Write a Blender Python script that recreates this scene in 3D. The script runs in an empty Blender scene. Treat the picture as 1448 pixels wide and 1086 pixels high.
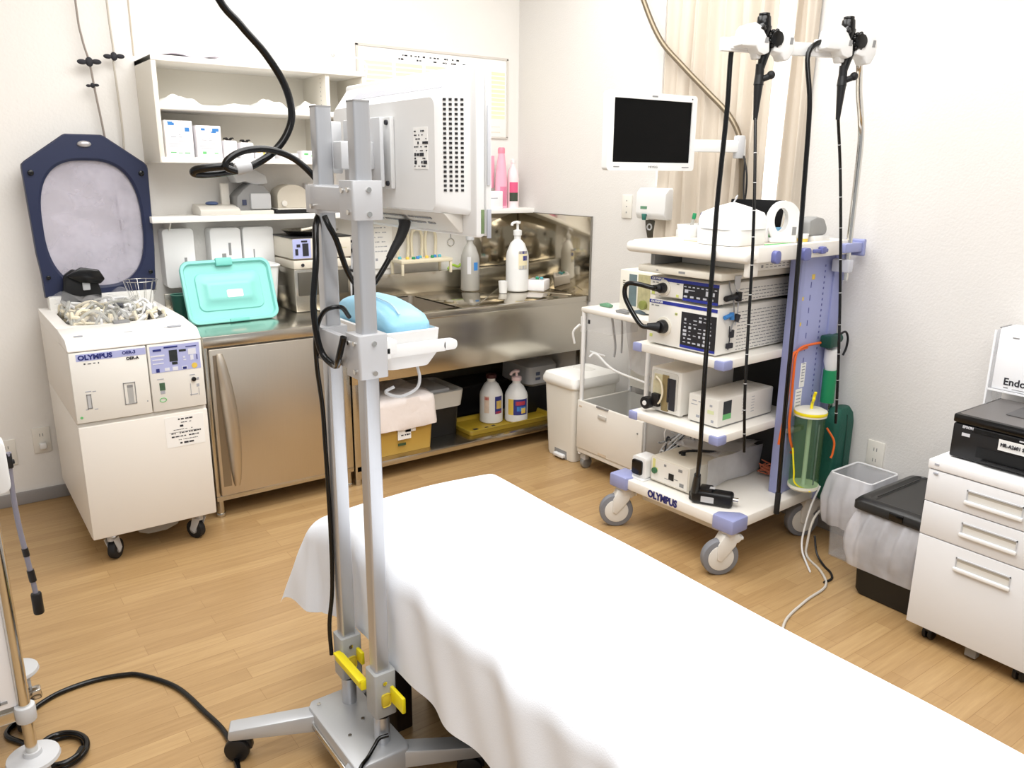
import bpy, bmesh, math, random
from mathutils import Vector, Matrix
random.seed(11)
D = bpy.data
SC = bpy.context.scene
COL = SC.collection
PI = math.pi
R = math.radians

# ------------------------------------------------------------------ materials
def lin(c):
    out = []
    for v in c:
        v /= 255.0
        out.append(v / 12.92 if v <= 0.04045 else ((v + 0.055) / 1.055) ** 2.4)
    return (out[0], out[1], out[2], 1.0)

MATS = {}
def mat(name, col, rough=0.5, metal=0.0, vary=0.0, vscale=4.0, bump=0.0, bscale=60.0, emit=0.0, trans=0.0,
        alpha=1.0, ior=1.45, spec=0.5, stretch=None, coat=0.0):
    """principled material with procedural colour variation and bump driven by object coordinates"""
    if name in MATS:
        return MATS[name]
    m = D.materials.new(name); m.use_nodes = True
    nt = m.node_tree; N = nt.nodes; L = nt.links
    b = N['Principled BSDF']
    c = lin(col)
    b.inputs['Base Color'].default_value = c
    b.inputs['Roughness'].default_value = rough
    b.inputs['Metallic'].default_value = metal
    b.inputs['IOR'].default_value = ior
    b.inputs['Specular IOR Level'].default_value = spec
    b.inputs['Transmission Weight'].default_value = trans
    b.inputs['Alpha'].default_value = alpha
    b.inputs['Coat Weight'].default_value = coat
    if emit:
        b.inputs['Emission Color'].default_value = c
        b.inputs['Emission Strength'].default_value = emit
    if vary or bump:
        tc = N.new('ShaderNodeTexCoord')
        mp = N.new('ShaderNodeMapping')
        if stretch: mp.inputs['Scale'].default_value = stretch
        L.new(tc.outputs['Object'], mp.inputs['Vector'])
    if vary:
        no = N.new('ShaderNodeTexNoise'); no.inputs['Scale'].default_value = vscale; no.inputs['Detail'].default_value = 4
        L.new(mp.outputs['Vector'], no.inputs['Vector'])
        mx = N.new('ShaderNodeMix'); mx.data_type = 'RGBA'
        mx.inputs[6].default_value = tuple(min(1, v * (1 + vary)) for v in c[:3]) + (1,)
        mx.inputs[7].default_value = tuple(v * (1 - vary) for v in c[:3]) + (1,)
        L.new(no.outputs['Fac'], mx.inputs[0])
        L.new(mx.outputs[2], b.inputs['Base Color'])
    if bump:
        nb = N.new('ShaderNodeTexNoise'); nb.inputs['Scale'].default_value = bscale; nb.inputs['Detail'].default_value = 3
        L.new(mp.outputs['Vector'], nb.inputs['Vector'])
        bp = N.new('ShaderNodeBump'); bp.inputs['Strength'].default_value = bump; bp.inputs['Distance'].default_value = 0.01
        L.new(nb.outputs['Fac'], bp.inputs['Height'])
        L.new(bp.outputs['Normal'], b.inputs['Normal'])
    MATS[name] = m
    return m

def glassy(name, col, alpha=0.25, rough=0.08, var=0.12, bump=0.0, bscale=20):
    """thin clear plastic or glass: tinted see-through mixed with a glossy skin"""
    if name in MATS: return MATS[name]
    m = D.materials.new(name); m.use_nodes = True
    nt = m.node_tree; N = nt.nodes; L = nt.links
    b = N['Principled BSDF']; out = N['Material Output']
    b.inputs['Base Color'].default_value = lin(col); b.inputs['Roughness'].default_value = rough
    no = N.new('ShaderNodeTexNoise'); no.inputs['Scale'].default_value = 9; no.inputs['Detail'].default_value = 3
    tc = N.new('ShaderNodeTexCoord'); L.new(tc.outputs['Object'], no.inputs['Vector'])
    mr = N.new('ShaderNodeMapRange'); mr.inputs[1].default_value = 0.35; mr.inputs[2].default_value = 0.7
    mr.inputs[3].default_value = alpha * (1 - var); mr.inputs[4].default_value = min(1, alpha * (1 + var))
    if bump:
        nb = N.new('ShaderNodeTexNoise'); nb.inputs['Scale'].default_value = bscale; nb.inputs['Detail'].default_value = 2
        L.new(tc.outputs['Object'], nb.inputs['Vector'])
        bp = N.new('ShaderNodeBump'); bp.inputs['Strength'].default_value = bump; bp.inputs['Distance'].default_value = 0.02
        L.new(nb.outputs['Fac'], bp.inputs['Height']); L.new(bp.outputs['Normal'], b.inputs['Normal'])
    L.new(no.outputs['Fac'], mr.inputs[0])
    tr = N.new('ShaderNodeBsdfTransparent'); tr.inputs['Color'].default_value = lin(tuple(min(255, 200 + 0.22 * c) for c in col))
    mix = N.new('ShaderNodeMixShader'); L.new(mr.outputs[0], mix.inputs[0])
    L.new(tr.outputs[0], mix.inputs[1]); L.new(b.outputs[0], mix.inputs[2]); L.new(mix.outputs[0], out.inputs['Surface'])
    MATS[name] = m
    return m

def floor_material():
    m = D.materials.new('oak_strip_floor'); m.use_nodes = True
    nt = m.node_tree; N = nt.nodes; L = nt.links; b = N['Principled BSDF']
    tc = N.new('ShaderNodeTexCoord')
    br = N.new('ShaderNodeTexBrick')
    br.inputs['Scale'].default_value = 1.0; br.inputs['Brick Width'].default_value = 0.62; br.inputs['Row Height'].default_value = 0.062
    br.inputs['Mortar Size'].default_value = 0.0009; br.inputs['Mortar Smooth'].default_value = 0.3; br.inputs['Bias'].default_value = 0.0
    br.offset = 0.37; br.offset_frequency = 2
    br.inputs['Color1'].default_value = lin((192, 160, 114)); br.inputs['Color2'].default_value = lin((177, 144, 100))
    br.inputs['Mortar'].default_value = lin((160, 126, 84))
    L.new(tc.outputs['Object'], br.inputs['Vector'])
    mp = N.new('ShaderNodeMapping'); mp.inputs['Scale'].default_value = (2.6, 46, 1)
    L.new(tc.outputs['Object'], mp.inputs['Vector'])
    gr = N.new('ShaderNodeTexNoise'); gr.inputs['Scale'].default_value = 1.6; gr.inputs['Detail'].default_value = 6; gr.inputs['Roughness'].default_value = 0.65
    L.new(mp.outputs['Vector'], gr.inputs['Vector'])
    rmp = N.new('ShaderNodeValToRGB'); rmp.color_ramp.elements[0].position = 0.3; rmp.color_ramp.elements[1].position = 0.75
    rmp.color_ramp.elements[0].color = (0.74, 0.69, 0.62, 1); rmp.color_ramp.elements[1].color = (1.03, 1.03, 1.03, 1)
    L.new(gr.outputs['Fac'], rmp.inputs[0])
    mx = N.new('ShaderNodeMix'); mx.data_type = 'RGBA'; mx.blend_type = 'MULTIPLY'; mx.inputs[0].default_value = 0.85
    L.new(br.outputs['Color'], mx.inputs[6]); L.new(rmp.outputs[0], mx.inputs[7])
    L.new(mx.outputs[2], b.inputs['Base Color'])
    b.inputs['Roughness'].default_value = 0.33; b.inputs['Specular IOR Level'].default_value = 0.45
    return m

def steel(name, col, rough, stretch):
    """brushed stainless steel: noise drawn out along the brushing modulates roughness and tone"""
    if name in MATS: return MATS[name]
    m = D.materials.new(name); m.use_nodes = True
    nt = m.node_tree; N = nt.nodes; L = nt.links; b = N['Principled BSDF']
    tc = N.new('ShaderNodeTexCoord'); mp = N.new('ShaderNodeMapping'); mp.inputs['Scale'].default_value = stretch
    L.new(tc.outputs['Object'], mp.inputs['Vector'])
    no = N.new('ShaderNodeTexNoise'); no.inputs['Scale'].default_value = 6; no.inputs['Detail'].default_value = 5
    L.new(mp.outputs['Vector'], no.inputs['Vector'])
    mr = N.new('ShaderNodeMapRange'); mr.inputs[3].default_value = rough * 0.9; mr.inputs[4].default_value = rough * 1.12
    L.new(no.outputs['Fac'], mr.inputs[0]); L.new(mr.outputs[0], b.inputs['Roughness'])
    c = lin(col)
    mx = N.new('ShaderNodeMix'); mx.data_type = 'RGBA'
    mx.inputs[6].default_value = tuple(v * 0.965 for v in c[:3]) + (1,); mx.inputs[7].default_value = tuple(min(1, v * 1.03) for v in c[:3]) + (1,)
    L.new(no.outputs['Fac'], mx.inputs[0]); L.new(mx.outputs[2], b.inputs['Base Color'])
    b.inputs['Metallic'].default_value = 1.0
    MATS[name] = m
    return m

WALL = mat('painted_wall', (238, 235, 230), 0.9, bump=0.12, bscale=90, vary=0.015, vscale=2)
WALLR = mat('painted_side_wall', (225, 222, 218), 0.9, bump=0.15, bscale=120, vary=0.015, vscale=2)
CEIL = mat('ceiling_white', (246, 244, 240), 0.95, bump=0.1, bscale=120)
GREYBASE = mat('vinyl_baseboard', (152, 148, 146), 0.6, vary=0.04)
CREAMLAM = mat('cream_laminate', (238, 233, 221), 0.55, vary=0.02, vscale=3)
WHITELAM = mat('white_laminate', (250, 248, 243), 0.45, vary=0.01)
IVORY = mat('ivory_enamel', (236, 231, 223), 0.42, vary=0.02, vscale=3)
WHITEPL = mat('white_plastic', (236, 236, 235), 0.4, vary=0.01, vscale=6)
OFFWHITE = mat('offwhite_plastic', (233, 229, 220), 0.45, vary=0.02, vscale=6)
BEIGE = mat('beige_plastic', (219, 211, 196), 0.5, vary=0.04, vscale=6)
GREYPL = mat('light_grey_plastic', (196, 197, 199), 0.45, vary=0.03, vscale=8)
MIDGREY = mat('mid_grey_plastic', (142, 142, 142), 0.5, vary=0.04)
SILVER = mat('silver_paint', (192, 194, 197), 0.38, metal=0.35, vary=0.02, vscale=10)
ALU = mat('brushed_aluminium', (200, 202, 206), 0.34, metal=0.75, vary=0.03, vscale=14, stretch=(30, 30, 1))
CHROME = mat('chrome', (215, 213, 208), 0.14, metal=1.0, vary=0.02)
PIPE = mat('dull_steel_pipe', (122, 110, 92), 0.3, metal=0.7, vary=0.05)
BLACK = mat('black_plastic', (20, 20, 22), 0.42, vary=0.1)
GLOSSBLK = mat('gloss_black', (10, 10, 11), 0.2, vary=0.1)
SCREEN = mat('dark_screen', (3, 3, 4), 0.5, spec=0.12, vary=0.1)
RUBBER = mat('black_rubber', (26, 26, 28), 0.6, bump=0.05, bscale=200)
NAVY = mat('navy_plastic', (36, 43, 72), 0.3, vary=0.06)
TEAL = mat('teal_plastic', (140, 214, 206), 0.35, vary=0.02)
PERI = mat('periwinkle_plastic', (152, 158, 202), 0.42, vary=0.03)
PERIW = mat('periwinkle_panel', (164, 170, 214), 0.4, vary=0.03)
BANDBL = mat('lavender_band', (178, 184, 228), 0.5, vary=0.03)
BLUEBAND = mat('royal_blue_band', (40, 52, 150), 0.4, vary=0.05)
INK = mat('dark_ink', (42, 42, 48), 0.7, vary=0.1)
INKBLUE = mat('navy_ink', (38, 48, 120), 0.6, vary=0.05)
PAPER = mat('white_paper', (250, 249, 246), 0.85, vary=0.01)
LINEN = mat('white_linen', (242, 246, 253), 0.9, bump=0.08, bscale=320, vary=0.008, vscale=3)
BAGWHITE = mat('white_bag_film', (245, 236, 232), 0.5, bump=0.35, bscale=22, vary=0.02)
YELLOW = mat('yellow_plastic', (244, 226, 30), 0.4, vary=0.03)
MUSTARD = mat('mustard_plastic', (196, 158, 74), 0.45, vary=0.04)
OLIVE = mat('olive_yellow_tray', (176, 146, 40), 0.4, vary=0.08, vscale=10)
SKYBLUE = mat('pale_blue_film', (158, 216, 244), 0.35, bump=0.25, bscale=25, vary=0.05, vscale=12)
GREENBAG = mat('dark_green_fabric', (24, 84, 70), 0.6, bump=0.2, bscale=120, vary=0.08)
GREEN = mat('green_plastic', (30, 140, 90), 0.4, vary=0.05)
ORANGE = mat('orange_tube', (232, 106, 40), 0.4, vary=0.05)
AMBER = mat('amber_plastic', (214, 160, 84), 0.4, vary=0.08)
PINK = mat('pink_plastic', (246, 176, 196), 0.35, vary=0.03)
ROSE = mat('rose_label', (226, 96, 136), 0.5, vary=0.05)
CURTAIN = mat('cream_curtain_cloth', (208, 197, 182), 0.9, vary=0.008, vscale=5, bump=0.1, bscale=200)
SAGE = mat('sage_plastic', (104, 150, 120), 0.5, vary=0.05)
LBL_BLUE = mat('blue_print', (60, 130, 200), 0.5, vary=0.06)
LBL_NAVY = mat('navy_label', (50, 56, 130), 0.5, vary=0.1, vscale=30)
LBL_GREEN = mat('green_print', (110, 190, 120), 0.5, vary=0.06)
LBL_YEL = mat('yellow_print', (232, 200, 90), 0.5, vary=0.1, vscale=30)
LBL_RED = mat('red_print', (190, 60, 60), 0.5, vary=0.1)
SOFTGREY = mat('soft_grey_print', (170, 172, 180), 0.6, vary=0.05)
WOODSHADOW = mat('dark_frame', (34, 28, 26), 0.5, vary=0.1)
STEEL_H = steel('stainless_brushed_level', (200, 195, 184), 0.22, (1, 14, 14))
STEEL_V = steel('stainless_brushed_upright', (206, 198, 186), 0.36, (60, 60, 0.4))
STEEL_MIR = steel('stainless_polished', (196, 188, 172), 0.1, (1, 8, 8))
CLEAR = glassy('clear_plastic', (240, 241, 243), 0.2)
CLEARBAG = glassy('clear_bag_film', (236, 236, 242), 0.5, 0.22, .12, .5, 9)
LIDGLASS = glassy('lid_window', (222, 218, 230), 0.34, 0.1, .3, .6, 6)
WATER = glassy('clear_jar', (150, 190, 140), 0.08)
TUBECLEAR = glassy('clear_tube', (205, 205, 198), 0.5)
PANE = glassy('window_glass', (240, 244, 248), 0.08, 0.02)

# ------------------------------------------------------------------ mesh building
class MB:
    def __init__(self):
        self.bm = bmesh.new()
    def _merge(self, t, M=None):
        if M is not None: bmesh.ops.transform(t, matrix=M, verts=t.verts)
        me = D.meshes.new('tmp'); t.to_mesh(me); t.free(); self.bm.from_mesh(me); D.meshes.remove(me)
        return self
    def box(self, x0, x1, y0, y1, z0, z1, bev=0.0, seg=2, M=None):
        t = bmesh.new(); bmesh.ops.create_cube(t, size=1)
        for v in t.verts:
            v.co = Vector((x0 + (v.co.x + .5) * (x1 - x0), y0 + (v.co.y + .5) * (y1 - y0), z0 + (v.co.z + .5) * (z1 - z0)))
        if bev > 0:
            bmesh.ops.bevel(t, geom=list(t.edges), offset=bev, segments=seg, affect='EDGES', profile=0.5)
        return self._merge(t, M)
    def cyl(self, p0, p1, r0, r1=None, n=20, bev=0.0, M=None):
        r1 = r0 if r1 is None else r1
        p0 = Vector(p0); p1 = Vector(p1); d = p1 - p0
        t = bmesh.new()
        bmesh.ops.create_cone(t, cap_ends=True, segments=n, radius1=r0, radius2=r1, depth=d.length)
        if bev > 0:
            es = [e for e in t.edges if len(e.link_faces) == 2 and any(len(f.verts) > 4 for f in e.link_faces)]
            bmesh.ops.bevel(t, geom=es, offset=bev, segments=2, affect='EDGES', profile=0.5)
        Q = Matrix.Translation((p0 + p1) / 2) @ d.to_track_quat('Z', 'Y').to_matrix().to_4x4()
        bmesh.ops.transform(t, matrix=Q, verts=t.verts)
        return self._merge(t, M)
    def lathe(self, cx, cy, prof, n=28, M=None, sx=1.0, sy=1.0):
        t = bmesh.new(); rings = []
        for r, z in prof:
            if r <= 1e-6: rings.append([t.verts.new((cx, cy, z))])
            else: rings.append([t.verts.new((cx + sx * r * math.cos(2 * PI * k / n), cy + sy * r * math.sin(2 * PI * k / n), z)) for k in range(n)])
        for a, b in zip(rings, rings[1:]):
            for k in range(n):
                k2 = (k + 1) % n
                if len(a) == 1 and len(b) == 1: continue
                if len(a) == 1: t.faces.new((a[0], b[k2], b[k]))
                elif len(b) == 1: t.faces.new((a[k], a[k2], b[0]))
                else: t.faces.new((a[k], a[k2], b[k2], b[k]))
        bmesh.ops.recalc_face_normals(t, faces=t.faces)
        return self._merge(t, M)
    def tube(self, pts, r, n=10, sub=6, closed=False, M=None, cap=True, rs=None):
        P = spline(pts, sub, closed)
        m = len(P); t = bmesh.new(); rings = []; up = None
        for i in range(m):
            a = P[(i - 1) % m] if (closed or i > 0) else P[0]
            b = P[(i + 1) % m] if (closed or i < m - 1) else P[-1]
            d = (b - a)
            if d.length < 1e-9: d = Vector((0, 0, 1))
            d.normalize()
            if up is None:
                up = Vector((0, 0, 1)) if abs(d.z) < 0.9 else Vector((1, 0, 0))
            up = (up - d * up.dot(d))
            if up.length < 1e-6: up = d.orthogonal()
            up.normalize(); s = d.cross(up)
            rr = r if rs is None else rs[0] + (rs[1] - rs[0]) * i / max(1, m - 1)
            rings.append([t.verts.new(P[i] + (up * math.cos(2 * PI * k / n) + s * math.sin(2 * PI * k / n)) * rr) for k in range(n)])
        rng = range(m) if closed else range(m - 1)
        for i in rng:
            A = rings[i]; B = rings[(i + 1) % m]
            for k in range(n): t.faces.new((A[k], A[(k + 1) % n], B[(k + 1) % n], B[k]))
        if cap and not closed:
            t.faces.new(rings[0]); t.faces.new(rings[-1])
        bmesh.ops.recalc_face_normals(t, faces=t.faces)
        return self._merge(t, M)
    def prism(self, poly, axis, a0, a1, bev=0.0, seg=2, M=None):
        """polygon extruded along an axis: axis x -> poly (y,z); y -> (x,z); z -> (x,y)"""
        t = bmesh.new()
        def pt(p, a):
            return {'x': (a, p[0], p[1]), 'y': (p[0], a, p[1]), 'z': (p[0], p[1], a)}[axis]
        A = [t.verts.new(pt(p, a0)) for p in poly]; B = [t.verts.new(pt(p, a1)) for p in poly]
        n = len(poly)
        t.faces.new(A); t.faces.new(B[::-1])
        for k in range(n): t.faces.new((A[k], B[k], B[(k + 1) % n], A[(k + 1) % n]))
        bmesh.ops.recalc_face_normals(t, faces=t.faces)
        if bev > 0:
            bmesh.ops.bevel(t, geom=list(t.edges), offset=bev, segments=seg, affect='EDGES', profile=0.5, clamp_overlap=True)
        return self._merge(t, M)
    def loft(self, loops, cap0=True, cap1=True, M=None):
        t = bmesh.new(); rings = [[t.verts.new(p) for p in lp] for lp in loops]
        n = len(loops[0])
        for A, B in zip(rings, rings[1:]):
            for k in range(n): t.faces.new((A[k], A[(k + 1) % n], B[(k + 1) % n], B[k]))
        if cap0: t.faces.new(rings[0])
        if cap1: t.faces.new(rings[-1][::-1])
        bmesh.ops.recalc_face_normals(t, faces=t.faces)
        return self._merge(t, M)
    def grid(self, fn, nu, nv, M=None, thick=0.0):
        t = bmesh.new()
        V = [[t.verts.new(fn(i / nu, j / nv)) for j in range(nv + 1)] for i in range(nu + 1)]
        for i in range(nu):
            for j in range(nv): t.faces.new((V[i][j], V[i + 1][j], V[i + 1][j + 1], V[i][j + 1]))
        bmesh.ops.recalc_face_normals(t, faces=t.faces)
        if thick:
            bmesh.ops.solidify(t, geom=list(t.faces), thickness=thick)
        return self._merge(t, M)
    def ball(self, c, r, M=None, n=16):
        t = bmesh.new(); bmesh.ops.create_uvsphere(t, u_segments=n, v_segments=max(6, n // 2), radius=1)
        r = (r, r, r) if isinstance(r, (int, float)) else r
        for v in t.verts: v.co = Vector((c[0] + v.co.x * r[0], c[1] + v.co.y * r[1], c[2] + v.co.z * r[2]))
        return self._merge(t, M)
    def torus(self, c, R0, r, axis='z', n=28, m=10, M=None):
        pts = []
        for k in range(n):
            a = 2 * PI * k / n; u, w = R0 * math.cos(a), R0 * math.sin(a)
            pts.append({'z': (c[0] + u, c[1] + w, c[2]), 'x': (c[0], c[1] + u, c[2] + w), 'y': (c[0] + u, c[1], c[2] + w)}[axis])
        return self.tube(pts, r, n=m, sub=1, closed=True, M=M)

def spline(pts, sub=6, closed=False):
    P = [Vector(p) for p in pts]
    if sub <= 1 or len(P) < 3: return P
    out = []; n = len(P)
    for i in range(n if closed else n - 1):
        p0 = P[(i - 1) % n] if (closed or i > 0) else P[0] * 2 - P[1]
        p1 = P[i]; p2 = P[(i + 1) % n]
        p3 = P[(i + 2) % n] if (closed or i < n - 2) else P[-1] * 2 - P[-2]
        for k in range(sub):
            s = k / sub
            out.append(0.5 * ((2 * p1) + (p2 - p0) * s + (2 * p0 - 5 * p1 + 4 * p2 - p3) * s * s + (3 * p1 - p0 - 3 * p2 + p3) * s ** 3))
    if not closed: out.append(P[-1])
    return out

def resample(P, n):
    """even points along a closed outline"""
    P = [Vector((p[0], p[1])) for p in P]; L_ = [0]
    for a, b in zip(P, P[1:] + P[:1]): L_.append(L_[-1] + (b - a).length)
    out = []; i = 0
    for k in range(n):
        s = L_[-1] * k / n
        while L_[i + 1] < s: i += 1
        t = (s - L_[i]) / max(1e-9, L_[i + 1] - L_[i]); q = P[i].lerp(P[(i + 1) % len(P)], t); out.append((q.x, q.y))
    return out

def rrect(x0, x1, y0, y1, r, n=5):
    """rounded rectangle outline, counter-clockwise"""
    out = []
    for cx, cy, a in ((x1 - r, y0 + r, -90), (x1 - r, y1 - r, 0), (x0 + r, y1 - r, 90), (x0 + r, y0 + r, 180)):
        for k in range(n + 1):
            t = R(a + 90 * k / n); out.append((cx + r * math.cos(t), cy + r * math.sin(t)))
    return out

BASE = {}
def thing(name, label, cat, base=(0, 0, 0), group=None, frame=None):
    o = D.objects.new(name, None); COL.objects.link(o); o.empty_display_size = 0.05
    o.matrix_world = (frame or Matrix.Identity(4)) @ Matrix.Translation(base)
    o['label'] = label; o['category'] = cat; o['kind'] = 'thing'
    if group: o['group'] = group
    BASE[o] = Vector(base)
    return o

def apart(bm):
    """far-apart pieces of a mesh, as lists of vertex indices"""
    bm.verts.ensure_lookup_table(); seen = [False] * len(bm.verts); isl = []
    for v in bm.verts:
        if seen[v.index]: continue
        st = [v]; seen[v.index] = True; g = []
        while st:
            w = st.pop(); g.append(w)
            for e in w.link_edges:
                o = e.other_vert(w)
                if not seen[o.index]: seen[o.index] = True; st.append(o)
        isl.append(g)
    if len(isl) < 2 or len(isl) > 400: return [[v for g in isl for v in g]]
    bx = []
    for g in isl:
        lo = Vector([min(v.co[i] for v in g) for i in range(3)]); hi = Vector([max(v.co[i] for v in g) for i in range(3)])
        bx.append((lo, hi, max(hi - lo)))
    par = list(range(len(isl)))
    def find(i):
        while par[i] != i: i = par[i]
        return i
    for i in range(len(isl)):
        for j in range(i):
            gap = math.sqrt(sum(max(0, bx[i][0][k] - bx[j][1][k], bx[j][0][k] - bx[i][1][k]) ** 2 for k in range(3)))
            if gap <= max(.019, .49 * max(bx[i][2], bx[j][2])): par[find(i)] = find(j)
    out = {}
    for i, g in enumerate(isl): out.setdefault(find(i), []).extend(g)
    return sorted(out.values(), key=len, reverse=True)

def obj(name, mb, m, parent=None, label=None, smooth=40, kind=None):
    bm = mb.bm
    if parent is not None:
        bm.verts.index_update(); pcs = apart(bm)
        if len(pcs) > 1:
            first = None
            for g in pcs:
                ids = {v.index for v in g}
                c = bm.copy(); c.verts.ensure_lookup_table()
                bmesh.ops.delete(c, geom=[v for v in c.verts if v.index not in ids], context='VERTS')
                sub = MB(); sub.bm.free(); sub.bm = c
                o = one_obj(name, sub, m, parent, label, smooth, kind); first = first or o
            bm.free()
            return first
    return one_obj(name, mb, m, parent, label, smooth, kind)

def one_obj(name, mb, m, parent=None, label=None, smooth=40, kind=None):
    bm = mb.bm
    if parent is not None:
        off = BASE[parent]
        bmesh.ops.translate(bm, vec=-off, verts=bm.verts)
    me = D.meshes.new(name); bm.to_mesh(me); bm.free()
    for p in me.polygons: p.use_smooth = True
    me.set_sharp_from_angle(angle=R(smooth))
    me.materials.append(m)
    o = D.objects.new(name, me); COL.objects.link(o)
    if parent is not None:
        o.parent = parent; BASE[o] = BASE[parent]
    if label: o['label'] = label
    if kind: o['kind'] = kind
    return o

def single(name, mb, m, label, cat, base=None, group=None, frame=None, smooth=40, kind=None):
    """a thing that is one mesh; its origin sits at base"""
    bm = mb.bm
    b = Vector(base) if base is not None else Vector((0, 0, 0))
    bmesh.ops.translate(bm, vec=-b, verts=bm.verts)
    me = D.meshes.new(name); bm.to_mesh(me); bm.free()
    for p in me.polygons: p.use_smooth = True
    me.set_sharp_from_angle(angle=R(smooth))
    me.materials.append(m)
    o = D.objects.new(name, me); COL.objects.link(o)
    o.matrix_world = (frame or Matrix.Identity(4)) @ Matrix.Translation(b)
    o['label'] = label; o['category'] = cat
    if group: o['group'] = group
    o['kind'] = kind or 'thing'
    BASE[o] = b
    return o

def struct(name, mb, m, parent=None, smooth=40):
    o = obj(name, mb, m, parent, smooth=smooth)
    if parent is None: o['kind'] = 'structure'; BASE[o] = Vector((0, 0, 0))
    return o

class Plane:
    """a flat patch to lay print, keys and slots on: origin, right and up directions"""
    def __init__(self, o, r, u):
        self.o = Vector(o); self.r = Vector(r).normalized(); self.u = Vector(u).normalized(); self.n = self.r.cross(self.u).normalized()
        self.u = self.n.cross(self.r)
    def M(self):
        m = Matrix.Identity(4)
        for i in range(3):
            m[i][0], m[i][1], m[i][2], m[i][3] = self.r[i], self.u[i], self.n[i], self.o[i]
        return m

def marks(pl, rects, t=0.0008, bev=0):
    """thin raised rectangles (centre a, centre b, width, height) on a plane"""
    mb = MB(); M = pl.M()
    for a, b, w, h in rects:
        mb.box(a - w / 2, a + w / 2, b - h / 2, b + h / 2, -0.0004, t, bev, M=M)
    return mb

def text_mb(s, size, pl, a, b, align='LEFT', bold=0.0, ext=0.0006, shear=0.0, width=None):
    cu = D.curves.new('txt', 'FONT'); cu.body = s; cu.size = size; cu.align_x = align; cu.align_y = 'CENTER'
    cu.extrude = ext; cu.offset = bold; cu.shear = shear; cu.resolution_u = 3
    o = D.objects.new('txt', cu); COL.objects.link(o)
    bpy.context.view_layer.update()
    me = D.meshes.new_from_object(o.evaluated_get(bpy.context.evaluated_depsgraph_get()))
    D.objects.remove(o); D.curves.remove(cu)
    mb = MB(); mb.bm.from_mesh(me); D.meshes.remove(me)
    if width:
        xs = [v.co.x for v in mb.bm.verts]; w = max(xs) - min(xs); k = width / w
        for v in mb.bm.verts: v.co.x *= k
    bmesh.ops.transform(mb.bm, matrix=pl.M() @ Matrix.Translation((a, b, ext * 0.6)), verts=mb.bm.verts)
    return mb

def script_lines(x0, x1, y, h, seed, fill=0.75):
    """little broken dashes that read as a line of small print"""
    rnd = random.Random(seed); out = []; x = x0
    while x < x1:
        w = rnd.uniform(0.6, 2.2) * h
        if rnd.random() < fill: out.append((min(x + w / 2, x1), y, w, h * rnd.uniform(0.6, 1)))
        x += w + h * rnd.uniform(0.25, 0.8)
    return out
LE = (52, 55, 50, .5, .07)
# ------------------------------------------------------------------ room
WX, WY, CZ = 3.01, 4.07, 2.9
struct('floor', MB().box(-2.6, WX + .1, -2.2, WY + .1, -0.05, 0), floor_material())
struct('ceiling', MB().box(-2.6, WX + .1, -2.2, WY + .1, CZ, CZ + .08), CEIL)
struct('wall_back', MB().box(-2.6, WX + .1, WY, WY + .1, 0, CZ), WALL)
wr = MB()
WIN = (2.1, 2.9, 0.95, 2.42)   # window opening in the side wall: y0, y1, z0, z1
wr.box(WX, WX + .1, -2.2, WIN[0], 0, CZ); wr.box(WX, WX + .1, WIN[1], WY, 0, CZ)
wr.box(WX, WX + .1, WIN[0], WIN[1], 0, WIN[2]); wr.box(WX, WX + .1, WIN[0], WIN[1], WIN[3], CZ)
struct('wall_right', wr, WALLR)
struct('baseboard_back', MB().box(-2.6, .88, WY - .012, WY, 0, .06, .003), GREYBASE)
struct('baseboard_right', MB().box(WX - .012, WX, -2.2, 3.36, 0, .06, .003), GREYBASE)
w = MB()
w.box(WX + .02, WX + .07, WIN[0], WIN[0] + .045, WIN[2], WIN[3], .004); w.box(WX + .02, WX + .07, WIN[1] - .045, WIN[1], WIN[2], WIN[3], .004)
w.box(WX + .02, WX + .07, WIN[0], WIN[1], WIN[2], WIN[2] + .045, .004); w.box(WX + .02, WX + .07, WIN[0], WIN[1], WIN[3] - .045, WIN[3], .004)
win = struct('window_1', w, WHITEPL)
struct('window_pane', MB().box(WX + .042, WX + .048, WIN[0] + .04, WIN[1] - .04, WIN[2] + .04, WIN[3] - .04), PANE, win)
struct('window_blind', MB().box(WX + .03, WX + .034, WIN[0] + .045, WIN[1] - .045, WIN[2] + .045, WIN[3] - .045), mat('glowing_blind', (250, 250, 250), .8, emit=.9), win)  # blind glows by itself, standing in for daylight in the gap
struct('trim_1', MB().box(.876, .882, WY - .003, WY, 1.98, CZ), mat('seam_tan', (196, 184, 166), .8))  # thin light brown line along the wall seam

# curtains over the window
def curtain(name, label, y0, y1, z0, z1, folds, amp, phase):
    def fn(u, v):
        y = y0 + (y1 - y0) * u; z = z0 + (z1 - z0) * v
        s = math.sin(u * folds * 2 * PI + phase) + .35 * math.sin(u * folds * 4.6 * PI + 1.3 + v)
        return Vector((2.98 + amp * s * (1.1 - .35 * v), y + .01 * math.sin(v * 4 + u * 9), z))
    mb = MB().grid(fn, 90, 14, thick=.002)
    return single(name, mb, CURTAIN, label, 'curtain', (2.96, (y0 + y1) / 2, z0), 'curtains at the window')
curtain('window_curtain', 'wide cream pleated curtain drawn across the window behind the endoscopy cart', 2.245, 2.87, .92, 2.46, 7, .021, .4)
curtain('window_curtain', 'narrow cream curtain strip beside the bright window gap behind the scope hanger', 2.055, 2.165, .92, 2.46, 2, .019, 1.5)
rod = MB().cyl((2.985, 2.0, 2.475), (2.985, 2.92, 2.475), .009, n=12)
rod.box(2.95, WX, 2.03, 2.04, 2.465, 2.485); rod.box(2.95, WX, 2.88, 2.89, 2.465, 2.485)
single('curtain_rail', rod, WHITEPL, 'slim white rail carrying the cream curtains', 'curtain rail', (2.985, 2.46, 2.475))

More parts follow.
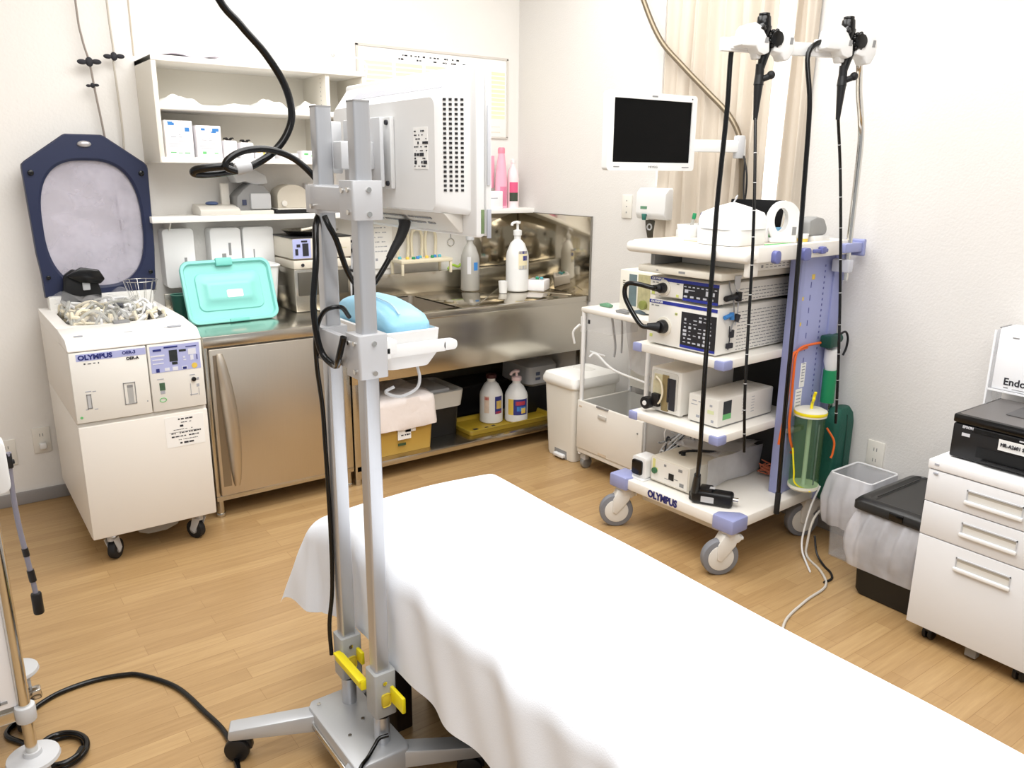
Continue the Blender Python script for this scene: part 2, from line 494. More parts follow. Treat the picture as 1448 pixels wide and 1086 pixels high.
def outlet(pos, wallax, label, cat='wall socket', plug=False, switch=False):
    x, y, z = pos
    t = thing('wall_outlet' if not switch else 'wall_switch', label, cat, pos)
    if wallax == 'y':
        obj('cover_plate', MB().box(x - .036, x + .036, y - .008, y, z - .06, z + .06, .003), OFFWHITE, t)
        pl = Plane((x, y - .008, z), (1, 0, 0), (0, 0, 1))
    else:
        obj('cover_plate', MB().box(x - .008, x, y - .036, y + .036, z - .06, z + .06, .003), OFFWHITE, t)
        pl = Plane((x - .008, y, z), (0, -1, 0), (0, 0, 1))
    if switch: obj('switch_slots', marks(pl, [(0, .03, .006, .006), (0, 0, .006, .006), (0, -.03, .006, .008)]), MIDGREY, t)
    else: obj('slot_grooves', marks(pl, [(-.006, .025, .003, .014), (.006, .025, .003, .014), (-.006, -.02, .003, .014), (.006, -.02, .003, .014)]), MIDGREY, t)
    if plug:
        M = pl.M()
        obj('power_plug', MB().box(-.014, .014, -.036, -.008, 0, .03, .005, M=M), WHITEPL, t)
    return t
outlet((.17, WY, .255), 'y', 'ivory wall socket low on the wall, farther from the reprocessor')
outlet((.31, WY, .29), 'y', 'ivory wall socket with a white plug beside the endoscope reprocessor', plug=True)
outlet((WX, 3.1, 1.325), 'x', 'white wall switch plate beside the soap dispenser', 'wall switch', switch=True)
outlet((WX, 1.775, .37), 'x', 'wall socket behind the green cylinder bag')
outlet((WX, 1.6, .395), 'x', 'wall socket just above the clear bag-lined bin')

# two framed notice sheets / poster on the back wall
po = thing('wall_poster', 'large white framed chart high on the back wall behind the monitor', 'poster', (2.44, WY, 1.69))
obj('backing_sheet', MB().box(1.961, 2.92, WY - .006, WY, 1.69, 2.13, .001), PAPER, po)
pf = MB()
pf.box(1.955, 2.925, WY - .011, WY, 2.122, 2.134); pf.box(1.955, 2.925, WY - .011, WY, 1.685, 1.695)
pf.box(1.955, 1.966, WY - .011, WY, 1.69, 2.13); pf.box(2.915, 2.926, WY - .011, WY, 1.69, 2.13)
obj('poster_frame', pf, mat('poster_frame', (214, 208, 200), .5), po)
PL = Plane((1.961, WY - .006, 1.69), (1, 0, 0), (0, 0, 1))
rows = []
for k in range(11):
    for j in range(5): rows.append((.12 + j * .185, .355 - k * .024, .165, .0165))
obj('table_print', marks(PL, rows, .0006), mat('cream_print', (244, 234, 200), .8), po)
rr = []
for k in range(2): rr += script_lines(.22, .66, .405 - k * .02, .009, 5 + k, .5)
obj('small_print', marks(PL, rr), INK, po)
obj('footer_print', marks(PL, [(.48, .06, .86, .003), (.48, .03, .86, .004)]), mat('pale_line', (226, 218, 200), .8), po)

# small hooks on the wall above the shelf unit
for x, z, lb in ((1.5, 2.06, 'tiny white wall hook above the open shelf unit, nearer the reprocessor'), (1.83, 2.07, 'tiny white wall hook above the open shelf unit, nearer the chart')):
    hk = thing('wall_hook', lb, 'hook', (x, WY, z))
    obj('hook_plate', MB().cyl((x, WY, z), (x, WY - .006, z), .014, n=16, bev=.002), WHITEPL, hk)
    obj('hook_pin', MB().tube([(x, WY - .004, z), (x, WY - .022, z - .006), (x, WY - .026, z + .008)], .0035, 8), WHITEPL, hk)
cd = MB().tube([(1.835, WY - .03, 2.07), (1.84, 3.74, 2.0), (1.84, 3.735, 1.9), (1.835, 3.735, 1.8), (1.845, 3.735, 1.72)], .005, 8)
cd.torus((1.845, 3.735, 1.735), .018, .003, 'y', 16, 8)
single('pull_string', cd, WHITEPL, 'thin white cord hanging at the end of the open shelf unit', 'string', (1.84, 3.735, 1.72))

# ------------------------------------------------------------------ open shelf unit on the back wall
SX0, SX1, SY = .877, 1.86, 3.77
su = thing('open_shelf_unit', 'cream open shelf unit fixed high on the back wall above the long shelf', 'shelf unit', (1.36, WY, 1.521))
obj('side_panel', MB().box(SX0, SX0 + .02, SY, WY, 1.521, 1.957, .002), CREAMLAM, su)
obj('side_panel', MB().box(SX1 - .02, SX1, SY, WY, 1.521, 1.957, .002), CREAMLAM, su)
obj('divider_panel', MB().box(1.655, 1.675, SY + .01, WY, 1.54, 1.94, .002), CREAMLAM, su)
obj('top_board', MB().box(SX0, SX1, SY - .003, WY, 1.935, 1.958, .002), WHITELAM, su)
obj('shelf_board', MB().box(SX0 + .02, SX1 - .02, SY + .004, WY, 1.742, 1.766, .002), WHITELAM, su)
obj('bottom_board', MB().box(SX0 + .005, SX1, SY - .002, WY, 1.521, 1.545, .002), WHITELAM, su)
obj('back_panel', MB().box(SX0 + .01, SX1 - .01, WY - .012, WY - .001, 1.53, 1.95), CREAMLAM, su)
obj('peg_holes', marks(Plane((1.655, 3.84, 1.8), (0, -1, 0), (0, 0, 1)), [(0, .02 * k, .004, .005) for k in range(7)]), MIDGREY, su)

def carton(name, label, x0, x1, y0, y1, z0, z1, body, prints, cat='box', group=None, bev=.003):
    t = thing(name, label, cat, ((x0 + x1) / 2, (y0 + y1) / 2, z0), group)
    obj('carton_body', MB().box(x0, x1, y0, y1, z0, z1, bev), body, t)
    pl = Plane((x0, y0, z0), (1, 0, 0), (0, 0, 1)); w, h = x1 - x0, z1 - z0
    for nm, m, rs in prints:
        obj(nm, marks(pl, [(a * w, b * h, c * w, d * h) for a, b, c, d in rs]), m, t)
    return t
CARD = mat('white_carton', (246, 243, 245), .5, vary=.015, vscale=12)
grey_txt = lambda s: [(.3, .55, .2, .02), (.55, .55, .12, .02), (.52, .62, .06, .02), (.35, .36, .5, .01), (.4, .3, .56, .01), (.6, .44, .3, .01)]
carton('glove_carton', 'tall white carton with blue corner marks, nearest the cabinet side on the shelf', .913, 1.03, 3.8, 3.93, 1.545, 1.699, CARD,
       [('blue_print', LBL_BLUE, [(.24, .9, .22, .07), (.2, .95, .18, .03), (.8, .76, .16, .11)]), ('grey_print', SOFTGREY, grey_txt(1)), ('green_print', LBL_GREEN, [(.25, .13, .2, .03), (.5, .12, .15, .02), (.75, .12, .2, .03)])], group='glove cartons on the shelf')
carton('glove_carton', 'shorter white carton with blue print beside the tall carton', 1.044, 1.152, 3.8, 3.92, 1.545, 1.682, CARD,
       [('blue_print', LBL_BLUE, [(.78, .87, .26, .1), (.28, .88, .16, .07), (.7, .8, .2, .05)]), ('grey_print', SOFTGREY, grey_txt(2)), ('green_print', LBL_GREEN, [(.28, .15, .15, .08), (.75, .14, .16, .03)])], group='glove cartons on the shelf')
def packet(label, x0, x1, y0, y1, z0, z1, m, tag, tagm, cat='packet'):
    t = thing('supply_packet', label, cat, ((x0 + x1) / 2, (y0 + y1) / 2, z0), 'small packets on the lower shelf')
    obj('packet_body', MB().box(x0, x1, y0, y1, z0, z1, .006), m, t)
    mb = MB()
    if tag == 'flap':
        mb.grid(lambda u, v: Vector((x0 + .01 + (x1 - x0 - .02) * u, y0 + .01 + v * .04, z1 + .008 * math.sin(u * 9) + .006)), 8, 3, thick=.002); obj('torn_flap', mb, tagm, t)
    else:
        pl = Plane((x0, y0, z0), (1, 0, 0), (0, 0, 1)); w, h = x1 - x0, z1 - z0
        obj('packet_print', marks(pl, [(.25 * w, .6 * h, .3 * w, .25 * h), (.7 * w, .4 * h, .2 * w, .2 * h)]), tagm, t)
packet('white packet with a torn black top beside the cartons', 1.165, 1.225, 3.81, 3.9, 1.545, 1.622, CARD, 'flap', BLACK)
packet('white packet with a dark torn top, third along from the cartons', 1.24, 1.3, 3.81, 3.9, 1.545, 1.615, CARD, 'flap', BLACK)
packet('small white packet with a red and yellow mark on the lower shelf', 1.305, 1.36, 3.8, 3.88, 1.545, 1.6, CARD, 'print', LBL_YEL)
packet('small pale packet with a green edge on the lower shelf', 1.365, 1.395, 3.8, 3.88, 1.545, 1.595, CARD, 'print', LBL_GREEN)
packet('low packet printed teal and blue behind the looping cable', 1.42, 1.51, 3.8, 3.88, 1.545, 1.572, CARD, 'print', LBL_BLUE)
packet('low white packet with green print next to the shelf divider', 1.53, 1.6, 3.8, 3.88, 1.545, 1.585, CARD, 'print', LBL_GREEN)
packet('white packet past the shelf divider behind the near pole', 1.69, 1.8, 3.8, 3.9, 1.545, 1.6, CARD, 'print', SOFTGREY)
def soft_pack(label, x0, x1, y0, y1, z0, h, seed):
    rnd = random.Random(seed); ph = rnd.uniform(0, 6)
    def fn(u, v):
        e = (1 - abs(2 * u - 1) ** 3) * (1 - abs(2 * v - 1) ** 3)
        return Vector((x0 + (x1 - x0) * u, y0 + (y1 - y0) * v, z0 + .003 + h * e * (.75 + .25 * math.sin(u * 11 + ph) * math.cos(v * 7 + ph))))
    mb = MB().grid(fn, 18, 10, thick=.002)
    single('soft_pack', mb, PAPER, label, 'packet', ((x0 + x1) / 2, (y0 + y1) / 2, z0), 'white packs on the upper shelf')
soft_pack('low white soft pack at the side-panel end of the upper shelf', .91, 1.08, 3.79, 3.95, 1.766, .045, 1)
soft_pack('flat white soft pack lying near the middle of the upper shelf', 1.17, 1.33, 3.79, 3.95, 1.766, .018, 2)
soft_pack('puffy white soft pack behind the black cable on the upper shelf', 1.32, 1.48, 3.79, 3.97, 1.766, .05, 3)
soft_pack('white soft pack beside the divider on the upper shelf', 1.54, 1.64, 3.79, 3.95, 1.766, .05, 4)
pp = MB().grid(lambda u, v: Vector((.9 + .27 * u, 3.78 + .2 * v, 1.9595 + .012 * math.sin(u * 5) ** 2 * (1 - v * .4))), 12, 6, thick=.001)
single('loose_papers', pp, mat('lilac_paper', (236, 228, 238), .8, vary=.03), 'pale papers lying on top of the open shelf unit', 'papers', (1.03, 3.88, 1.958))

# ------------------------------------------------------------------ long shelf
ls = thing('long_shelf', 'long white shelf running along the back wall to the corner', 'shelf', (1.92, WY, 1.258))
obj('shelf_board', MB().box(.845, WX - .002, 3.895, WY, 1.258, 1.286, .002), WHITELAM, ls)
for x in (.93, 1.7, 2.5):
    obj('shelf_bracket', MB().prism([(WY, 1.258), (3.93, 1.258), (WY, 1.14)], 'x', x, x + .006), OFFWHITE, ls)

dv = thing('card_reader', 'small white desktop device topped by a blue item on the long shelf', 'device', (1.15, 3.97, 1.286))
obj('device_body', MB().prism([(3.9, 1.286), (4.04, 1.286), (4.04, 1.335), (3.94, 1.328), (3.9, 1.312)], 'x', 1.06, 1.245, .004), OFFWHITE, dv)
obj('display_panel', MB().ball((1.14, 3.99, 1.338), (.03, .03, .01)), mat('slate_blue', (90, 108, 150), .4), dv)

gm = thing('grey_table_machine', 'grey moulded bench machine with a curved head on the long shelf', 'machine', (1.31, 3.98, 1.286))
obj('machine_base', MB().box(1.225, 1.41, 3.905, 4.06, 1.286, 1.305, .004), OFFWHITE, gm)
obj('machine_body', MB().prism([(1.235, 1.303), (1.4, 1.303), (1.405, 1.38), (1.375, 1.42), (1.31, 1.43), (1.27, 1.4), (1.24, 1.37)], 'y', 3.92, 4.05, .006), MIDGREY, gm)
obj('machine_front', MB().box(1.3, 1.4, 3.905, 3.93, 1.31, 1.385, .008), GREYPL, gm)
obj('machine_head', MB().prism([(1.22, 1.49), (1.25, 1.51), (1.33, 1.5), (1.39, 1.47), (1.4, 1.43), (1.33, 1.42), (1.29, 1.44), (1.25, 1.43)], 'y', 3.93, 4.04, .008), GREYPL, gm)
obj('machine_panel', MB().box(1.262, 1.282, 3.915, 3.925, 1.33, 1.355), mat('slate_ink', (60, 66, 90), .4), gm)
obj('backrest_plate', MB().box(1.19, 1.23, 4.0, 4.02, 1.3, 1.43, .004), OFFWHITE, gm)

bd = thing('beige_bench_device', 'beige rounded bench device on a low plate on the long shelf', 'device', (1.5, 3.98, 1.3))
obj('device_base', MB().box(1.42, 1.66, 3.91, 4.06, 1.286, 1.306, .003), BLACK, bd)
obj('device_plate', MB().box(1.43, 1.65, 3.905, 4.05, 1.306, 1.312, .002), OFFWHITE, bd)
obj('device_body', MB().prism([(1.44, 1.312), (1.6, 1.312), (1.6, 1.37)] + [(1.52 + .08 * math.cos(R(a)), 1.37 + .055 * math.sin(R(a))) for a in range(15, 180, 15)] + [(1.44, 1.37)], 'y', 3.93, 4.04, .004), BEIGE, bd)
obj('device_knob', MB().cyl((1.47, 3.93, 1.335), (1.47, 3.915, 1.335), .014, n=16, bev=.002), OFFWHITE, bd)
for i, (x, lb) in enumerate(((1.43, 'small amber bottle cap between the grey and beige machines'), )):
    pass
jr = MB().lathe(1.425, 3.915, [(0, 1.286), (.012, 1.286), (.012, 1.3), (.009, 1.306), (0, 1.306)], 16)
jar = thing('amber_jar', 'short amber jar beside the grey bench machine', 'jar', (1.69, 3.94, 1.286))
obj('jar_body', MB().lathe(1.69, 3.94, [(0, 1.286), (.028, 1.286), (.028, 1.345), (.022, 1.355), (.022, 1.36), (0, 1.36)], 20), AMBER, jar)
obj('jar_lid', MB().lathe(1.69, 3.94, [(0, 1.358), (.026, 1.358), (.026, 1.378), (0, 1.378)], 20), OFFWHITE, jar)
wb = thing('small_white_box', 'small white box standing behind the beige bench device', 'box', (1.66, 4.02, 1.286))
obj('box_body', MB().box(1.625, 1.7, 3.99, 4.06, 1.286, 1.43, .004), CARD, wb)
obj('box_print', marks(Plane((1.625, 3.99, 1.286), (1, 0, 0), (0, 0, 1)), [(.03, .11, .04, .02), (.04, .07, .05, .015)]), AMBER, wb)
jr.bm.free()

def bottle(name, label, x, y, z, r, h, body, cap, lab=None, labm=None, pump=False, neck=.35, cat='bottle', group=None, aim=-PI * .6, sx=1.0):
    """shouldered plastic bottle with cap or pump and a wrapped label"""
    t = thing(name, label, cat, (x, y, z), group)
    hb = h * (.82 if pump else .88)
    obj('bottle_body', MB().lathe(x, y, [(0, z), (r * .92, z), (r, z + .006), (r, z + hb * .62), (r * .93, z + hb * .7), (r * .62, z + hb * .86), (r * neck, z + hb * .93), (r * neck, z + hb), (0, z + hb)], 28), body, t)
    obj('bottle_cap', MB().lathe(x, y, [(0, z + hb), (r * neck * 1.25, z + hb), (r * neck * 1.25, z + hb + h * .07), (r * neck * .8, z + hb + h * .08), (0, z + hb + h * .08)], 20), cap, t)
    if pump:
        zt = z + h
        p = MB().cyl((x, y, z + hb + h * .06), (x, y, zt), r * .12, n=10)
        p.tube([(x + .012, y, zt), (x - .01, y - .004, zt + .004), (x - .045, y - .012, zt - .002), (x - .05, y - .013, zt - .014)], r * .12, 8)
        p.cyl((x, y, zt - .004), (x, y, zt + .008), r * .26, n=14)
        obj('pump_head', p, cap, t)
    if lab:
        for a0, a1, z0, z1, m in lab:
            n = 10
            mb = MB().grid(lambda u, v: Vector((x + (r + .0008) * math.cos(aim + a0 + (a1 - a0) * u), y + (r + .0008) * math.sin(aim + a0 + (a1 - a0) * u), z + h * (z0 + (z1 - z0) * v))), n, 2)
            obj('bottle_label', mb, m, t)
    return t
# pink bottles on the long shelf by the corner
pb = thing('pink_spray_bottle', 'tall slim pink bottle on the long shelf by the corner', 'bottle', (2.815, 3.97, 1.286))
obj('bottle_body', MB().lathe(2.815, 3.97, [(0, 1.286), (.038, 1.286), (.038, 1.42), (.033, 1.5), (.024, 1.57), (.02, 1.6), (0, 1.6)], 24, sx=.9), PINK, pb)
obj('bottle_cap', MB().lathe(2.815, 3.97, [(0, 1.598), (.021, 1.598), (.021, 1.625), (.016, 1.632), (0, 1.632)], 20), mat('coral_cap', (240, 140, 160), .4), pb)
obj('bottle_label', MB().grid(lambda u, v: Vector((2.815 + .0352 * math.cos(-2.4 + 1.2 * u), 3.97 + .0392 * math.sin(-2.4 + 1.2 * u), 1.3 + .11 * v)), 8, 2), mat('dusty_rose', (220, 130, 160), .5, vary=.15, vscale=40), pb)
pb2 = thing('pink_pouch', 'pink refill pouch behind the slim pink bottle on the long shelf', 'pouch', (2.775, 4.02, 1.286))
obj('pouch_body', MB().loft([[(2.74 + .07 * a, 4.035 - .03 * b * s, z) for a, b in ((0, 0), (.5, 1), (1, 0), (.5, -1))] for z, s in ((1.286, 1), (1.38, 1), (1.5, .6), (1.585, .05))]), PINK, pb2)
obj('pouch_label', MB().box(2.752, 2.79, 4.002, 4.004, 1.36, 1.4), mat('grey_label', (160, 158, 150), .6), pb2)
pb3 = thing('clear_pink_bottle', 'clear bottle with a pink and black label nearest the corner on the long shelf', 'bottle', (2.9, 3.97, 1.286))
obj('bottle_body', MB().lathe(2.9, 3.97, [(0, 1.286), (.036, 1.286), (.036, 1.45), (.03, 1.5), (.012, 1.53), (.012, 1.545), (0, 1.545)], 24), mat('blush_plastic', (250, 226, 228), .3, vary=.02), pb3)
obj('bottle_label', MB().grid(lambda u, v: Vector((2.9 + .0368 * math.cos(-2.75 + 1.5 * u), 3.97 + .0368 * math.sin(-2.75 + 1.5 * u), 1.375 + .06 * v)), 10, 2), ROSE, pb3)
obj('dark_label', MB().grid(lambda u, v: Vector((2.9 + .0369 * math.cos(-2.75 + 1.5 * u), 3.97 + .0369 * math.sin(-2.75 + 1.5 * u), 1.325 + .05 * v)), 10, 2), mat('black_green_label', (62, 72, 58), .5, vary=.2, vscale=50), pb3)
obj('bottle_cap', MB().lathe(2.9, 3.97, [(0, 1.545), (.014, 1.545), (.014, 1.565), (.005, 1.57), (0, 1.57)], 16), WHITEPL, pb3)
carton('white_carton', 'small plain white box beside the pink bottles on the long shelf', 2.66, 2.785, 3.91, 3.985, 1.286, 1.385, CARD, [('grey_print', SOFTGREY, [(.5, .6, .4, .05)])])
# ------------------------------------------------------------------ undercounter refrigerator
FY = 3.385
fr = thing('undercounter_refrigerator', 'stainless undercounter refrigerator cabinet beside the endoscope reprocessor', 'refrigerator', (1.21, 3.7, 0))
obj('cabinet_body', MB().box(.885, 1.535, FY + .022, 4.05, .082, .77), STEEL_V, fr)
obj('worktop', MB().box(.878, 1.538, FY - .005, 4.05, .772, .82, .004), STEEL_H, fr)
obj('backsplash', MB().box(.9, 1.535, 4.052, 4.066, .815, .915, .002), STEEL_H, fr)
obj('front_frame', MB().box(.882, 1.535, FY + .004, FY + .03, .08, .105, .002).box(.882, .898, FY + .004, FY + .03, .1, .772, .002).box(1.5, 1.535, FY + .004, FY + .03, .1, .772, .002), STEEL_H, fr)
dr = obj('door', MB().box(.9, 1.498, FY - .012, FY + .02, .108, .766, .004), STEEL_V, fr)
h = MB()
loops = []
for k in range(25):
    s = k / 24; z = .145 + .6 * s; b = math.sin(PI * s) ** .6
    wd = .012 + .02 * b; xc = .955 + .012 * math.sin(PI * s) - .03 * (s - .5); dep = .006 + .03 * b
    loops.append([(xc - wd + 2 * wd * (.5 - .5 * math.cos(PI * q / 10)), FY - .012 - dep * math.sin(PI * q / 10) - (.0 if 0 < q < 10 else -.002), z) for q in range(11)])
h.loft(loops)
obj('door_handle', h, STEEL_V, dr)
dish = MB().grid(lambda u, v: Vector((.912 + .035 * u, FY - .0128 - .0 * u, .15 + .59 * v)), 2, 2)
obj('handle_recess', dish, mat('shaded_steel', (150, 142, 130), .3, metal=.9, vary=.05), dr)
for x in (.9, 1.515):
    for y in (FY + .03, 4.0):
        obj('leg', MB().cyl((x, y, .018), (x, y, .085), .017, n=18).cyl((x, y, 0), (x, y, .02), .021, .019, n=18, bev=.003), STEEL_H, fr)

# ------------------------------------------------------------------ sink unit
sk = thing('sink_unit', 'long stainless sink bench with low shelf reaching the room corner', 'sink bench', (2.27, 3.7, 0))
X0, X1 = 1.54, 3.0
bx0, bx1, by0, by1 = 1.7, 2.185, 3.46, 3.94
tp = MB()
tp.box(X0, bx0, FY, 4.0, .8, .82, .002); tp.box(bx1, X1, FY, 4.0, .8, .82, .002)
tp.box(bx0, bx1, FY, by0, .8, .82, .002); tp.box(bx0, bx1, by1, 4.0, .8, .82, .002)
obj('worktop', tp, STEEL_MIR, sk)
bs = MB(); O_ = rrect(bx0, bx1, by0, by1, .03); I_ = rrect(bx0 + .015, bx1 - .015, by0 + .015, by1 - .015, .03)
bs.loft([[(x, y, .818) for x, y in O_], [(x, y, .812) for x, y in O_], [(x, y, .62) for x, y in I_]], cap0=False, cap1=True)
obj('basin', bs, STEEL_V, sk)
ap = MB().box(X0, X1, FY - .006, FY + .012, .512, .8, .003).box(X0, X1, FY - .012, FY + .02, .79, .822, .004)
obj('apron', ap, STEEL_H, sk)
obj('apron_side', MB().box(X0, X0 + .012, FY, 4.03, .512, .8, .002), STEEL_H, sk)
obj('backsplash', MB().box(X0, X1, 4.0, 4.05, .8, .935, .004), STEEL_H, sk)
fold = MB().cyl((2.3, 3.45, .8212), (2.75, 3.9, .8212), .0022, n=8).cyl((2.75, 3.9, .8212), (2.95, 3.46, .8212), .0022, n=8)
obj('drainboard_crease', fold, STEEL_H, sk)
for x in (1.56, 2.98):
    for y in (FY + .02, 4.0):
        obj('leg', MB().box(x - .018, x + .018, y - .018, y + .018, .03, .8, .003).cyl((x, y, 0), (x, y, .035), .017, .015, n=16), STEEL_H, sk)
obj('low_shelf', MB().box(X0 + .01, X1 - .01, FY + .002, 4.03, .07, .1, .003), STEEL_H, sk)
dp = MB().tube([(1.98, 3.7, .62), (1.98, 3.7, .5), (1.98, 3.74, .44), (1.98, 3.82, .44), (1.98, 3.84, .52), (1.98, 3.95, .53), (1.98, 4.06, .53)], .018, 12)
dp.cyl((1.98, 3.7, .6), (1.98, 3.7, .55), .028, n=18)
obj('drain_pipe', dp, CHROME, sk)
hp = MB().tube([(2.06, 3.98, .62), (2.06, 3.96, .45), (2.1, 3.95, .3), (2.13, 3.9, .2)], .014, 10)
obj('drain_hose', hp, RUBBER, sk)
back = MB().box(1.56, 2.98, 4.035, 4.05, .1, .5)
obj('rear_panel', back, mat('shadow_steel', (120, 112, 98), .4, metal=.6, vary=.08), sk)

sp = MB().box(2.665, WX - .004, WY - .012, WY - .003, .935, 1.256, .001)
single('splash_panel', sp, STEEL_MIR, 'polished steel splash panel on the back wall at the corner', 'splash panel', (2.84, WY, .935))
sp = thing('side_splash_panel', 'polished steel splash panel on the side wall at the end of the sink bench', 'splash panel', (WX, 3.7, .82))
obj('panel_sheet', MB().box(WX - .009, WX - .001, 3.372, WY - .013, .82, 1.257, .001), STEEL_MIR, sp)
obj('panel_edge', MB().box(WX - .011, WX - .001, 3.366, 3.372, .79, 1.259).box(WX - .011, WX - .001, 3.366, 4.06, 1.2565, 1.2605), mat('edge_trim', (148, 144, 136), .4, metal=.6), sp)

# on the bench and the low shelf
LB_ = [(-.95, -.1, .28, .54, LBL_NAVY), (-.85, -.35, .34, .42, LBL_YEL), (-1.6, -1.2, .3, .5, mat('faint_print', (226, 200, 205), .5, vary=.05))]
bottle('pump_bottle', 'large white pump bottle standing on the sink bench in the corner', 2.78, 3.755, .822, .066, .39, WHITEPL, WHITEPL,
       [(-.15, .75, .34, .6, mat('lemon_label', (236, 226, 190), .5, vary=.1, vscale=40)), (-.1, .7, .33, .39, SOFTGREY), (-.12, .72, .56, .6, LBL_NAVY), (.25, .72, .46, .53, LBL_NAVY)], None, True, .3, aim=-PI * .62)
bottle('grey_bottle', 'grey translucent bottle at the back of the sink bench by the splash panel', 2.56, 3.92, .822, .055, .33, mat('grey_translucent', (172, 170, 164), .3, vary=.05), GREYPL,
       [(-.5, -.1, .3, .6, mat('pale_label', (214, 214, 216), .5)), (.2, .7, .36, .5, LBL_BLUE)], aim=-PI * .62)
M_ = Matrix.Translation((2.905, 3.715, .822)) @ Matrix.Rotation(R(35), 4, 'Z')
ct = thing('wipes_box', 'low white open box with teal caps beside the pump bottle', 'box', (2.905, 3.715, .822))
obj('box_body', MB().box(-.06, .06, -.055, .055, 0, .062, .006, M=M_), CARD, ct)
obj('box_opening', MB().box(-.045, .045, -.04, .04, .0622, .0632, M=M_), GREYPL, ct)
for k, (a, b, m) in enumerate(((-.02, .0, GREEN), (.012, .01, mat('aqua_cap', (90, 176, 190), .4)), (.0, -.02, mat('aqua_cap', (90, 176, 190), .4)))):
    obj('cap', MB().cyl((a, b, .062), (a + .004, b, .074), .01, n=12, bev=.002, M=M_), m, ct)
st = MB().box(2.67, 2.7, 3.77, 3.8, .822, .9, .004)
single('white_cup', MB().lathe(2.655, 3.72, [(0, .822), (.022, .822), (.028, .89), (.026, .89), (.02, .826), (0, .826)], 20), WHITEPL, 'small white cup beside the pump bottle on the sink bench', 'cup', (2.655, 3.72, .822))
st.bm.free()
# hanging hook loop and little green item on the backsplash
lp = MB().torus((2.52, WY - .004, 1.09), .022, .003, 'y', 20, 8).tube([(2.52, WY - .003, 1.14), (2.52, WY - .004, 1.11)], .003, 8)
single('hanging_wire_loop', lp, CHROME, 'thin wire loop hanging on the wall above the backsplash', 'hook', (2.52, WY, 1.09))
gi = MB().tube([(2.47, 4.02, .94), (2.5, 4.02, .962), (2.54, 4.02, .95), (2.56, 4.02, .965)], .008, 8)
single('green_brush', gi, mat('lime_plastic', (170, 206, 80), .4), 'small lime green brush lying on the backsplash ledge', 'brush', (2.51, 4.02, .937))

# low shelf contents
cb = thing('covered_bin', 'mustard bin under the sink, its top covered by a white bag', 'bin', (1.8, 3.62, .1))
obj('bin_body', MB().loft([[(x, y, .101) for x, y in rrect(1.63, 2.0, 3.44, 3.86, .02)], [(x, y, .36) for x, y in rrect(1.615, 2.015, 3.425, 3.875, .02)]]), MUSTARD, cb)
rnd = random.Random(3)
o1 = resample(rrect(1.6, 2.025, 3.415, 3.885, .03, 6), 90); nn = len(o1)
def ring(s, z, j):
    ph = rnd.uniform(0, 6); w = [j * (math.sin(k * .42 + ph) + .6 * math.sin(k * 1.1 + 2 * ph)) for k in range(nn)]
    return [(1.81 + (x - 1.81) * (s + w[k] * 3), 3.65 + (y - 3.65) * (s + w[k] * 2), z + w[k] * .8) for k, (x, y) in enumerate(o1)]
obj('bag_cover', MB().loft([ring(1.02, .235, .004), ring(1.03, .25, .004), ring(1.005, .3, .003), ring(1.0, .36, .003), ring(.98, .39, .003), ring(.8, .402, .004), ring(.3, .405, .004)], cap0=False), BAGWHITE, cb, smooth=70)
PLb = Plane((1.6, 3.427, .1), (1, 0, 0), (0, 0, 1))
tg = obj('paper_tag', marks(PLb, [(.235, .115, .075, .075), (.27, .135, .06, .045)], .002), PAPER, cb)
obj('tag_lettering', marks(PLb, script_lines(.2, .29, .135, .011, 3, .9) + script_lines(.205, .265, .1, .008, 8, .9), .0032), INK, tg)
obj('bin_lettering', marks(PLb, [(.22, .052, .045, .014)], .001), mat('dark_green_ink', (60, 80, 50), .6), cb)

gb = thing('grey_pail', 'black pail with a grey bag-lined rim between the mustard bin and the yellow tray', 'pail', (2.13, 3.66, .1))
obj('pail_body', MB().loft([[(x, y, .101) for x, y in rrect(2.03, 2.24, 3.56, 3.84, .03)], [(x, y, .3) for x, y in rrect(2.02, 2.25, 3.55, 3.85, .03)]]), BLACK, gb)
obj('pail_liner', MB().loft([[(x, y, .262) for x, y in rrect(2.0, 2.262, 3.538, 3.862, .04)], [(x, y, .35) for x, y in rrect(1.995, 2.272, 3.53, 3.87, .04)], [(x, y, .352) for x, y in rrect(2.02, 2.25, 3.55, 3.85, .03)], [(x, y, .33) for x, y in rrect(2.03, 2.24, 3.56, 3.84, .03)]], cap0=False), mat('pale_grey_liner', (206, 204, 198), .45, bump=.2, bscale=25), gb)
obj('pail_lid', MB().box(2.035, 2.19, 3.56, 3.83, .335, .365, .008), GREYPL, gb)
kb = thing('black_crate', 'black crate standing at the back of the low shelf behind the bottles', 'crate', (2.5, 3.9, .1))
obj('crate_body', MB().box(2.3, 2.78, 3.8, 4.02, .101, .27, .01), BLACK, kb)
obj('crate_rim', MB().box(2.29, 2.79, 3.79, 4.02, .262, .28, .004), RUBBER, kb)

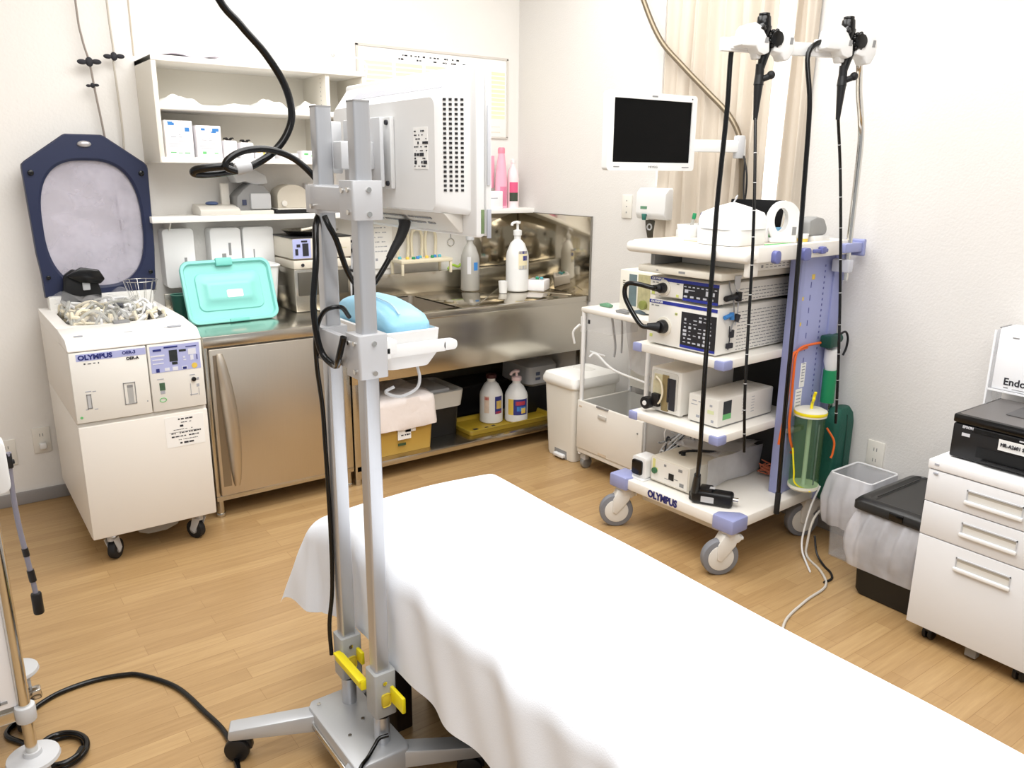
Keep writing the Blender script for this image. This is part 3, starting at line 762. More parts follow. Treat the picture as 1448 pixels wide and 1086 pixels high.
ty = thing('yellow_tray', 'shallow olive yellow tray on the low shelf under the sink', 'tray', (2.53, 3.57, .1))
tr = MB(); A = rrect(2.25, 2.83, 3.45, 3.7, .02)
def sc(P, k, z): return [(2.54 + (x - 2.54) * (1 - k / .29), 3.575 + (y - 3.575) * (1 - k / .125), z) for x, y in P]
tr.loft([sc(A, .012, .101), sc(A, 0, .13), sc(A, .006, .13), sc(A, .014, .112)])
obj('tray_body', tr, OLIVE, ty)
obj('tray_rim', MB().tube([(x, y, .13) for x, y in A], .004, 8, 1, closed=True), mat('olive_rim', (150, 128, 40), .4), ty)
obj('tray_marks', marks(Plane((2.3, 3.49, .113), (1, 0, 0), (0, 1, 0)), [(.03, .03, .03, .02), (.1, .025, .02, .012), (.15, .03, .02, .014)]), INK, ty)
LBm = [(-.9, .15, .16, .46, LBL_NAVY), (-.78, .02, .3, .4, LBL_YEL), (-.8, .05, .2, .27, LBL_BLUE), (-.75, .0, .4, .45, LBL_RED)]
bottle('pump_jug', 'white pump jug with a yellow and navy label at the front of the yellow tray', 2.62, 3.535, .113, .066, .288, WHITEPL, mat('pale_pink_cap', (240, 214, 216), .4),
       [(-.5, .85, .16, .48, LBL_NAVY), (-1.0, -.5, .16, .48, LBL_YEL), (-.3, .6, .36, .44, LBL_RED), (-.2, .75, .24, .33, LBL_BLUE), (.2, .65, .19, .3, LBL_YEL)], pump=True, aim=-PI * .62, group='detergent jugs')
bottle('capped_jug', 'white jug with a dark cap and red label behind the pump jug', 2.49, 3.6, .113, .066, .29, WHITEPL, mat('maroon_cap', (70, 30, 34), .4),
       [(.1, .85, .2, .55, LBL_NAVY), (.25, .8, .3, .46, LBL_YEL), (.15, .8, .2, .25, LBL_RED), (-.85, -.4, .22, .56, mat('cream_label', (226, 206, 190), .5, vary=.15, vscale=40)), (-.8, -.45, .48, .54, LBL_RED)], aim=-PI * .62, group='detergent jugs')
gc = thing('grey_canister', 'grey moulded canister on black legs at the far end of the low shelf', 'canister', (2.87, 3.72, .1))
obj('canister_body', MB().loft([[(x, y, .27) for x, y in rrect(2.76, 2.96, 3.6, 3.85, .04)], [(x, y, .29) for x, y in rrect(2.74, 2.97, 3.58, 3.87, .04)], [(x, y, .39) for x, y in rrect(2.745, 2.965, 3.585, 3.865, .03)], [(x, y, .42) for x, y in rrect(2.8, 2.95, 3.62, 3.84, .03)]]), GREYPL, gc)
obj('canister_cap', MB().cyl((2.87, 3.72, .415), (2.87, 3.72, .46), .035, n=20, bev=.005), WHITEPL, gc)
obj('canister_stand', MB().box(2.75, 2.96, 3.6, 3.86, .101, .27, .006), BLACK, gc)
obj('canister_print', marks(Plane((2.76, 3.58, .3), (1, 0, 0), (0, 0, 1)), [(.05, .05, .03, .02), (.05, .02, .035, .016)]), mat('slate_print', (96, 104, 130), .5), gc)

# ------------------------------------------------------------------ along the wall behind the refrigerator top
def pouch(label, x0, x1, z0, z1, tip):
    t = thing('paper_dispenser', label, 'dispenser', ((x0 + x1) / 2, WY, z0), 'white dispensers below the long shelf')
    obj('dispenser_body', MB().prism(rrect(x0, x1, z0, z1, .018), 'y', WY - .09, WY - .002, .006), WHITEPL, t)
    obj('dispenser_slot', marks(Plane((x0, WY - .09, z0), (1, 0, 0), (0, 0, 1)), tip), MIDGREY, t)
    return t
pouch('white dispenser under the long shelf at its reprocessor end', .9, 1.04, .95, 1.225, [(.095, .1, .012, .08), (.085, .06, .02, .014)])
pouch('white dispenser under the long shelf with a dark latch, middle of three', 1.115, 1.262, 1.0, 1.222, [(.09, .12, .012, .06), (.06, .09, .02, .02)])
pouch('white dispenser under the long shelf nearest the stacked recorders', 1.272, 1.425, 1.0, 1.222, [(.05, .09, .006, .05)])
pc = thing('grey_green_pot', 'dark green plastic pot beside the reprocessor behind the teal lid', 'pot', (.9, 3.93, .82))
obj('pot_body', MB().lathe(.93, 3.9, [(0, .821), (.03, .821), (.038, .93), (.034, .93), (.028, .826), (0, .826)], 20), mat('bottle_green', (40, 92, 80), .4), pc)
obj('pot_rim', MB().torus((.93, 3.9, .93), .037, .003), mat('pale_green_rim', (90, 140, 124), .4), pc)

sd = thing('steel_drawer_box', 'low grey two-bay steel box on the refrigerator top under the recorder', 'box', (1.57, 3.86, .82))
obj('box_shell', MB().box(1.43, 1.72, 3.74, 4.0, .821, 1.03, .004), STEEL_H, sd)
for a, b in ((1.445, 1.57), (1.58, 1.705)):
    obj('bay_door', MB().box(a, b, 3.732, 3.741, .9, 1.015, .002), mat('dark_bay', (96, 92, 84), .4, metal=.5, vary=.08), sd)  # bay fronts in a darker steel than the shell
pf_ = thing('flat_recorder', 'flat beige recorder under the blue-panelled recorder', 'recorder', (1.57, 3.87, 1.03))
obj('recorder_case', MB().box(1.425, 1.725, 3.73, 4.0, 1.031, 1.072, .006), BEIGE, pf_)
obj('recorder_button', MB().cyl((1.47, 3.73, 1.05), (1.47, 3.726, 1.05), .008, n=16), INK, pf_)
rc = thing('panel_recorder', 'small recorder with a blue and black key panel below the long shelf', 'recorder', (1.57, 3.87, 1.075))
obj('recorder_case', MB().box(1.425, 1.73, 3.735, 4.0, 1.078, 1.178, .006), BEIGE, rc)
PLr = Plane((1.425, 3.735, 1.078), (1, 0, 0), (0, 0, 1))
kp = obj('key_panel', marks(PLr, [(.047, .05, .09, .092)], .002), BANDBL, rc)
obj('panel_keys', marks(PLr, [(.03, .065, .018, .014), (.02, .035, .014, .03), (.065, .045, .03, .06), (.06, .085, .03, .008)], .0035), INK, kp)
obj('case_print', marks(PLr, [(.15, .06, .05, .012), (.15, .03, .05, .03), (.22, .07, .02, .01), (.24, .035, .02, .02), (.2, .048, .16, .002)], .001), mat('khaki_print', (190, 184, 120), .6, vary=.1), rc)
obj('lid_edge', MB().box(1.422, 1.733, 3.733, 4.0, 1.178, 1.184, .002), BLACK, rc)
mt = thing('metal_dish', 'wide shallow steel dish lying on the recorder under the long shelf', 'dish', (1.57, 3.86, 1.184))
obj('dish_bowl', MB().lathe(1.57, 3.86, [(0, 1.186), (.1, 1.186), (.135, 1.21), (.14, 1.21), (.105, 1.184), (0, 1.184)], 32), STEEL_H, mt)
obj('dish_tongs', MB().tube([(1.5, 3.8, 1.213), (1.6, 3.82, 1.222), (1.68, 3.84, 1.213)], .006, 8), BEIGE, mt)
bk = thing('dark_bundle', 'dark bundle of cables and tools on the refrigerator top behind the poles', 'bundle', (1.72, 3.9, .82))
for k in range(7):
    rnd = random.Random(40 + k)
    obj('cable_coil', MB().tube([(1.76 + rnd.uniform(0, .14), 3.86 + rnd.uniform(0, .1), .83 + rnd.uniform(.0, .34)) for q in range(5)], .007, 8), [INK, GREYPL, BLACK][k % 3], bk)
ns = thing('notice_sheet', 'white typed notice sheet hanging under the long shelf behind the poles', 'notice', (2.04, WY, 1.0))
obj('paper_sheet', MB().box(1.94, 2.13, WY - .012, WY - .008, .965, 1.22, .0005), PAPER, ns)
PLn = Plane((1.94, WY - .012, .965), (1, 0, 0), (0, 0, 1)); rr = []
for k in range(6): rr += script_lines(.02, .15, .225 - k * .026, .006, 60 + k, .75)
obj('sheet_print', marks(PLn, rr + [(.09, .05, .014, .014)], .0006), SOFTGREY, ns)
rk = thing('drying_rack', 'cream two-tier plastic rack holding coloured caps behind the sink basin', 'rack', (2.26, 3.97, .82))
rt = MB().box(2.1, 2.43, 3.9, 4.04, 1.0, 1.02, .004)
obj('rack_tray', rt, mat('cream_rack', (222, 212, 186), .45, vary=.03), rk)
for x in (2.11, 2.42):
    for y in (3.91, 4.03): obj('rack_leg', MB().box(x - .007, x + .007, y - .007, y + .007, .936, 1.0, .002), mat('cream_rack', (222, 212, 186), .45), rk)
for x in (2.18, 2.27, 2.36):
    obj('rack_hoop', MB().tube([(x - .03, 4.03, 1.01), (x - .035, 4.03, 1.12), (x - .02, 4.03, 1.17), (x + .02, 4.03, 1.17), (x + .035, 4.03, 1.12), (x + .03, 4.03, 1.01)], .009, 8), mat('cream_rack', (222, 212, 186), .45), rk)
for k in range(9):
    rnd = random.Random(70 + k)
    m = [mat('aqua_cap', (90, 176, 190), .4), LBL_YEL, GREEN, LBL_BLUE][k % 4]
    x, y = 2.13 + .032 * k, 3.93 + rnd.uniform(0, .05)
    single('valve_cap', MB().cyl((x, y, 1.02), (x + rnd.uniform(-.005, .005), y, 1.034), .011, .009, n=12, bev=.002), m,
           '%s %s valve cap from the pole end of the cream rack behind the basin' % (['first', 'second', 'third'][k // 4], ['aqua', 'yellow', 'green', 'blue'][k % 4]), 'cap', (x, y, 1.02), 'valve caps on the rack')

# ------------------------------------------------------------------ teal lid leaning on a white tub
tb = thing('white_tub', 'white tub standing behind the leaning teal lid', 'tub', (1.2, 3.9, .82))
obj('tub_body', MB().loft([[(x, y, .821) for x, y in rrect(1.02, 1.36, 3.8, 3.96, .03)], [(x, y, 1.05) for x, y in rrect(1.0, 1.38, 3.785, 3.975, .03)]]), WHITEPL, tb)
obj('tub_rim', MB().tube([(x, y, 1.05) for x, y in rrect(.998, 1.382, 3.783, 3.977, .03)], .006, 8, 1, True), WHITEPL, tb)
TA = R(20)
LF = Matrix.Translation((1.107, 3.645, .8235)) @ Matrix.Rotation(R(1.5), 4, 'Z') @ Matrix.Rotation(-TA, 4, 'X')
tl = thing('teal_lid', 'teal plastic tray lid leaning upright on the refrigerator top', 'lid', (0, 0, 0), frame=LF)
W2, HH = .207, .292
def lring(k, y, r): return [(x, y, z) for x, z in rrect(-W2 + k, W2 - k, k, HH - k, r, 7)]
lm = MB().loft([lring(.004, .022, .04), lring(0, .0, .045), lring(.003, -.006, .044), lring(.014, -.006, .036), lring(.02, .008, .032), lring(.058, .01, .03), lring(.062, .004, .028), lring(.098, .004, .02), lring(.102, -.001, .02), lring(.12, -.001, .01)], cap0=False, cap1=True)
obj('lid_panel', lm, TEAL, tl, smooth=50)
obj('latch', MB().box(-.045, .03, -.012, .006, HH - .03, HH + .006, .004), mat('teal_dark', (116, 200, 190), .4), tl)  # latches in a slightly deeper teal than the lid
obj('latch', MB().box(-.03, .06, -.011, .004, -.0, .016, .003), mat('teal_dark', (116, 200, 190), .4), tl)
obj('paper_label', MB().prism(rrect(-.018, .055, .115, .15, .006), 'y', -.0025, -.001), PAPER, tl)

# ------------------------------------------------------------------ endoscope reprocessor
wa = thing('endoscope_reprocessor', 'white floor-standing endoscope reprocessor on casters with its lid raised', 'medical washer', (.6, 3.6, 0))
ax0, ax1, ay0, ay1 = .362, .828, 3.2, 3.98
obj('lower_body', MB().box(ax0, ax1, ay0 + .02, ay1, .115, .578, .004), IVORY, wa)
obj('lower_door', MB().box(ax0 + .001, ax1 - .001, ay0, ay0 + .022, .115, .568, .005), IVORY, wa)
obj('upper_body', MB().box(ax0, ax1, ay0 + .02, ay1, .578, .852, .004), IVORY, wa)
ul = obj('detergent_door', MB().box(ax0 + .001, .624, ay0, ay0 + .022, .584, .85, .004), mat('ivory_panel', (238, 236, 230), .42, vary=.02), wa)
ur = obj('control_panel', MB().box(.628, ax1 - .001, ay0, ay0 + .022, .584, .85, .004), mat('ivory_panel', (238, 236, 230), .42), wa)
PW = Plane((ax0, ay0, .584), (1, 0, 0), (0, 0, 1))
obj('brand_band', marks(PW, [(.142, .246, .236, .026)], .0008), BANDBL, ul)
obj('brand_lettering', text_mb('OLYMPUS', .024, PW, .03, .245, bold=.0012, ext=.0012, width=.115), INKBLUE, ul)
obj('model_lettering', text_mb('OER-3', .017, PW, .178, .247, ext=.0012, bold=.0005), INKBLUE, ul)
obj('model_lettering', text_mb('OER-A', .015, PW, .19, .224, ext=.0012, bold=.0005), INK, ul)
obj('small_lettering', marks(PW, [(.05, .222, .006, .005), (.066, .221, .012, .003), (.082, .222, .008, .003), (.096, .221, .004, .005)], .0006), INK, ul)
def slotframe(a, b, w, hh, name, parent):
    mb = MB(); M = PW.M(); e = .003
    mb.box(a - w / 2, a - w / 2 + e, b - hh / 2, b + hh / 2, 0, .002, M=M); mb.box(a + w / 2 - e, a + w / 2, b - hh / 2, b + hh / 2, 0, .002, M=M)
    mb.box(a - w / 2, a + w / 2, b + hh / 2 - e, b + hh / 2, 0, .002, M=M); mb.box(a - w / 2, a + w / 2, b - hh / 2, b - hh / 2 + e, 0, .002, M=M)
    return obj(name, mb, MIDGREY, parent)
slotframe(.05, .08, .016, .055, 'gauge_frame', ul); obj('gauge_window', marks(PW, [(.05, .08, .01, .048)], .001), GREYPL, ul)
slotframe(.19, .09, .042, .085, 'window_frame', ul); obj('level_window', marks(PW, [(.192, .082, .02, .06)], .001), mat('window_grey', (178, 178, 176), .4), ul); obj('window_shadow', marks(PW, [(.192, .118, .02, .01)], .0014), MIDGREY, ul)
obj('gauge_print', marks(PW, [(.05, .118, .02, .003), (.07, .116, .012, .003), (.04, .05, .01, .003), (.07, .048, .012, .003), (.248, .05, .004, .005)], .0008), SOFTGREY, ul)
obj('green_mark', MB().cyl(PW.M() @ Vector((.018, .022, 0)), PW.M() @ Vector((.018, .022, .0012)), .005, n=14), LBL_GREEN, ul)
obj('control_film', marks(PW, [(.365, .206, .182, .104)], .0009), BANDBL, ur)
obj('control_display', marks(PW, [(.357, .215, .03, .045), (.392, .232, .026, .008), (.36, .185, .02, .01)], .0022), mat('display_black', (38, 44, 44), .25), ur)
obj('control_keys', marks(PW, [(.3, .22, .05, .006), (.3, .205, .04, .004), (.3, .19, .04, .004), (.427, .224, .03, .024), (.425, .2, .012, .02), (.33, .164, .018, .012), (.36, .164, .02, .014), (.395, .163, .02, .012), (.396, .205, .008, .006), (.398, .194, .01, .004)], .0016), mat('key_white', (226, 228, 238), .4), ur)
obj('control_print', marks(PW, [(.3, .242, .03, .008), (.35, .25, .05, .006), (.296, .163, .012, .014), (.395, .162, .014, .009), (.425, .245, .04, .003), (.444, .2, .003, .02)], .0024), INKBLUE, ur)
obj('yellow_key', MB().cyl(PW.M() @ Vector((.432, .167, 0)), PW.M() @ Vector((.432, .167, .002)), .011, n=18), LBL_YEL, ur)
obj('indicator_lamp', marks(PW, [(.306, .098, .02, .03)], .0016), mat('green_black', (70, 100, 76), .4, vary=.3, vscale=60), ur)
obj('indicator_print', marks(PW, [(.302, .128, .024, .003), (.306, .075, .016, .012), (.42, .13, .02, .003)], .001), SOFTGREY, ur)
obj('green_ring', MB().tube([PW.M() @ Vector((.304 + .012 * math.cos(a * PI / 8), .045 + .008 * math.sin(a * PI / 8), .001)) for a in range(16)], .0014, 6, 1, True), LBL_GREEN, ur)
obj('rotary_switch', MB().cyl(PW.M() @ Vector((.424, .112, 0)), PW.M() @ Vector((.424, .112, .008)), .009, n=18, bev=.002), BLACK, ur)
obj('small_keys', marks(PW, [(.44, .112, .008, .01), (.438, .085, .01, .012), (.42, .05, .03, .003), (.41, .07, .002, .05), (.44, .06, .002, .03)], .001), SOFTGREY, ur)
nt_ = obj('taped_notice', MB().box(.662, .808, ay0 - .001, ay0, .43, .555), PAPER, wa)
PQ = Plane((.662, ay0 - .001, .43), (1, 0, 0), (0, 0, 1)); rr = []
for k, (a0, a1, hh) in enumerate(((.05, .1, .007), (.06, .1, .004), (.055, .095, .01), (.03, .1, .003), (.02, .13, .006), (.02, .12, .006), (.04, .12, .003), (.05, .1, .009))): rr += script_lines(a0, a1, .112 - k * .014, hh, 90 + k, .9)
obj('notice_print', marks(PQ, rr + [(.073, .06, .12, .001)], .0005), INK, nt_)
# top deck: sloping front lip and a flat surround with an open basin
dk = MB()
dk.prism([(ay0, .852), (ay0, .86), (ay0 + .04, .893), (3.42, .905), (3.42, .852)], 'x', ax0, ax1, .004)
ox0, ox1, oy0, oy1 = .408, .785, 3.44, 3.86
Oo = rrect(ax0, ax1, 3.42, ay1, .004, 6); Io = rrect(ox0, ox1, oy0, oy1, .09, 6)
dk.loft([[(x, y, .852) for x, y in Oo], [(x, y, .905) for x, y in Oo], [(x, y, .905) for x, y in Io], [(x, y, .86) for x, y in Io]], cap0=False, cap1=False)
obj('top_deck', dk, mat('deck_white', (244, 241, 236), .38, vary=.01), wa)
obj('wash_basin', MB().loft([[(x, y, .904) for x, y in rrect(ox0, ox1, oy0, oy1, .09, 6)], [(x, y, .84) for x, y in rrect(ox0 + .005, ox1 - .005, oy0 + .005, oy1 - .005, .09, 6)], [(x, y, .74) for x, y in rrect(ox0 + .03, ox1 - .03, oy0 + .03, oy1 - .03, .08, 6)]], cap0=False, cap1=True), mat('basin_steel', (150, 148, 142), .3, metal=.6, vary=.05), wa)
PD = Plane((ax0, ay0 + .05, .8965), (1, 0, 0), (0, 1, .07))
obj('deck_print', marks(PD, [(.05, .02, .03, .012), (.39, .03, .05, .02), (.37, .02, .04, .004), (.22, .015, .03, .004)], .0008), SOFTGREY, wa)
obj('deck_latch', MB().box(.56, .62, 3.415, 3.45, .9, .915, .004), MIDGREY, wa)
# raised lid: navy frame around a clear window
LW = Matrix.Translation((.618, 3.935, .955)) @ Matrix.Rotation(R(-2.5), 4, 'X')
outer = [(-.228, 0), (.222, 0), (.228, .1), (.236, .19), (.246, .54), (.243, .556), (.232, .568), (.082, .676), (.07, .681), (-.068, .681), (-.08, .676), (-.232, .568), (-.244, .556), (-.246, .54), (-.238, .19), (-.23, .1)]
def ray_poly(poly, c, a):
    d = (math.cos(a), math.sin(a)); best = None
    for p, q in zip(poly, poly[1:] + poly[:1]):
        ex, ey = q[0] - p[0], q[1] - p[1]; den = d[0] * ey - d[1] * ex
        if abs(den) < 1e-12: continue
        t = ((p[0] - c[0]) * ey - (p[1] - c[1]) * ex) / den; s = ((p[0] - c[0]) * d[1] - (p[1] - c[1]) * d[0]) / den
        if t > 0 and -1e-6 <= s <= 1 + 1e-6: best = t if best is None else min(best, t)
    return (c[0] + d[0] * best, c[1] + d[1] * best)
CC = (0, .305); NN = 96
def sup(a, w, h_, n=2.7):
    c, s = math.cos(a), math.sin(a)
    r = (abs(c / w) ** n + abs(s / h_) ** n) ** (-1 / n); return (CC[0] + r * c, CC[1] + r * s)
angs = [2 * PI * k / NN for k in range(NN)]
angs += [math.atan2(p[1] - CC[1], p[0] - CC[0]) % (2 * PI) for p in outer]; angs = sorted(angs)
OUT = [ray_poly(outer, CC, a) for a in angs]; INN = [sup(a, .196, .268) for a in angs]; INM = [sup(a, .206, .278) for a in angs]
def L3(P, y, k=1.0): return [(CC[0] + (x - CC[0]) * k, y, CC[1] + (z - CC[1]) * k) for x, z in P]
lf = MB()
lf.loft([L3(INN, .03), L3(OUT, .03, .995), L3(OUT, .0), L3(OUT, -.008, .985), L3(INM, -.008), L3(INN, .0), L3(INN, .03)], cap0=False, cap1=False, M=LW)
ld = obj('lid_frame', lf, NAVY, wa, smooth=35)
lg = MB().prism(INN, 'y', .012, .016, M=LW)
obj('lid_window', lg, LIDGLASS, ld)
obj('lid_latch', MB().ball((0, -.01, .64), (.028, .012, .014), M=LW), mat('latch_steel', (190, 188, 190), .3, metal=.5), ld)
for sx in (-1, 1):
    obj('lid_bolt', MB().cyl((sx * .214, -.006, .52), (sx * .214, -.018, .52), .012, n=16, bev=.003, M=LW), GLOSSBLK, ld)
    obj('lid_bolt', MB().cyl((sx * .205, -.006, .085), (sx * .205, -.016, .085), .009, n=16, bev=.002, M=LW), GLOSSBLK, ld)
obj('hinge_block', MB().box(.4, .82, 3.9, 3.97, .9, .96, .006), mat('ivory_panel', (238, 236, 230), .42), wa)
bkk = MB().box(.36, .43, 3.93, 3.97, .9, .965, .006)
bkk.bm.free()
def small_caster(x, y, par, wr=.034, ww=.024, dirx=.6, m=RUBBER, fork=GREYPL, h=.115, wheelname='caster_wheel'):
    a = math.atan2(.8, dirx); M = Matrix.Translation((x, y, 0)) @ Matrix.Rotation(a, 4, 'Z')
    f = MB().box(-.03, .03, -.03, .03, h - .006, h, .002, M=M)
    f.cyl((0, 0, h - .03), (0, 0, h - .004), .016, n=16, M=M)
    for s in (-1, 1):
        f.prism([(-.02, h - .02), (.018, h - .02), (.03 + .005, wr), (.012, wr - .012)], 'y', s * (ww / 2 + .004) - .0015, s * (ww / 2 + .004) + .0015, M=M)
    fk = obj('caster_fork', f, fork, par)
    wl = MB().cyl((.022, -ww / 2, wr), (.022, ww / 2, wr), wr, n=28, bev=.006, M=M)
    obj(wheelname, wl, m, fk)
    obj('wheel_hub', MB().cyl((.022, -ww / 2 - .002, wr), (.022, ww / 2 + .002, wr), wr * .45, n=18, M=M), MIDGREY, fk)
    return fk
small_caster(.43, 3.24, wa, .04, .03); small_caster(.765, 3.245, wa, .04, .03, -.5); small_caster(.43, 3.9, wa, .04, .03); small_caster(.765, 3.9, wa, .04, .03)
obj('drip_pan', MB().prism([(.52, .115), (.7, .115), (.685, .08), (.64, .065), (.57, .065), (.535, .08)], 'y', 3.26, 3.5, .004), MIDGREY, wa)

# tangle of tubes lying in the open basin: nobody could count it
def tangle(name, label, seed, count, r, m, zlo, zhi, spread=1.0, cat='tubing'):
    rnd = random.Random(seed); mb = MB()
    for k in range(count):
        cx, cy = rnd.uniform(.46, .7), rnd.uniform(3.5, 3.78); pts = []
        for q in range(rnd.randint(5, 9)):
            cx = min(.76, max(.43, cx + rnd.uniform(-.1, .1) * spread)); cy = min(3.83, max(3.47, cy + rnd.uniform(-.1, .1) * spread))
            pts.append((cx, cy, rnd.uniform(zlo, zhi)))
        mb.tube(pts, r * rnd.uniform(.8, 1.25), 7, 7)
    return single(name, mb, m, label, cat, (.6, 3.64, zlo), kind='stuff')
tangle('clear_tubing_tangle', 'tangle of clear tubes heaped in the open reprocessor basin', 21, 22, .006, TUBECLEAR, .82, .96)
tangle('cream_tubing_tangle', 'tangle of cream tubes and leads heaped in the open reprocessor basin', 22, 22, .0068, mat('cream_tube', (226, 216, 192), .4, vary=.08), .8, .952)
tangle('white_tubing_tangle', 'tangle of white leads among the clear tubes in the basin', 23, 22, .0072, WHITEPL, .8, .95)
tangle('grey_connector_tangle', 'jumble of dark grey connectors under the tubes in the basin', 24, 9, .0075, mat('slate_tube', (92, 94, 100), .4), .8, .93, .6)
def film(name, label, x0, x1, y0, y1, z0, amp, m, seed, cat='film'):
    rnd = random.Random(seed); a, b, c = [rnd.uniform(0, 6) for _ in range(3)]
    mb = MB().grid(lambda u, v: Vector((x0 + (x1 - x0) * u + .01 * math.sin(v * 9 + a), y0 + (y1 - y0) * v, z0 + amp * (math.sin(u * 8 + a) * math.cos(v * 6 + b) + .5 * math.sin(u * 17 + c * v)) + amp)), 24, 24)
    single(name, mb, m, label, cat, ((x0 + x1) / 2, (y0 + y1) / 2, z0), smooth=60)
FILM = glassy('crinkled_clear_film', (236, 236, 238), .16, .1)
film('clear_film', 'crinkled clear plastic film draped over the tubes at the front of the basin', .42, .66, 3.38, 3.6, .912, .018, FILM, 4)
film('clear_film_sheet', 'crinkled clear film sheet over the far half of the basin', .4, .7, 3.62, 3.88, .945, .02, FILM, 5)
bs_ = thing('wire_basket', 'fine wire basket standing in the basin at the refrigerator side', 'basket', (.75, 3.79, .87))
wm = MB()
for k in range(12):
    a = 2 * PI * k / 12; wm.tube([(.75 + .035 * math.cos(a), 3.8 + .03 * math.sin(a), .9), (.75 + .07 * math.cos(a), 3.8 + .07 * math.sin(a), 1.02)], .0009, 6)
obj('basket_wires', wm, CHROME, bs_)
rm = MB().torus((.75, 3.8, 1.02), .07, .0015)
obj('basket_rim', rm, CHROME, bs_)
bcn = thing('black_connector', 'black moulded connector standing against the raised lid in the basin', 'connector', (.52, 3.86, .9))
obj('connector_body', MB().prism([(.44, .93), (.6, .93), (.605, .97), (.59, 1.04), (.55, 1.06), (.5, 1.075), (.465, 1.05), (.46, 1.0)], 'y', 3.875, 3.915, .01), BLACK, bcn)
obj('connector_cap', MB().box(.53, .56, 3.862, 3.872, .985, 1.05, .004), GREYPL, bcn)
obj('connector_wing', MB().prism([(.47, 1.05), (.53, 1.085), (.6, 1.07), (.62, 1.03), (.6, 1.01), (.52, 1.02)], 'y', 3.85, 3.875, .006), GLOSSBLK, bcn)

# lines hanging from the ceiling behind the reprocessor
def hang_line(label, pts, clips, m, r=.0045):
    t = thing('hanging_tube', label, 'tube', pts[-1], 'hanging tubes behind the reprocessor')
    obj('tube_line', MB().tube(pts, r, 8), m, t)
    for x, z, s in clips:
        mb = MB().ball((x - .028 * s, 4.022, z - .002), (.02 * s, .007, .011 * s)).ball((x + .028 * s, 4.022, z + .002), (.02 * s, .007, .011 * s)).ball((x, 4.022, z), (.016 * s, .009, .02 * s))
        obj('roller_clip', mb, INK, t)
DT = mat('smoky_tube', (150, 140, 132), .35, vary=.1)
hang_line('darker tube hanging from the ceiling with a black clip, farther from the shelf', [(.664, 4.03, CZ - .002), (.664, 4.03, 2.18), (.672, 4.03, 2.03), (.69, 4.03, 1.93), (.7, 4.03, 1.8), (.715, 4.03, 1.63), (.735, 4.03, 1.3), (.745, 4.03, 1.1)], [(.688, 1.935, 1), (.69, 1.84, .55)], DT)
hang_line('pale tube hanging from the ceiling with a black clip, nearer the shelf', [(.785, 4.03, CZ - .002), (.785, 4.03, 2.19), (.79, 4.03, 2.0), (.785, 4.03, 1.95), (.79, 4.03, 1.63), (.77, 4.03, 1.3), (.76, 4.03, 1.1)], [(.788, 1.965, .9)], mat('pale_tube', (196, 188, 176), .35, vary=.1))
# ------------------------------------------------------------------ rolling monitor stand
ms = thing('monitor_stand', 'silver rolling stand with two square poles beside the bed', 'monitor stand', (.73, 1.65, 0))
PX = .75; PY = (1.56, 1.75)
bp = MB().prism([(.65, 1.5), (.79, 1.5), (.8, 1.515), (.795, 1.79), (.775, 1.81), (.665, 1.81), (.65, 1.79)], 'z', .055, .12, .006)
base = obj('base_plate', bp, SILVER, ms)
for xx, yy in ((.745, 1.66), (.69, 1.62), (.675, 1.78)): obj('base_screw', MB().cyl((xx, yy, .12), (xx, yy, .1235), .005, n=12), CHROME, base)
obj('base_rail', MB().box(.644, .651, 1.53, 1.78, .075, .09, .002), CHROME, base)
def stand_leg(p0, p1, cast=True):
    p0 = Vector(p0); p1 = Vector(p1); d = (p1 - p0); L_ = d.length; a = math.atan2(d.y, d.x)
    M = Matrix.Translation(p0) @ Matrix.Rotation(a, 4, 'Z')
    lg_ = obj('leg', MB().prism([(-.02, .06), (L_, .068), (L_ + .004, .075), (L_, .098), (-.02, .112)], 'y', -.024, .024, .005, M=M), SILVER, ms)
    if cast:
        q = M @ Vector((L_ - .03, 0, 0))
        c = MB().cyl((q.x, q.y, .05), (q.x, q.y, .07), .01, n=12)
        for s in (-1, 1):
            M2 = Matrix.Translation((q.x, q.y, 0)) @ Matrix.Rotation(2.55, 4, 'Z')
            c.cyl((.012, s * .004, .033), (.012, s * .024, .033), .033, n=24, bev=.006, M=M2)
        c.prism([(-.026, .03), (.03, .045), (.03, .062), (0, .07), (-.024, .058)], 'y', -.012, .012, .004, M=M2)
        obj('caster', c, BLACK, lg_)
stand_leg((.665, 1.775, 0), (.462, 1.862, 0)); stand_leg((.785, 1.525, 0), (.975, 1.43, 0))
stand_leg((.665, 1.53, 0), (.49, 1.4, 0)); stand_leg((.785, 1.785, 0), (.96, 1.87, 0))
hw = .0185
for i, y in enumerate(PY):
    pb_ = MB().prism(rrect(PX - hw, PX + hw, y - hw, y + hw, .005), 'z', .22, 1.632)
    pole = obj('pole', pb_, ALU, ms)
    cp = MB().prism(rrect(PX - hw - .0006, PX + hw + .0006, y - hw - .0006, y + hw + .0006, .005), 'z', 1.631, 1.6345)
    obj('pole_cap', cp, MIDGREY, pole)
    lo = MB().cyl((PX, y, .118), (PX, y, .24), .0195, n=24)
    lower = obj('pole_sleeve', lo, ALU, ms)
    obj('sleeve_ring', MB().cyl((PX, y, .196), (PX, y, .204), .022, n=24), BLACK, lower)
    cl = MB().prism(rrect(PX - .027, PX + .03, y - .027, y + .027, .006), 'z', .205, .325, .003)
    clamp = obj('base_clamp', cl, mat('clamp_grey', (170, 171, 170), .45, vary=.04), ms)
    obj('clamp_bolt', MB().cyl((PX - .002, y - .027, .3), (PX - .002, y - .031, .3), .006, n=6), CHROME, clamp)
    obj('release_tab', MB().box(PX - .012, PX + .012, y - .032, y - .027, .235, .27, .006), mat('dull_yellow', (214, 192, 60), .45), clamp)
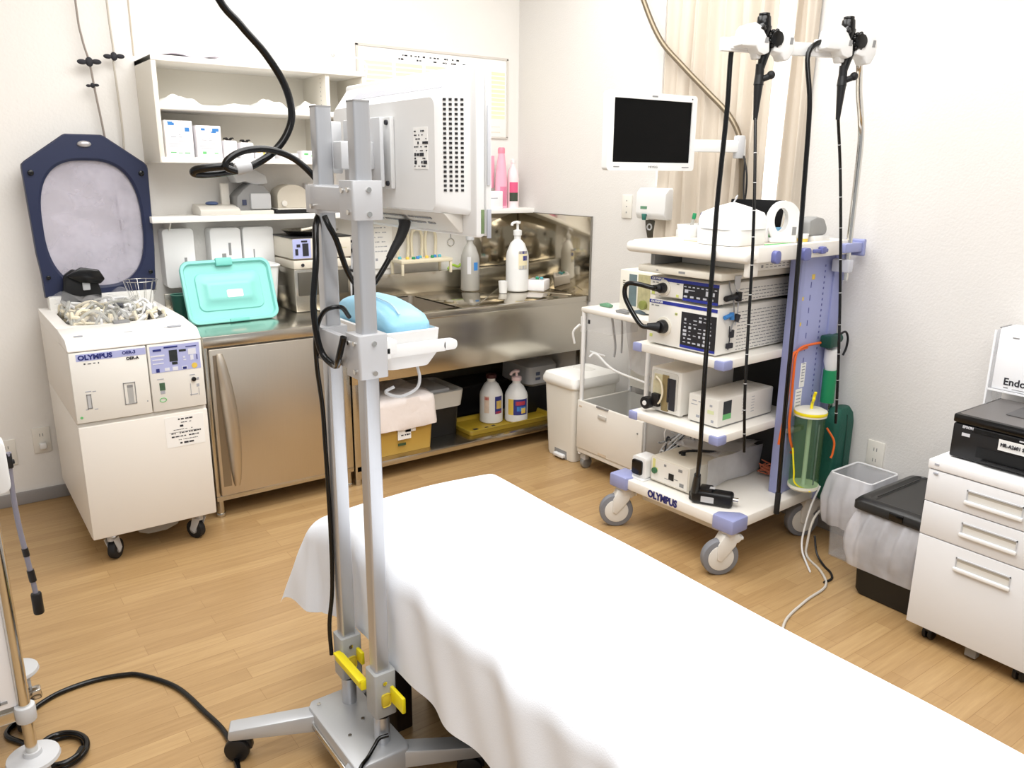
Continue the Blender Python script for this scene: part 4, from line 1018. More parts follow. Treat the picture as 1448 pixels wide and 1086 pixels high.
obj('foot_lever', MB().box(PX - .04, PX - .022, 1.583, 1.74, .262, .29, .004, M=None).box(PX - .046, PX - .03, 1.585, 1.735, .284, .292, .002), YELLOW, ms)
obj('side_lever', MB().box(PX + .012, PX + .022, 1.47, 1.535, .243, .285, .003), YELLOW, ms)
obj('side_lever', MB().box(PX + .012, PX + .022, 1.69, 1.724, .255, .29, .003), YELLOW, ms)
# upper and lower crossbars clamping both poles
def crossbar(z0, z1, nm):
    c = MB()
    c.prism(rrect(PX - .036, PX + .034, PY[0] - .034, PY[0] + .034, .006), 'z', z0 - .006, z1, .003)
    c.prism(rrect(PX - .034, PX + .03, PY[1] - .03, PY[1] + .03, .006), 'z', z0, z1 - .012, .003)
    c.box(PX - .035, PX - .018, PY[0], PY[1], z0 + .008, z1 - .014, .003)
    o = obj(nm, c, mat('bracket_grey', (196, 197, 200), .4, metal=.25, vary=.02), ms)
    for (y, z) in ((PY[0] - .015, z1 - .018), (PY[0] - .015, z0 + .01), (PY[0] + .012, z1 - .02)):
        obj('bracket_bolt', MB().cyl((PX - .0355, y, z), (PX - .04, y, z), .0055, n=10), CHROME, o)
    for z in (z0 + .006, z1 - .018): obj('bracket_bolt', MB().cyl((PX, PY[0] - .034, z), (PX, PY[0] - .038, z), .0055, n=10), CHROME, o)
    obj('bracket_bolt', MB().cyl((PX - .034, PY[1] - .01, z0 + .015), (PX - .039, PY[1] - .01, z0 + .015), .0055, n=10), CHROME, o)
crossbar(1.405, 1.478, 'crossbar'); crossbar(1.068, 1.158, 'crossbar')
# monitor arm
obj('monitor_arm', MB().box(PX + .018, PX + .1, 1.69, 1.735, 1.5, 1.56, .004), GREYPL, ms)
obj('back_plate', MB().box(PX + .098, PX + .108, 1.66, 1.85, 1.462, 1.612, .003), GREYPL, ms)
obj('mount_plate', MB().box(PX + .106, PX + .137, 1.745, 1.757, 1.468, 1.61, .003).box(PX + .075, PX + .108, 1.742, 1.75, 1.478, 1.6, .002), GREYPL, ms)
obj('mount_plate', MB().box(PX + .126, PX + .1375, 1.665, 1.722, 1.458, 1.614, .003).box(PX + .1, PX + .13, 1.715, 1.725, 1.462, 1.61, .002), mat('pale_plate', (214, 214, 213), .4, vary=.02), ms)
obj('side_plate', MB().box(PX + .05, PX + .1, 1.86, 1.93, 1.49, 1.61, .004), GREYPL, ms)
for (xx, yy, zz) in ((PX + .126, 1.678, 1.602), (PX + .126, 1.678, 1.47), (PX + .126, 1.71, 1.602), (PX + .05, 1.875, 1.585)):
    obj('plate_bolt', MB().cyl((xx, yy, zz), (xx - .005, yy, zz), .0055, n=10), INK, ms)

# flat-panel monitor seen from behind
mo = thing('flat_panel_monitor', 'large white flat-panel monitor seen from behind on the two-pole stand', 'monitor', (.95, 1.63, 1.36))
MY0, MY1, MZ0, MZ1 = 1.43, 2.05, 1.362, 1.71
obj('bezel_frame', MB().box(.95, .974, MY0, MY1, MZ0, MZ1, .008), WHITEPL, mo)
obj('front_bezel', MB().box(.976, .992, MY0 + .002, MY1 - .002, MZ0 + .002, MZ1 - .002, .006), WHITEPL, mo)
obj('screen', MB().box(.991, .9935, MY0 + .03, MY1 - .03, MZ0 + .035, MZ1 - .03), SCREEN, mo)
def yz(x, y0, y1, z0, z1, r): return [(x, y, z) for y, z in rrect(y0, y1, z0, z1, r, 5)]
sh = MB().loft([yz(.952, MY0 + .02, MY1 - .02, MZ0 + .045, MZ1 - .012, .012), yz(.94, MY0 + .024, MY1 - .022, MZ0 + .047, MZ1 - .016, .014), yz(.897, MY0 + .05, MY1 - .05, MZ0 + .05, MZ1 - .056, .02), yz(.888, MY0 + .062, MY1 - .06, MZ0 + .055, MZ1 - .064, .02)], cap0=False)
obj('rear_shell', sh, WHITEPL, mo, smooth=30)
obj('port_recess', MB().prism([(.95, MZ0 + .048), (.9, MZ0 + .05), (.94, MZ0 + .008), (.95, MZ0 + .008)], 'y', MY0 + .05, MY1 - .05, .003), mat('recess_shade_beige', (216, 211, 202), .5, vary=.03), mo)  # beige puts the shade below the white shell into the colour
PMp = Plane((.918, MY1 - .08, MZ0 + .03), (0, -1, 0), (-.7, 0, .7))
rr = []
for k in range(2): rr += script_lines(.1, .42, .008 - .016 * k, .006, 120 + k, .85)
obj('port_print', marks(PMp, rr, .001), MIDGREY, mo)
# vent hole field on the chamfer nearest the camera side
V0 = Vector((.938, MY0 + .026, 0)); V1 = Vector((.897, MY0 + .05, 0))
PV = Plane((.9185, MY0 + .037, 1.56), V0 - V1, (0, 0, 1))
obj('vent_holes', marks(PV, [(-.018 + .012 * i, .08 - .0095 * k, .0062, .0048) for i in range(4) for k in range(20)], .0012), mat('vent_black', (30, 30, 32), .7), mo)
PT = Plane((.9185, 1.73, MZ1 - .036), (0, -1, 0), (.043, 0, .04))
obj('vent_grille', marks(PT, [(-.19 + .008 * i, .0, .005, .03) for i in range(54)], .0012), mat('vent_grey', (176, 176, 182), .6), mo)
PB = Plane((.888, 1.632, 1.5), (0, -1, 0), (0, 0, 1))
lb_ = obj('rating_label', marks(PB, [(.02 + .062, .045, .06, .085)], .0008), PAPER, mo)
rr = []
for k, (hh, f) in enumerate(((.004, .5), (.003, .4), (.003, .5), (.006, .5), (.003, .6), (.003, .5), (.008, .95), (.004, .5), (.008, .9), (.004, .5))): rr += script_lines(.056, .108, .08 - k * .008, hh, 140 + k, f)
obj('label_print', marks(PB, rr, .0014), INK, lb_)
obj('handle_grip', MB().cyl((.9, MY1 - .045, 1.59), (.888, MY1 - .045, 1.59), .012, n=16, bev=.003).cyl((.893, MY1 - .065, 1.597), (.886, MY1 - .065, 1.597), .008, n=14), BLACK, mo)
obj('side_button_strip', MB().box(.978, .986, MY0 - .0012, MY0 + .002, 1.47, 1.63, .0005), mat('pale_strip', (206, 208, 214), .4), mo)
obj('port_strip', MB().box(.962, .97, MY0 - .0012, MY0 + .002, 1.37, 1.42, .0005), mat('green_grey_strip', (110, 130, 90), .5, vary=.3, vscale=70), mo)
obj('side_label', MB().box(.978, .988, MY0 - .0012, MY0 + .002, 1.36, 1.42, .0005), SOFTGREY, mo)

# tissue tray hung on the lower crossbar
tt = thing('tray_holder', 'white plastic tray with a side tab hung beyond the pole on the lower crossbar', 'tray', (.92, 1.8, 1.04))
def xy(z, x0, x1, y0, y1, r=.015): return [(x, y, z) for x, y in rrect(x0, x1, y0, y1, r, 5)]
tr = MB().loft([xy(1.032, .855, .985, 1.68, 1.97, .03), xy(1.062, .845, .995, 1.665, 1.98, .02), xy(1.125, .842, .998, 1.66, 1.985, .015), xy(1.127, .848, .992, 1.666, 1.979, .013), xy(1.07, .852, .988, 1.675, 1.97, .012)])
obj('tray_body', tr, WHITEPL, tt)
obj('front_bar', MB().box(.825, 1.005, 1.643, 1.662, 1.07, 1.1, .005), WHITEPL, tt)
obj('side_tab', MB().prism(rrect(.995, 1.035, 1.072, 1.098, .011), 'y', 1.643, 1.665, .003), WHITEPL, tt)
obj('hanger_arm', MB().box(PX + .034, .845, 1.6, 1.64, 1.09, 1.125, .004).box(.8, .83, 1.6, 1.7, 1.08, 1.11, .004), WHITEPL, tt)
obj('drain_tube', MB().tube([(.95, 1.7, 1.034), (.958, 1.7, .996), (.946, 1.7, .969), (.9, 1.7, .957), (.862, 1.7, .974), (.885, 1.7, .984)], .004, 8), GREYPL, tt)
bp2 = thing('blue_tissue_pack', 'pale blue wrapped tissue pack lying in the white tray on the stand', 'tissue pack', (.92, 1.82, 1.075))
rnd = random.Random(9)
def pring(y, k, zt):
    out = []
    for a in range(24):
        t = 2 * PI * a / 24; c, s = math.cos(t), math.sin(t)
        x = .92 + .062 * k * (abs(c) ** .5) * (1 if c > 0 else -1); z = 1.132 + (zt - 1.132) * (abs(s) ** .55) * (1 if s > 0 else 0) - (.055 * abs(s) if s < 0 else 0)
        out.append((x + rnd.uniform(-.001, .001), y, z + rnd.uniform(-.001, .001)))
    return out
obj('pack_body', MB().loft([pring(1.668, .6, 1.14), pring(1.676, .9, 1.15), pring(1.7, 1, 1.165), pring(1.76, 1.0, 1.182), pring(1.83, 1.0, 1.19), pring(1.9, 1, 1.188), pring(1.95, .98, 1.175), pring(1.968, .8, 1.16)]), SKYBLUE, bp2, smooth=70)
obj('pack_seam', MB().tube([(.9, 1.69, 1.164), (.905, 1.74, 1.182), (.9, 1.8, 1.1905), (.91, 1.87, 1.194), (.905, 1.94, 1.182)], .0022, 6), mat('pale_blue_seam', (206, 236, 250), .4), bp2)

# cables around the stand
cA = thing('overhead_cable', 'thick black cable coming down from above and looping in front of the shelves', 'cable', (.6, 1.85, 1.5))
obj('cable_run', MB().tube([(.44, 1.85, CZ - .002), (.5, 1.85, 2.1), (.568, 1.85, 1.869), (.621, 1.85, 1.799), (.671, 1.85, 1.746), (.711, 1.85, 1.683), (.724, 1.85, 1.623), (.709, 1.85, 1.576), (.672, 1.85, 1.534), (.617, 1.85, 1.503), (.566, 1.85, 1.492), (.52, 1.85, 1.487), (.496, 1.848, 1.489), (.499, 1.835, 1.497), (.536, 1.82, 1.503), (.57, 1.815, 1.505)], .0085, 12), GLOSSBLK, cA)
obj('cable_sleeve', MB().cyl((.588, 1.852, 1.497), (.622, 1.852, 1.505), .0125, n=18, bev=.002), GREYPL, cA)
cB = single('arched_cable', MB().tube([(.572, 1.80, 1.494), (.551, 1.80, 1.502), (.556, 1.80, 1.518), (.592, 1.80, 1.537), (.647, 1.80, 1.541), (.702, 1.80, 1.523), (.742, 1.79, 1.486), (.76, 1.787, 1.455), (.757, 1.785, 1.41), (.72, 1.735, 1.38), (.701, 1.70, 1.301), (.689, 1.70, 1.207), (.695, 1.70, 1.125), (.705, 1.69, 1.085), (.712, 1.645, 1.072), (.7, 1.6, 1.1), (.705, 1.58, 1.15)], .0075, 12), GLOSSBLK, 'black cable arching over the crossbar then hanging in a loop beside the poles', 'cable', (.7, 1.75, 1.4))
cD = thing('monitor_lead', 'black lead sagging between the poles up to the plug under the monitor', 'cable', (.92, 1.68, 1.37))
obj('lead_run', MB().tube([(.722, 1.69, 1.4), (.727, 1.68, 1.38), (.741, 1.675, 1.348), (.765, 1.675, 1.276), (.796, 1.68, 1.236), (.822, 1.68, 1.236), (.862, 1.68, 1.285), (.9, 1.68, 1.345), (.918, 1.68, 1.385)], .0065, 12), GLOSSBLK, cD)
obj('lead_plug', MB().tube([(.872, 1.68, 1.3), (.888, 1.68, 1.325), (.903, 1.68, 1.347), (.914, 1.68, 1.372), (.916, 1.68, 1.388)], .011, 14, rs=(.008, .015)), RUBBER, cD)
single('pole_cord', MB().tube([(.782, 1.715, 1.166), (.755, 1.7, 1.194), (.72, 1.715, 1.184), (.708, 1.74, 1.13), (.712, 1.755, 1.05), (.722, 1.76, .95), (.724, 1.76, .862), (.726, 1.76, .635), (.724, 1.765, .458), (.715, 1.775, .35), (.716, 1.775, .26)], .0055, 10), GLOSSBLK, 'thin black cord running down the pole farther from the camera', 'cord', (.72, 1.76, .3))
single('base_cord', MB().tube([(.752, 1.53, .152), (.73, 1.535, .15), (.713, 1.53, .138), (.688, 1.515, .128), (.66, 1.496, .126), (.63, 1.47, .1), (.6, 1.43, .03), (.57, 1.38, .006), (.54, 1.3, .006)], .005, 10), GLOSSBLK, 'black cord crossing the base plate of the stand down to the floor', 'cord', (.66, 1.5, .006))
rnd = random.Random(2)

# ------------------------------------------------------------------ examination bed
bd_ = thing('examination_bed', 'low examination bed hidden under the white sheet', 'bed', (1.07, .85, 0))
BX0, BX1, BY0, BY1, BT = .815, 1.335, -.1, 1.925, .582
obj('mattress', MB().box(BX0, BX1, BY0, BY1, .44, BT - .004, .06, 5), mat('grey_vinyl', (90, 88, 92), .5), bd_)
obj('bed_frame', MB().box(BX0 + .02, BX1 - .02, BY0 + .02, BY1 - .02, .36, .44, .004), WOODSHADOW, bd_)
for x in (BX0 + .07, BX1 - .07):
    for y in (.1, 1.72):
        obj('leg', MB().box(x - .025, x + .025, y - .025, y + .025, 0, .36, .004), WOODSHADOW, bd_)
obj('dark_backdrop', MB().box(1.0, 1.28, .1, 1.78, 0, .36, .006), WOODSHADOW, bd_)  # dark block added as a backdrop for the shade under the bed
obj('cross_rail', MB().box(BX0 + .05, BX1 - .05, 1.2, 1.26, .12, .2, .004).box(1.05, 1.09, .1, 1.72, .14, .18, .004), WOODSHADOW, bd_)

# sheet: cloth coordinates run past the edges of the bed and hang
RL, RR_, RF = .07, .035, .05                       # rounding radii of the three edges
XL, XR, YF = .794 + RL, 1.352 - RR_, 1.955 - RF
OVL, OVF, OVR = .318, .29, .28
def drop(d, rad):
    """overhang of length d over a rounded edge: horizontal run and fall"""
    if d <= 0: return 0, 0
    if d < rad * PI / 2: return rad * math.sin(d / rad), rad * (1 - math.cos(d / rad))
    return rad, rad + d - rad * PI / 2
def cloth(u, v):
    s = -OVL + (XR - XL + OVL + OVR) * u          # across, 0 at the pole-side edge
    t = BY0 - .05 + (YF - BY0 + .05 + OVF) * v    # along, towards the far end
    wdt = XR - XL
    a = max(0, -s); c = max(0, s - wdt); b = max(0, t - YF)
    ha, fa = drop(a, RL); hc, fc = drop(c, RR_); hb, fb = drop(b, RF)
    bul = -.07 * max(0, min(1, (t - 1.78) / .16)) ** 1.4 * max(0, 1 - max(s, 0) / .25)
    k = min(1, a / OVL); kb = min(1, b / OVF)
    sx = min(max(s / wdt, 0), 1)
    z = BT + .007 + .016 * math.sin(PI * sx) ** .8 * max(0, 1 - b / .05)
    # soft creases: long ones on the top, short ones running over the pole-side edge
    fade = max(0, 1 - b / .05)
    z += fade * (.0022 * math.sin(t * 9 + s * 6) * math.sin(s * 13 + 1) + .003 * math.exp(-((s - .18 - .12 * math.sin(t * 2.2)) / .03) ** 2) * math.sin(t * 4 + .5))
    z += fade * .0045 * math.exp(-((s - .06 * t - .2) / .016) ** 2) * (1 if t < 1.2 else 0)
    z += fade * .0035 * math.exp(-((s - .03) / .07) ** 2) * math.sin(t * 21 + 3 * math.sin(t * 3.1))
    wave = (.012 * math.sin(t * 17 + 1.2 * math.sin(t * 5) + a * 5) + .007 * math.sin(t * 38 + a * 18)) * min(1, a / .12)
    if a > 0 and b > 0:
        m_ = a * b / math.hypot(a, b) * 1.25; q = a / (a + b); q = q * q * (3 - 2 * q)
        x = XL + (-ha + wave * .45 * (1 - kb)) * q - .25 * m_
        y = YF + hb * (1 - q) + .55 * m_
        zz = z - (fa * q + fb * (1 - q)) - .16 * m_
        return Vector((x + bul, y, max(zz, .05)))
    x = XL + min(max(s, 0), wdt); y = min(t, YF)
    if a > 0:
        near = max(0, (1.5 - t) / 1.5)
        x += -ha + wave * (.45 + .8 * near) - .006 * k - .012 * near * k; z -= fa
    elif c > 0:
        x += hc + .006 * math.sin(t * 15) * min(1, c / OVR); z -= fc
    if b > 0:
        y += hb + .008 * math.sin(s * 22) * kb; z -= fb
    return Vector((x + bul, y, z))
shm = MB().grid(cloth, 110, 260)
so = single('bed_sheet', shm, LINEN, 'white sheet draped over the low bed and hanging past its edges', 'sheet', (1.07, .85, BT), smooth=80)

# ------------------------------------------------------------------ cart at the picture edge
ca = thing('utility_cart', 'chrome-post cart with white side panel standing beside the floor cable', 'cart', (-.2, 2.1, 0))
CX, CY = .034, 1.9
CL = -.5; CB = 2.3
for x, y in ((CX, CY), (CL, CY), (CX, CB), (CL, CB)):
    obj('post', MB().cyl((x, y, .16), (x, y, 1.0), .0125, n=20), CHROME, ca)
    obj('corner_collar', MB().cyl((x, y, .285), (x, y, .325), .021, n=20, bev=.003), GREYPL, ca)
    cf = obj('caster', MB().lathe(x, y, [(0, .205), (.018, .205), (.02, .195), (.054, .19), (.056, .182), (.05, .176), (.02, .18), (.018, .12), (0, .12)], 28).prism([(y - .02, .06), (y + .02, .06), (y + .024, .16), (y - .024, .16)], 'x', x - .03, x - .024).prism([(y - .02, .06), (y + .02, .06), (y + .024, .16), (y - .024, .16)], 'x', x + .024, x + .03).box(x - .03, x + .03, y - .024, y + .024, .15, .175, .004), GREYPL, ca)
    obj('caster_wheel', MB().cyl((x - .018, y + .015, .06), (x + .018, y + .015, .06), .06, n=28, bev=.008), RUBBER, cf)
    obj('brake_pedal', MB().box(x + .01, x + .05, y - .05, y - .02, .11, .14, .005), CHROME, cf)
obj('bottom_tray', MB().box(CL, CX, CY, CB, .288, .318, .004), STEEL_H, ca)
obj('side_panel', MB().box(CL + .01, CX - .012, CY + .004, CY + .012, .325, .93, .003), mat('cart_white', (240, 240, 243), .4, vary=.02), ca)
obj('end_panel', MB().box(CX - .012, CX - .006, CY + .02, CB - .02, .33, .7, .003), mat('cart_white', (240, 240, 243), .4), ca)
obj('top_tray', MB().box(CL, CX - .012, CY, CB, .93, .96, .004), STEEL_H, ca)
obj('panel_groove', MB().box(CL + .02, CX - .03, CY + .002, CY + .005, .34, .346).box(CX - .045, CX - .043, CY + .002, CY + .005, .34, .92), MIDGREY, ca)
hk_ = thing('side_holder', 'white moulded holder with a black clip at the side of the cart', 'holder', (.06, 2.2, .74))
obj('holder_body', MB().prism(rrect(CX - .004, .088, .735, .87, .02), 'y', 2.17, 2.23, .008), WHITEPL, hk_)
obj('holder_clip', MB().box(.084, .1, 2.185, 2.2, .79, .83, .003).box(.088, .104, 2.187, 2.198, .8, .81, .002), BLACK, hk_)
hc = thing('hanging_probe', 'grey flexible lead with a black tip hanging beside the cart', 'probe', (.1, 2.2, .4))
obj('probe_lead', MB().tube([(.094, 2.19, .83), (.09, 2.2, .737), (.091, 2.2, .642), (.096, 2.2, .563), (.101, 2.2, .492), (.104, 2.2, .44)], .0062, 10), mat('smoke_grey_hose', (128, 126, 138), .35, vary=.08), hc)
obj('lead_band', MB().cyl((.0955, 2.2, .572), (.0975, 2.2, .55), .0075, n=14), BLACK, hc)
obj('lead_band', MB().cyl((.1, 2.2, .51), (.1025, 2.2, .478), .0085, n=14), BLACK, hc)
obj('probe_tip', MB().cyl((.104, 2.2, .445), (.1045, 2.2, .385), .0125, n=18, bev=.004), BLACK, hc)
single('floor_cord', MB().tube([(.07, 2.13, .0075), (.03, 2.22, .0075), (-.01, 2.3, .0075), (.047, 2.365, .0075), (.124, 2.414, .0075), (.219, 2.424, .0075), (.3, 2.402, .0075), (.346, 2.368, .0075), (.418, 2.246, .0075), (.454, 2.082, .0075), (.474, 1.96, .0075), (.464, 1.83, .0075), (.44, 1.72, .0075), (.42, 1.55, .0075)], .0075, 10), GLOSSBLK, 'black cable snaking over the wood floor between the cart and the stand', 'cable', (.346, 2.368, 0))
single('cable_coil', MB().tube([(.1 + (.055 + .006 * math.sin(a * .7)) * math.cos(a * PI / 6), 2.13 + (.07) * math.sin(a * PI / 6), .0085 + .0035 * (a // 4)) for a in range(24)], .008, 10), GLOSSBLK, 'loops of black cable coiled on the floor beside the cart caster', 'cable', (.1, 2.13, 0))
# ------------------------------------------------------------------ endoscopy cart (frame: u towards the wall, v along the front, z up)
TR = Matrix.Translation((2.30, 1.735, 0)) @ Matrix.Rotation(R(2.5), 4, 'Z')
CARTW = mat('cart_enamel', (240, 236, 228), .4, vary=.015, vscale=5)
DEVW = mat('device_enamel', (236, 233, 226), .42, vary=.015, vscale=6)
DEVC = mat('device_cream', (226, 220, 206), .45, vary=.02, vscale=6)
ec = thing('endoscopy_cart', 'tall white endoscopy cart with periwinkle column and four large casters', 'medical cart', (.31, .31, 0), frame=TR)
def sl(name, u0, u1, v0, v1, z0, z1, m=CARTW, bev=.006): return obj(name, MB().box(u0, u1, v0, v1, z0, z1, bev), m, ec)
basep = sl('base_plate', .0, .63, .0, .62, .19, .235)
obj('under_pan', MB().prism([(.1, .19), (.52, .19), (.52, .13), (.12, .13)], 'x', .08, .56, .004, M=Matrix.Identity(4)), DEVC, ec)
for (cu, cv, su_, sv_) in ((0, 0, 1, 1), (0, .62, 1, -1), (.63, 0, -1, 1), (.63, .62, -1, -1)):
    b = MB().prism([(cu - .012 * su_, cv - .012 * sv_), (cu + .085 * su_, cv - .012 * sv_), (cu + .09 * su_, cv + .03 * sv_), (cu + .03 * su_, cv + .09 * sv_), (cu - .012 * su_, cv + .085 * sv_)], 'z', .184, .243, .008)
    obj('corner_bumper', b, PERI, ec)
    cx, cy = cu + .035 * su_, cv + .035 * sv_
    ang = {(1, 1): R(150), (1, -1): R(143), (-1, 1): R(152), (-1, -1): R(200)}[(su_, sv_)]
    M = Matrix.Translation((cx, cy, 0)) @ Matrix.Rotation(ang, 4, 'Z')
    fk = MB().cyl((0, 0, .15), (0, 0, .188), .03, n=24, M=M)
    for s in (-1, 1):
        fk.prism([(-.03, .165), (.028, .168), (.05, .13), (.05, .07), (.034, .06), (.012, .085), (-.02, .125)], 'y', s * .024 - .004, s * .024 + .004, .003, M=M)
    fk.prism([(-.045, .15), (-.03, .172), (.03, .172), (.045, .14), (.0, .135), (-.03, .135)], 'y', -.026, .026, .004, M=M)
    f = obj('caster_fork', fk, mat('caster_white', (230, 228, 222), .4), ec)
    obj('caster_wheel', MB().cyl((.032, -.018, .073), (.032, .018, .073), .073, n=36, bev=.007, M=M), mat('tyre_grey', (128, 130, 136), .5), f)
    obj('wheel_disc', MB().cyl((.032, -.0205, .073), (.032, .0205, .073), .052, n=32, bev=.003, M=M), mat('hub_white', (226, 224, 218), .4), f)
    obj('brake_lever', MB().box(-.055, -.02, -.016, .016, .142, .156, .004, M=M), WHITEPL, f)
PB_ = Plane((0, .62, .19), (0, -1, 0), (0, 0, 1))
obj('brand_lettering', text_mb('OLYMPUS', .042, PB_, .2, .023, bold=.0016, ext=.0015, width=.155), mat('deep_navy_ink', (40, 44, 112), .5), basep)
sh2 = sl('shelf', .0, .55, .095, .54, .51, .545); sh3 = sl('shelf', .0, .55, .095, .535, .80, .835)
for (z0, vv, p) in ((.508, .095, sh2), (.798, .095, sh3), (.508, .54, sh2), (.798, .535, sh3)):
    s = 1 if vv < .3 else -1
    obj('shelf_bumper', MB().box(-.006, .05, vv - .006 if s > 0 else vv - .04, vv + .04 if s > 0 else vv + .006, z0, z0 + .036, .006), PERI, p)
toptray = obj('top_tray', MB().box(-.005, .6, -.01, .575, 1.205, 1.243, .012, 3).box(-.045, .06, .0, .57, 1.198, 1.24, .018, 4).box(.0, .6, -.012, .02, 1.2, 1.256, .006).box(.57, .605, -.01, .575, 1.2, 1.256, .006), CARTW, ec)
obj('tray_surface', MB().box(.07, .57, .025, .555, 1.243, 1.2445), mat('tray_top_cream', (232, 222, 206), .4, vary=.04), toptray)
for u0, w in ((.075, .035), (.25, .05)):
    obj('tray_bumper', MB().prism(rrect(u0, u0 + w, 1.195, 1.24, .015), 'y', -.03, -.01, .004), mat('slate_periwinkle', (104, 110, 168), .4), toptray)
obj('tray_clip', MB().box(.33, .42, -.026, -.012, 1.218, 1.232, .004).box(.37, .4, -.03, -.01, 1.214, 1.24, .004), mat('slate_periwinkle', (104, 110, 168), .4), toptray)
obj('grip_bracket', MB().box(-.02, .04, .01, .03, 1.15, 1.215, .005), CARTW, toptray)
col = obj('column', MB().box(.372, .66, .05, .092, .235, 1.2, .006), PERIW, ec)
PC = Plane((.372, .05, .235), (1, 0, 0), (0, 0, 1))
obj('column_rib', MB().box(.6, .668, .042, .1, .235, 1.2, .004).box(.368, .392, .044, .096, .235, 1.2, .003), PERI, col)
obj('column_slots', marks(PC, [(.17, .28 + .022 * k, .006, .009) for k in range(30)] + [(.08, .45 + .05 * k, .004, .022) for k in range(9)], .0012), mat('slot_violet', (96, 100, 160), .6), col)
obj('column_sticker', marks(PC, [(.085, .49, .035, .1), (.07, .38, .045, .11)], .0012), PAPER, col)
obj('sticker_print', marks(PC, [(.085, .5 + .012 * k, .02, .004) for k in range(-3, 4)] + [(.07, .38 + .014 * k, .03, .004) for k in range(-3, 4)], .002), SOFTGREY, col)
obj('column_marks', marks(PC, [(.09, .88, .02, .02), (.03, .8, .012, .014), (.03, .7, .012, .014)], .0014), LBL_YEL, col)
obj('column', MB().box(.5, .56, .49, .53, .235, 1.2, .006), PERIW, ec)
obj('rear_panel', MB().box(.535, .545, .095, .5, .24, 1.2), mat('dark_rear_panel', (30, 30, 32), .6), ec)
hkk = obj('side_hook', MB().box(.53, .66, -.03, .052, 1.207, 1.243, .005).prism(rrect(.655, .672, 1.19, 1.255, .007), 'y', -.035, .045, .004), PERI, ec)
pl_ = MB().tube([(.585, -.012, 1.1), (.585, -.012, 1.3), (.585, -.012, 1.5), (.582, -.012, 1.62), (.56, -.014, 1.7), (.5, -.03, 1.78), (.44, -.055, 1.85), (.42, -.058, 1.91)], .0115, 14)
obj('hanger_pole', pl_, CHROME, ec)
obj('pole_clamp', MB().box(.566, .604, -.03, .04, 1.13, 1.18, .005), mat('clear_grey_clamp', (206, 208, 216), .3), ec)
dw = obj('keyboard_drawer', MB().box(-.012, .45, .125, .525, 1.124, 1.15, .005), DEVC, ec)
obj('drawer_print', marks(Plane((-.012, .525, 1.124), (0, -1, 0), (0, 0, 1)), [(.1, .012, .01, .004), (.22, .014, .03, .008)], .001), MIDGREY, dw)
obj('drawer_rail', MB().box(.02, .45, .47, .49, 1.15, 1.2, .003), MIDGREY, ec)
HF = Matrix.Translation((-.10, .13, 0)) @ Matrix.Rotation(math.atan2(-.344, .939), 4, 'Z')   # hanger frame inside the cart frame
hb = obj('hanger_bar', MB().box(.0, .57, -.008, .012, 1.884, 1.926, .003, M=HF), WHITEPL, ec)
def holder(xc, zc, kx, kz):
    kx *= 1.12; kz *= 1.12
    P = lambda pts: [(xc + x / kx, zc + y / kz) for x, y in pts]
    m = MB()
    m.prism(P([(-36, -14), (-32, 8), (-28, 14), (-18, 17), (-10, 12), (2, -10), (3, -26), (-4, -30), (-12, -26), (-16, -18), (-35, -18)]), 'y', -.062, -.006, .008, M=HF)
    m.prism(P([(9, -14), (18, -2), (22, 10), (28, 14), (36, 2), (39, -8), (38, -22), (32, -36), (24, -37), (20, -27), (8, -24)]), 'y', -.062, -.006, .008, M=HF)
    m.prism(P([(-12, -22), (10, -22), (8, -34), (-8, -35)]), 'y', -.04, -.004, .004, M=HF)
    m.prism(P([(-38, -2), (30, -2), (30, -20), (-38, -20)]), 'y', -.014, .002, .003, M=HF)
    o = obj('scope_holder', m, WHITEPL, ec)
    obj('holder_slot', MB().prism(P([(-4, -4), (0, -4), (0, -12), (-5, -12)]), 'y', -.0635, -.06, .0, M=HF).prism(P([(31, -2), (35, -2), (34, -12), (30, -12)]), 'y', -.0635, -.06, M=HF), MIDGREY, o)
holder(.135, 1.932, 325, 437); holder(.465, 1.942, 320, 405)

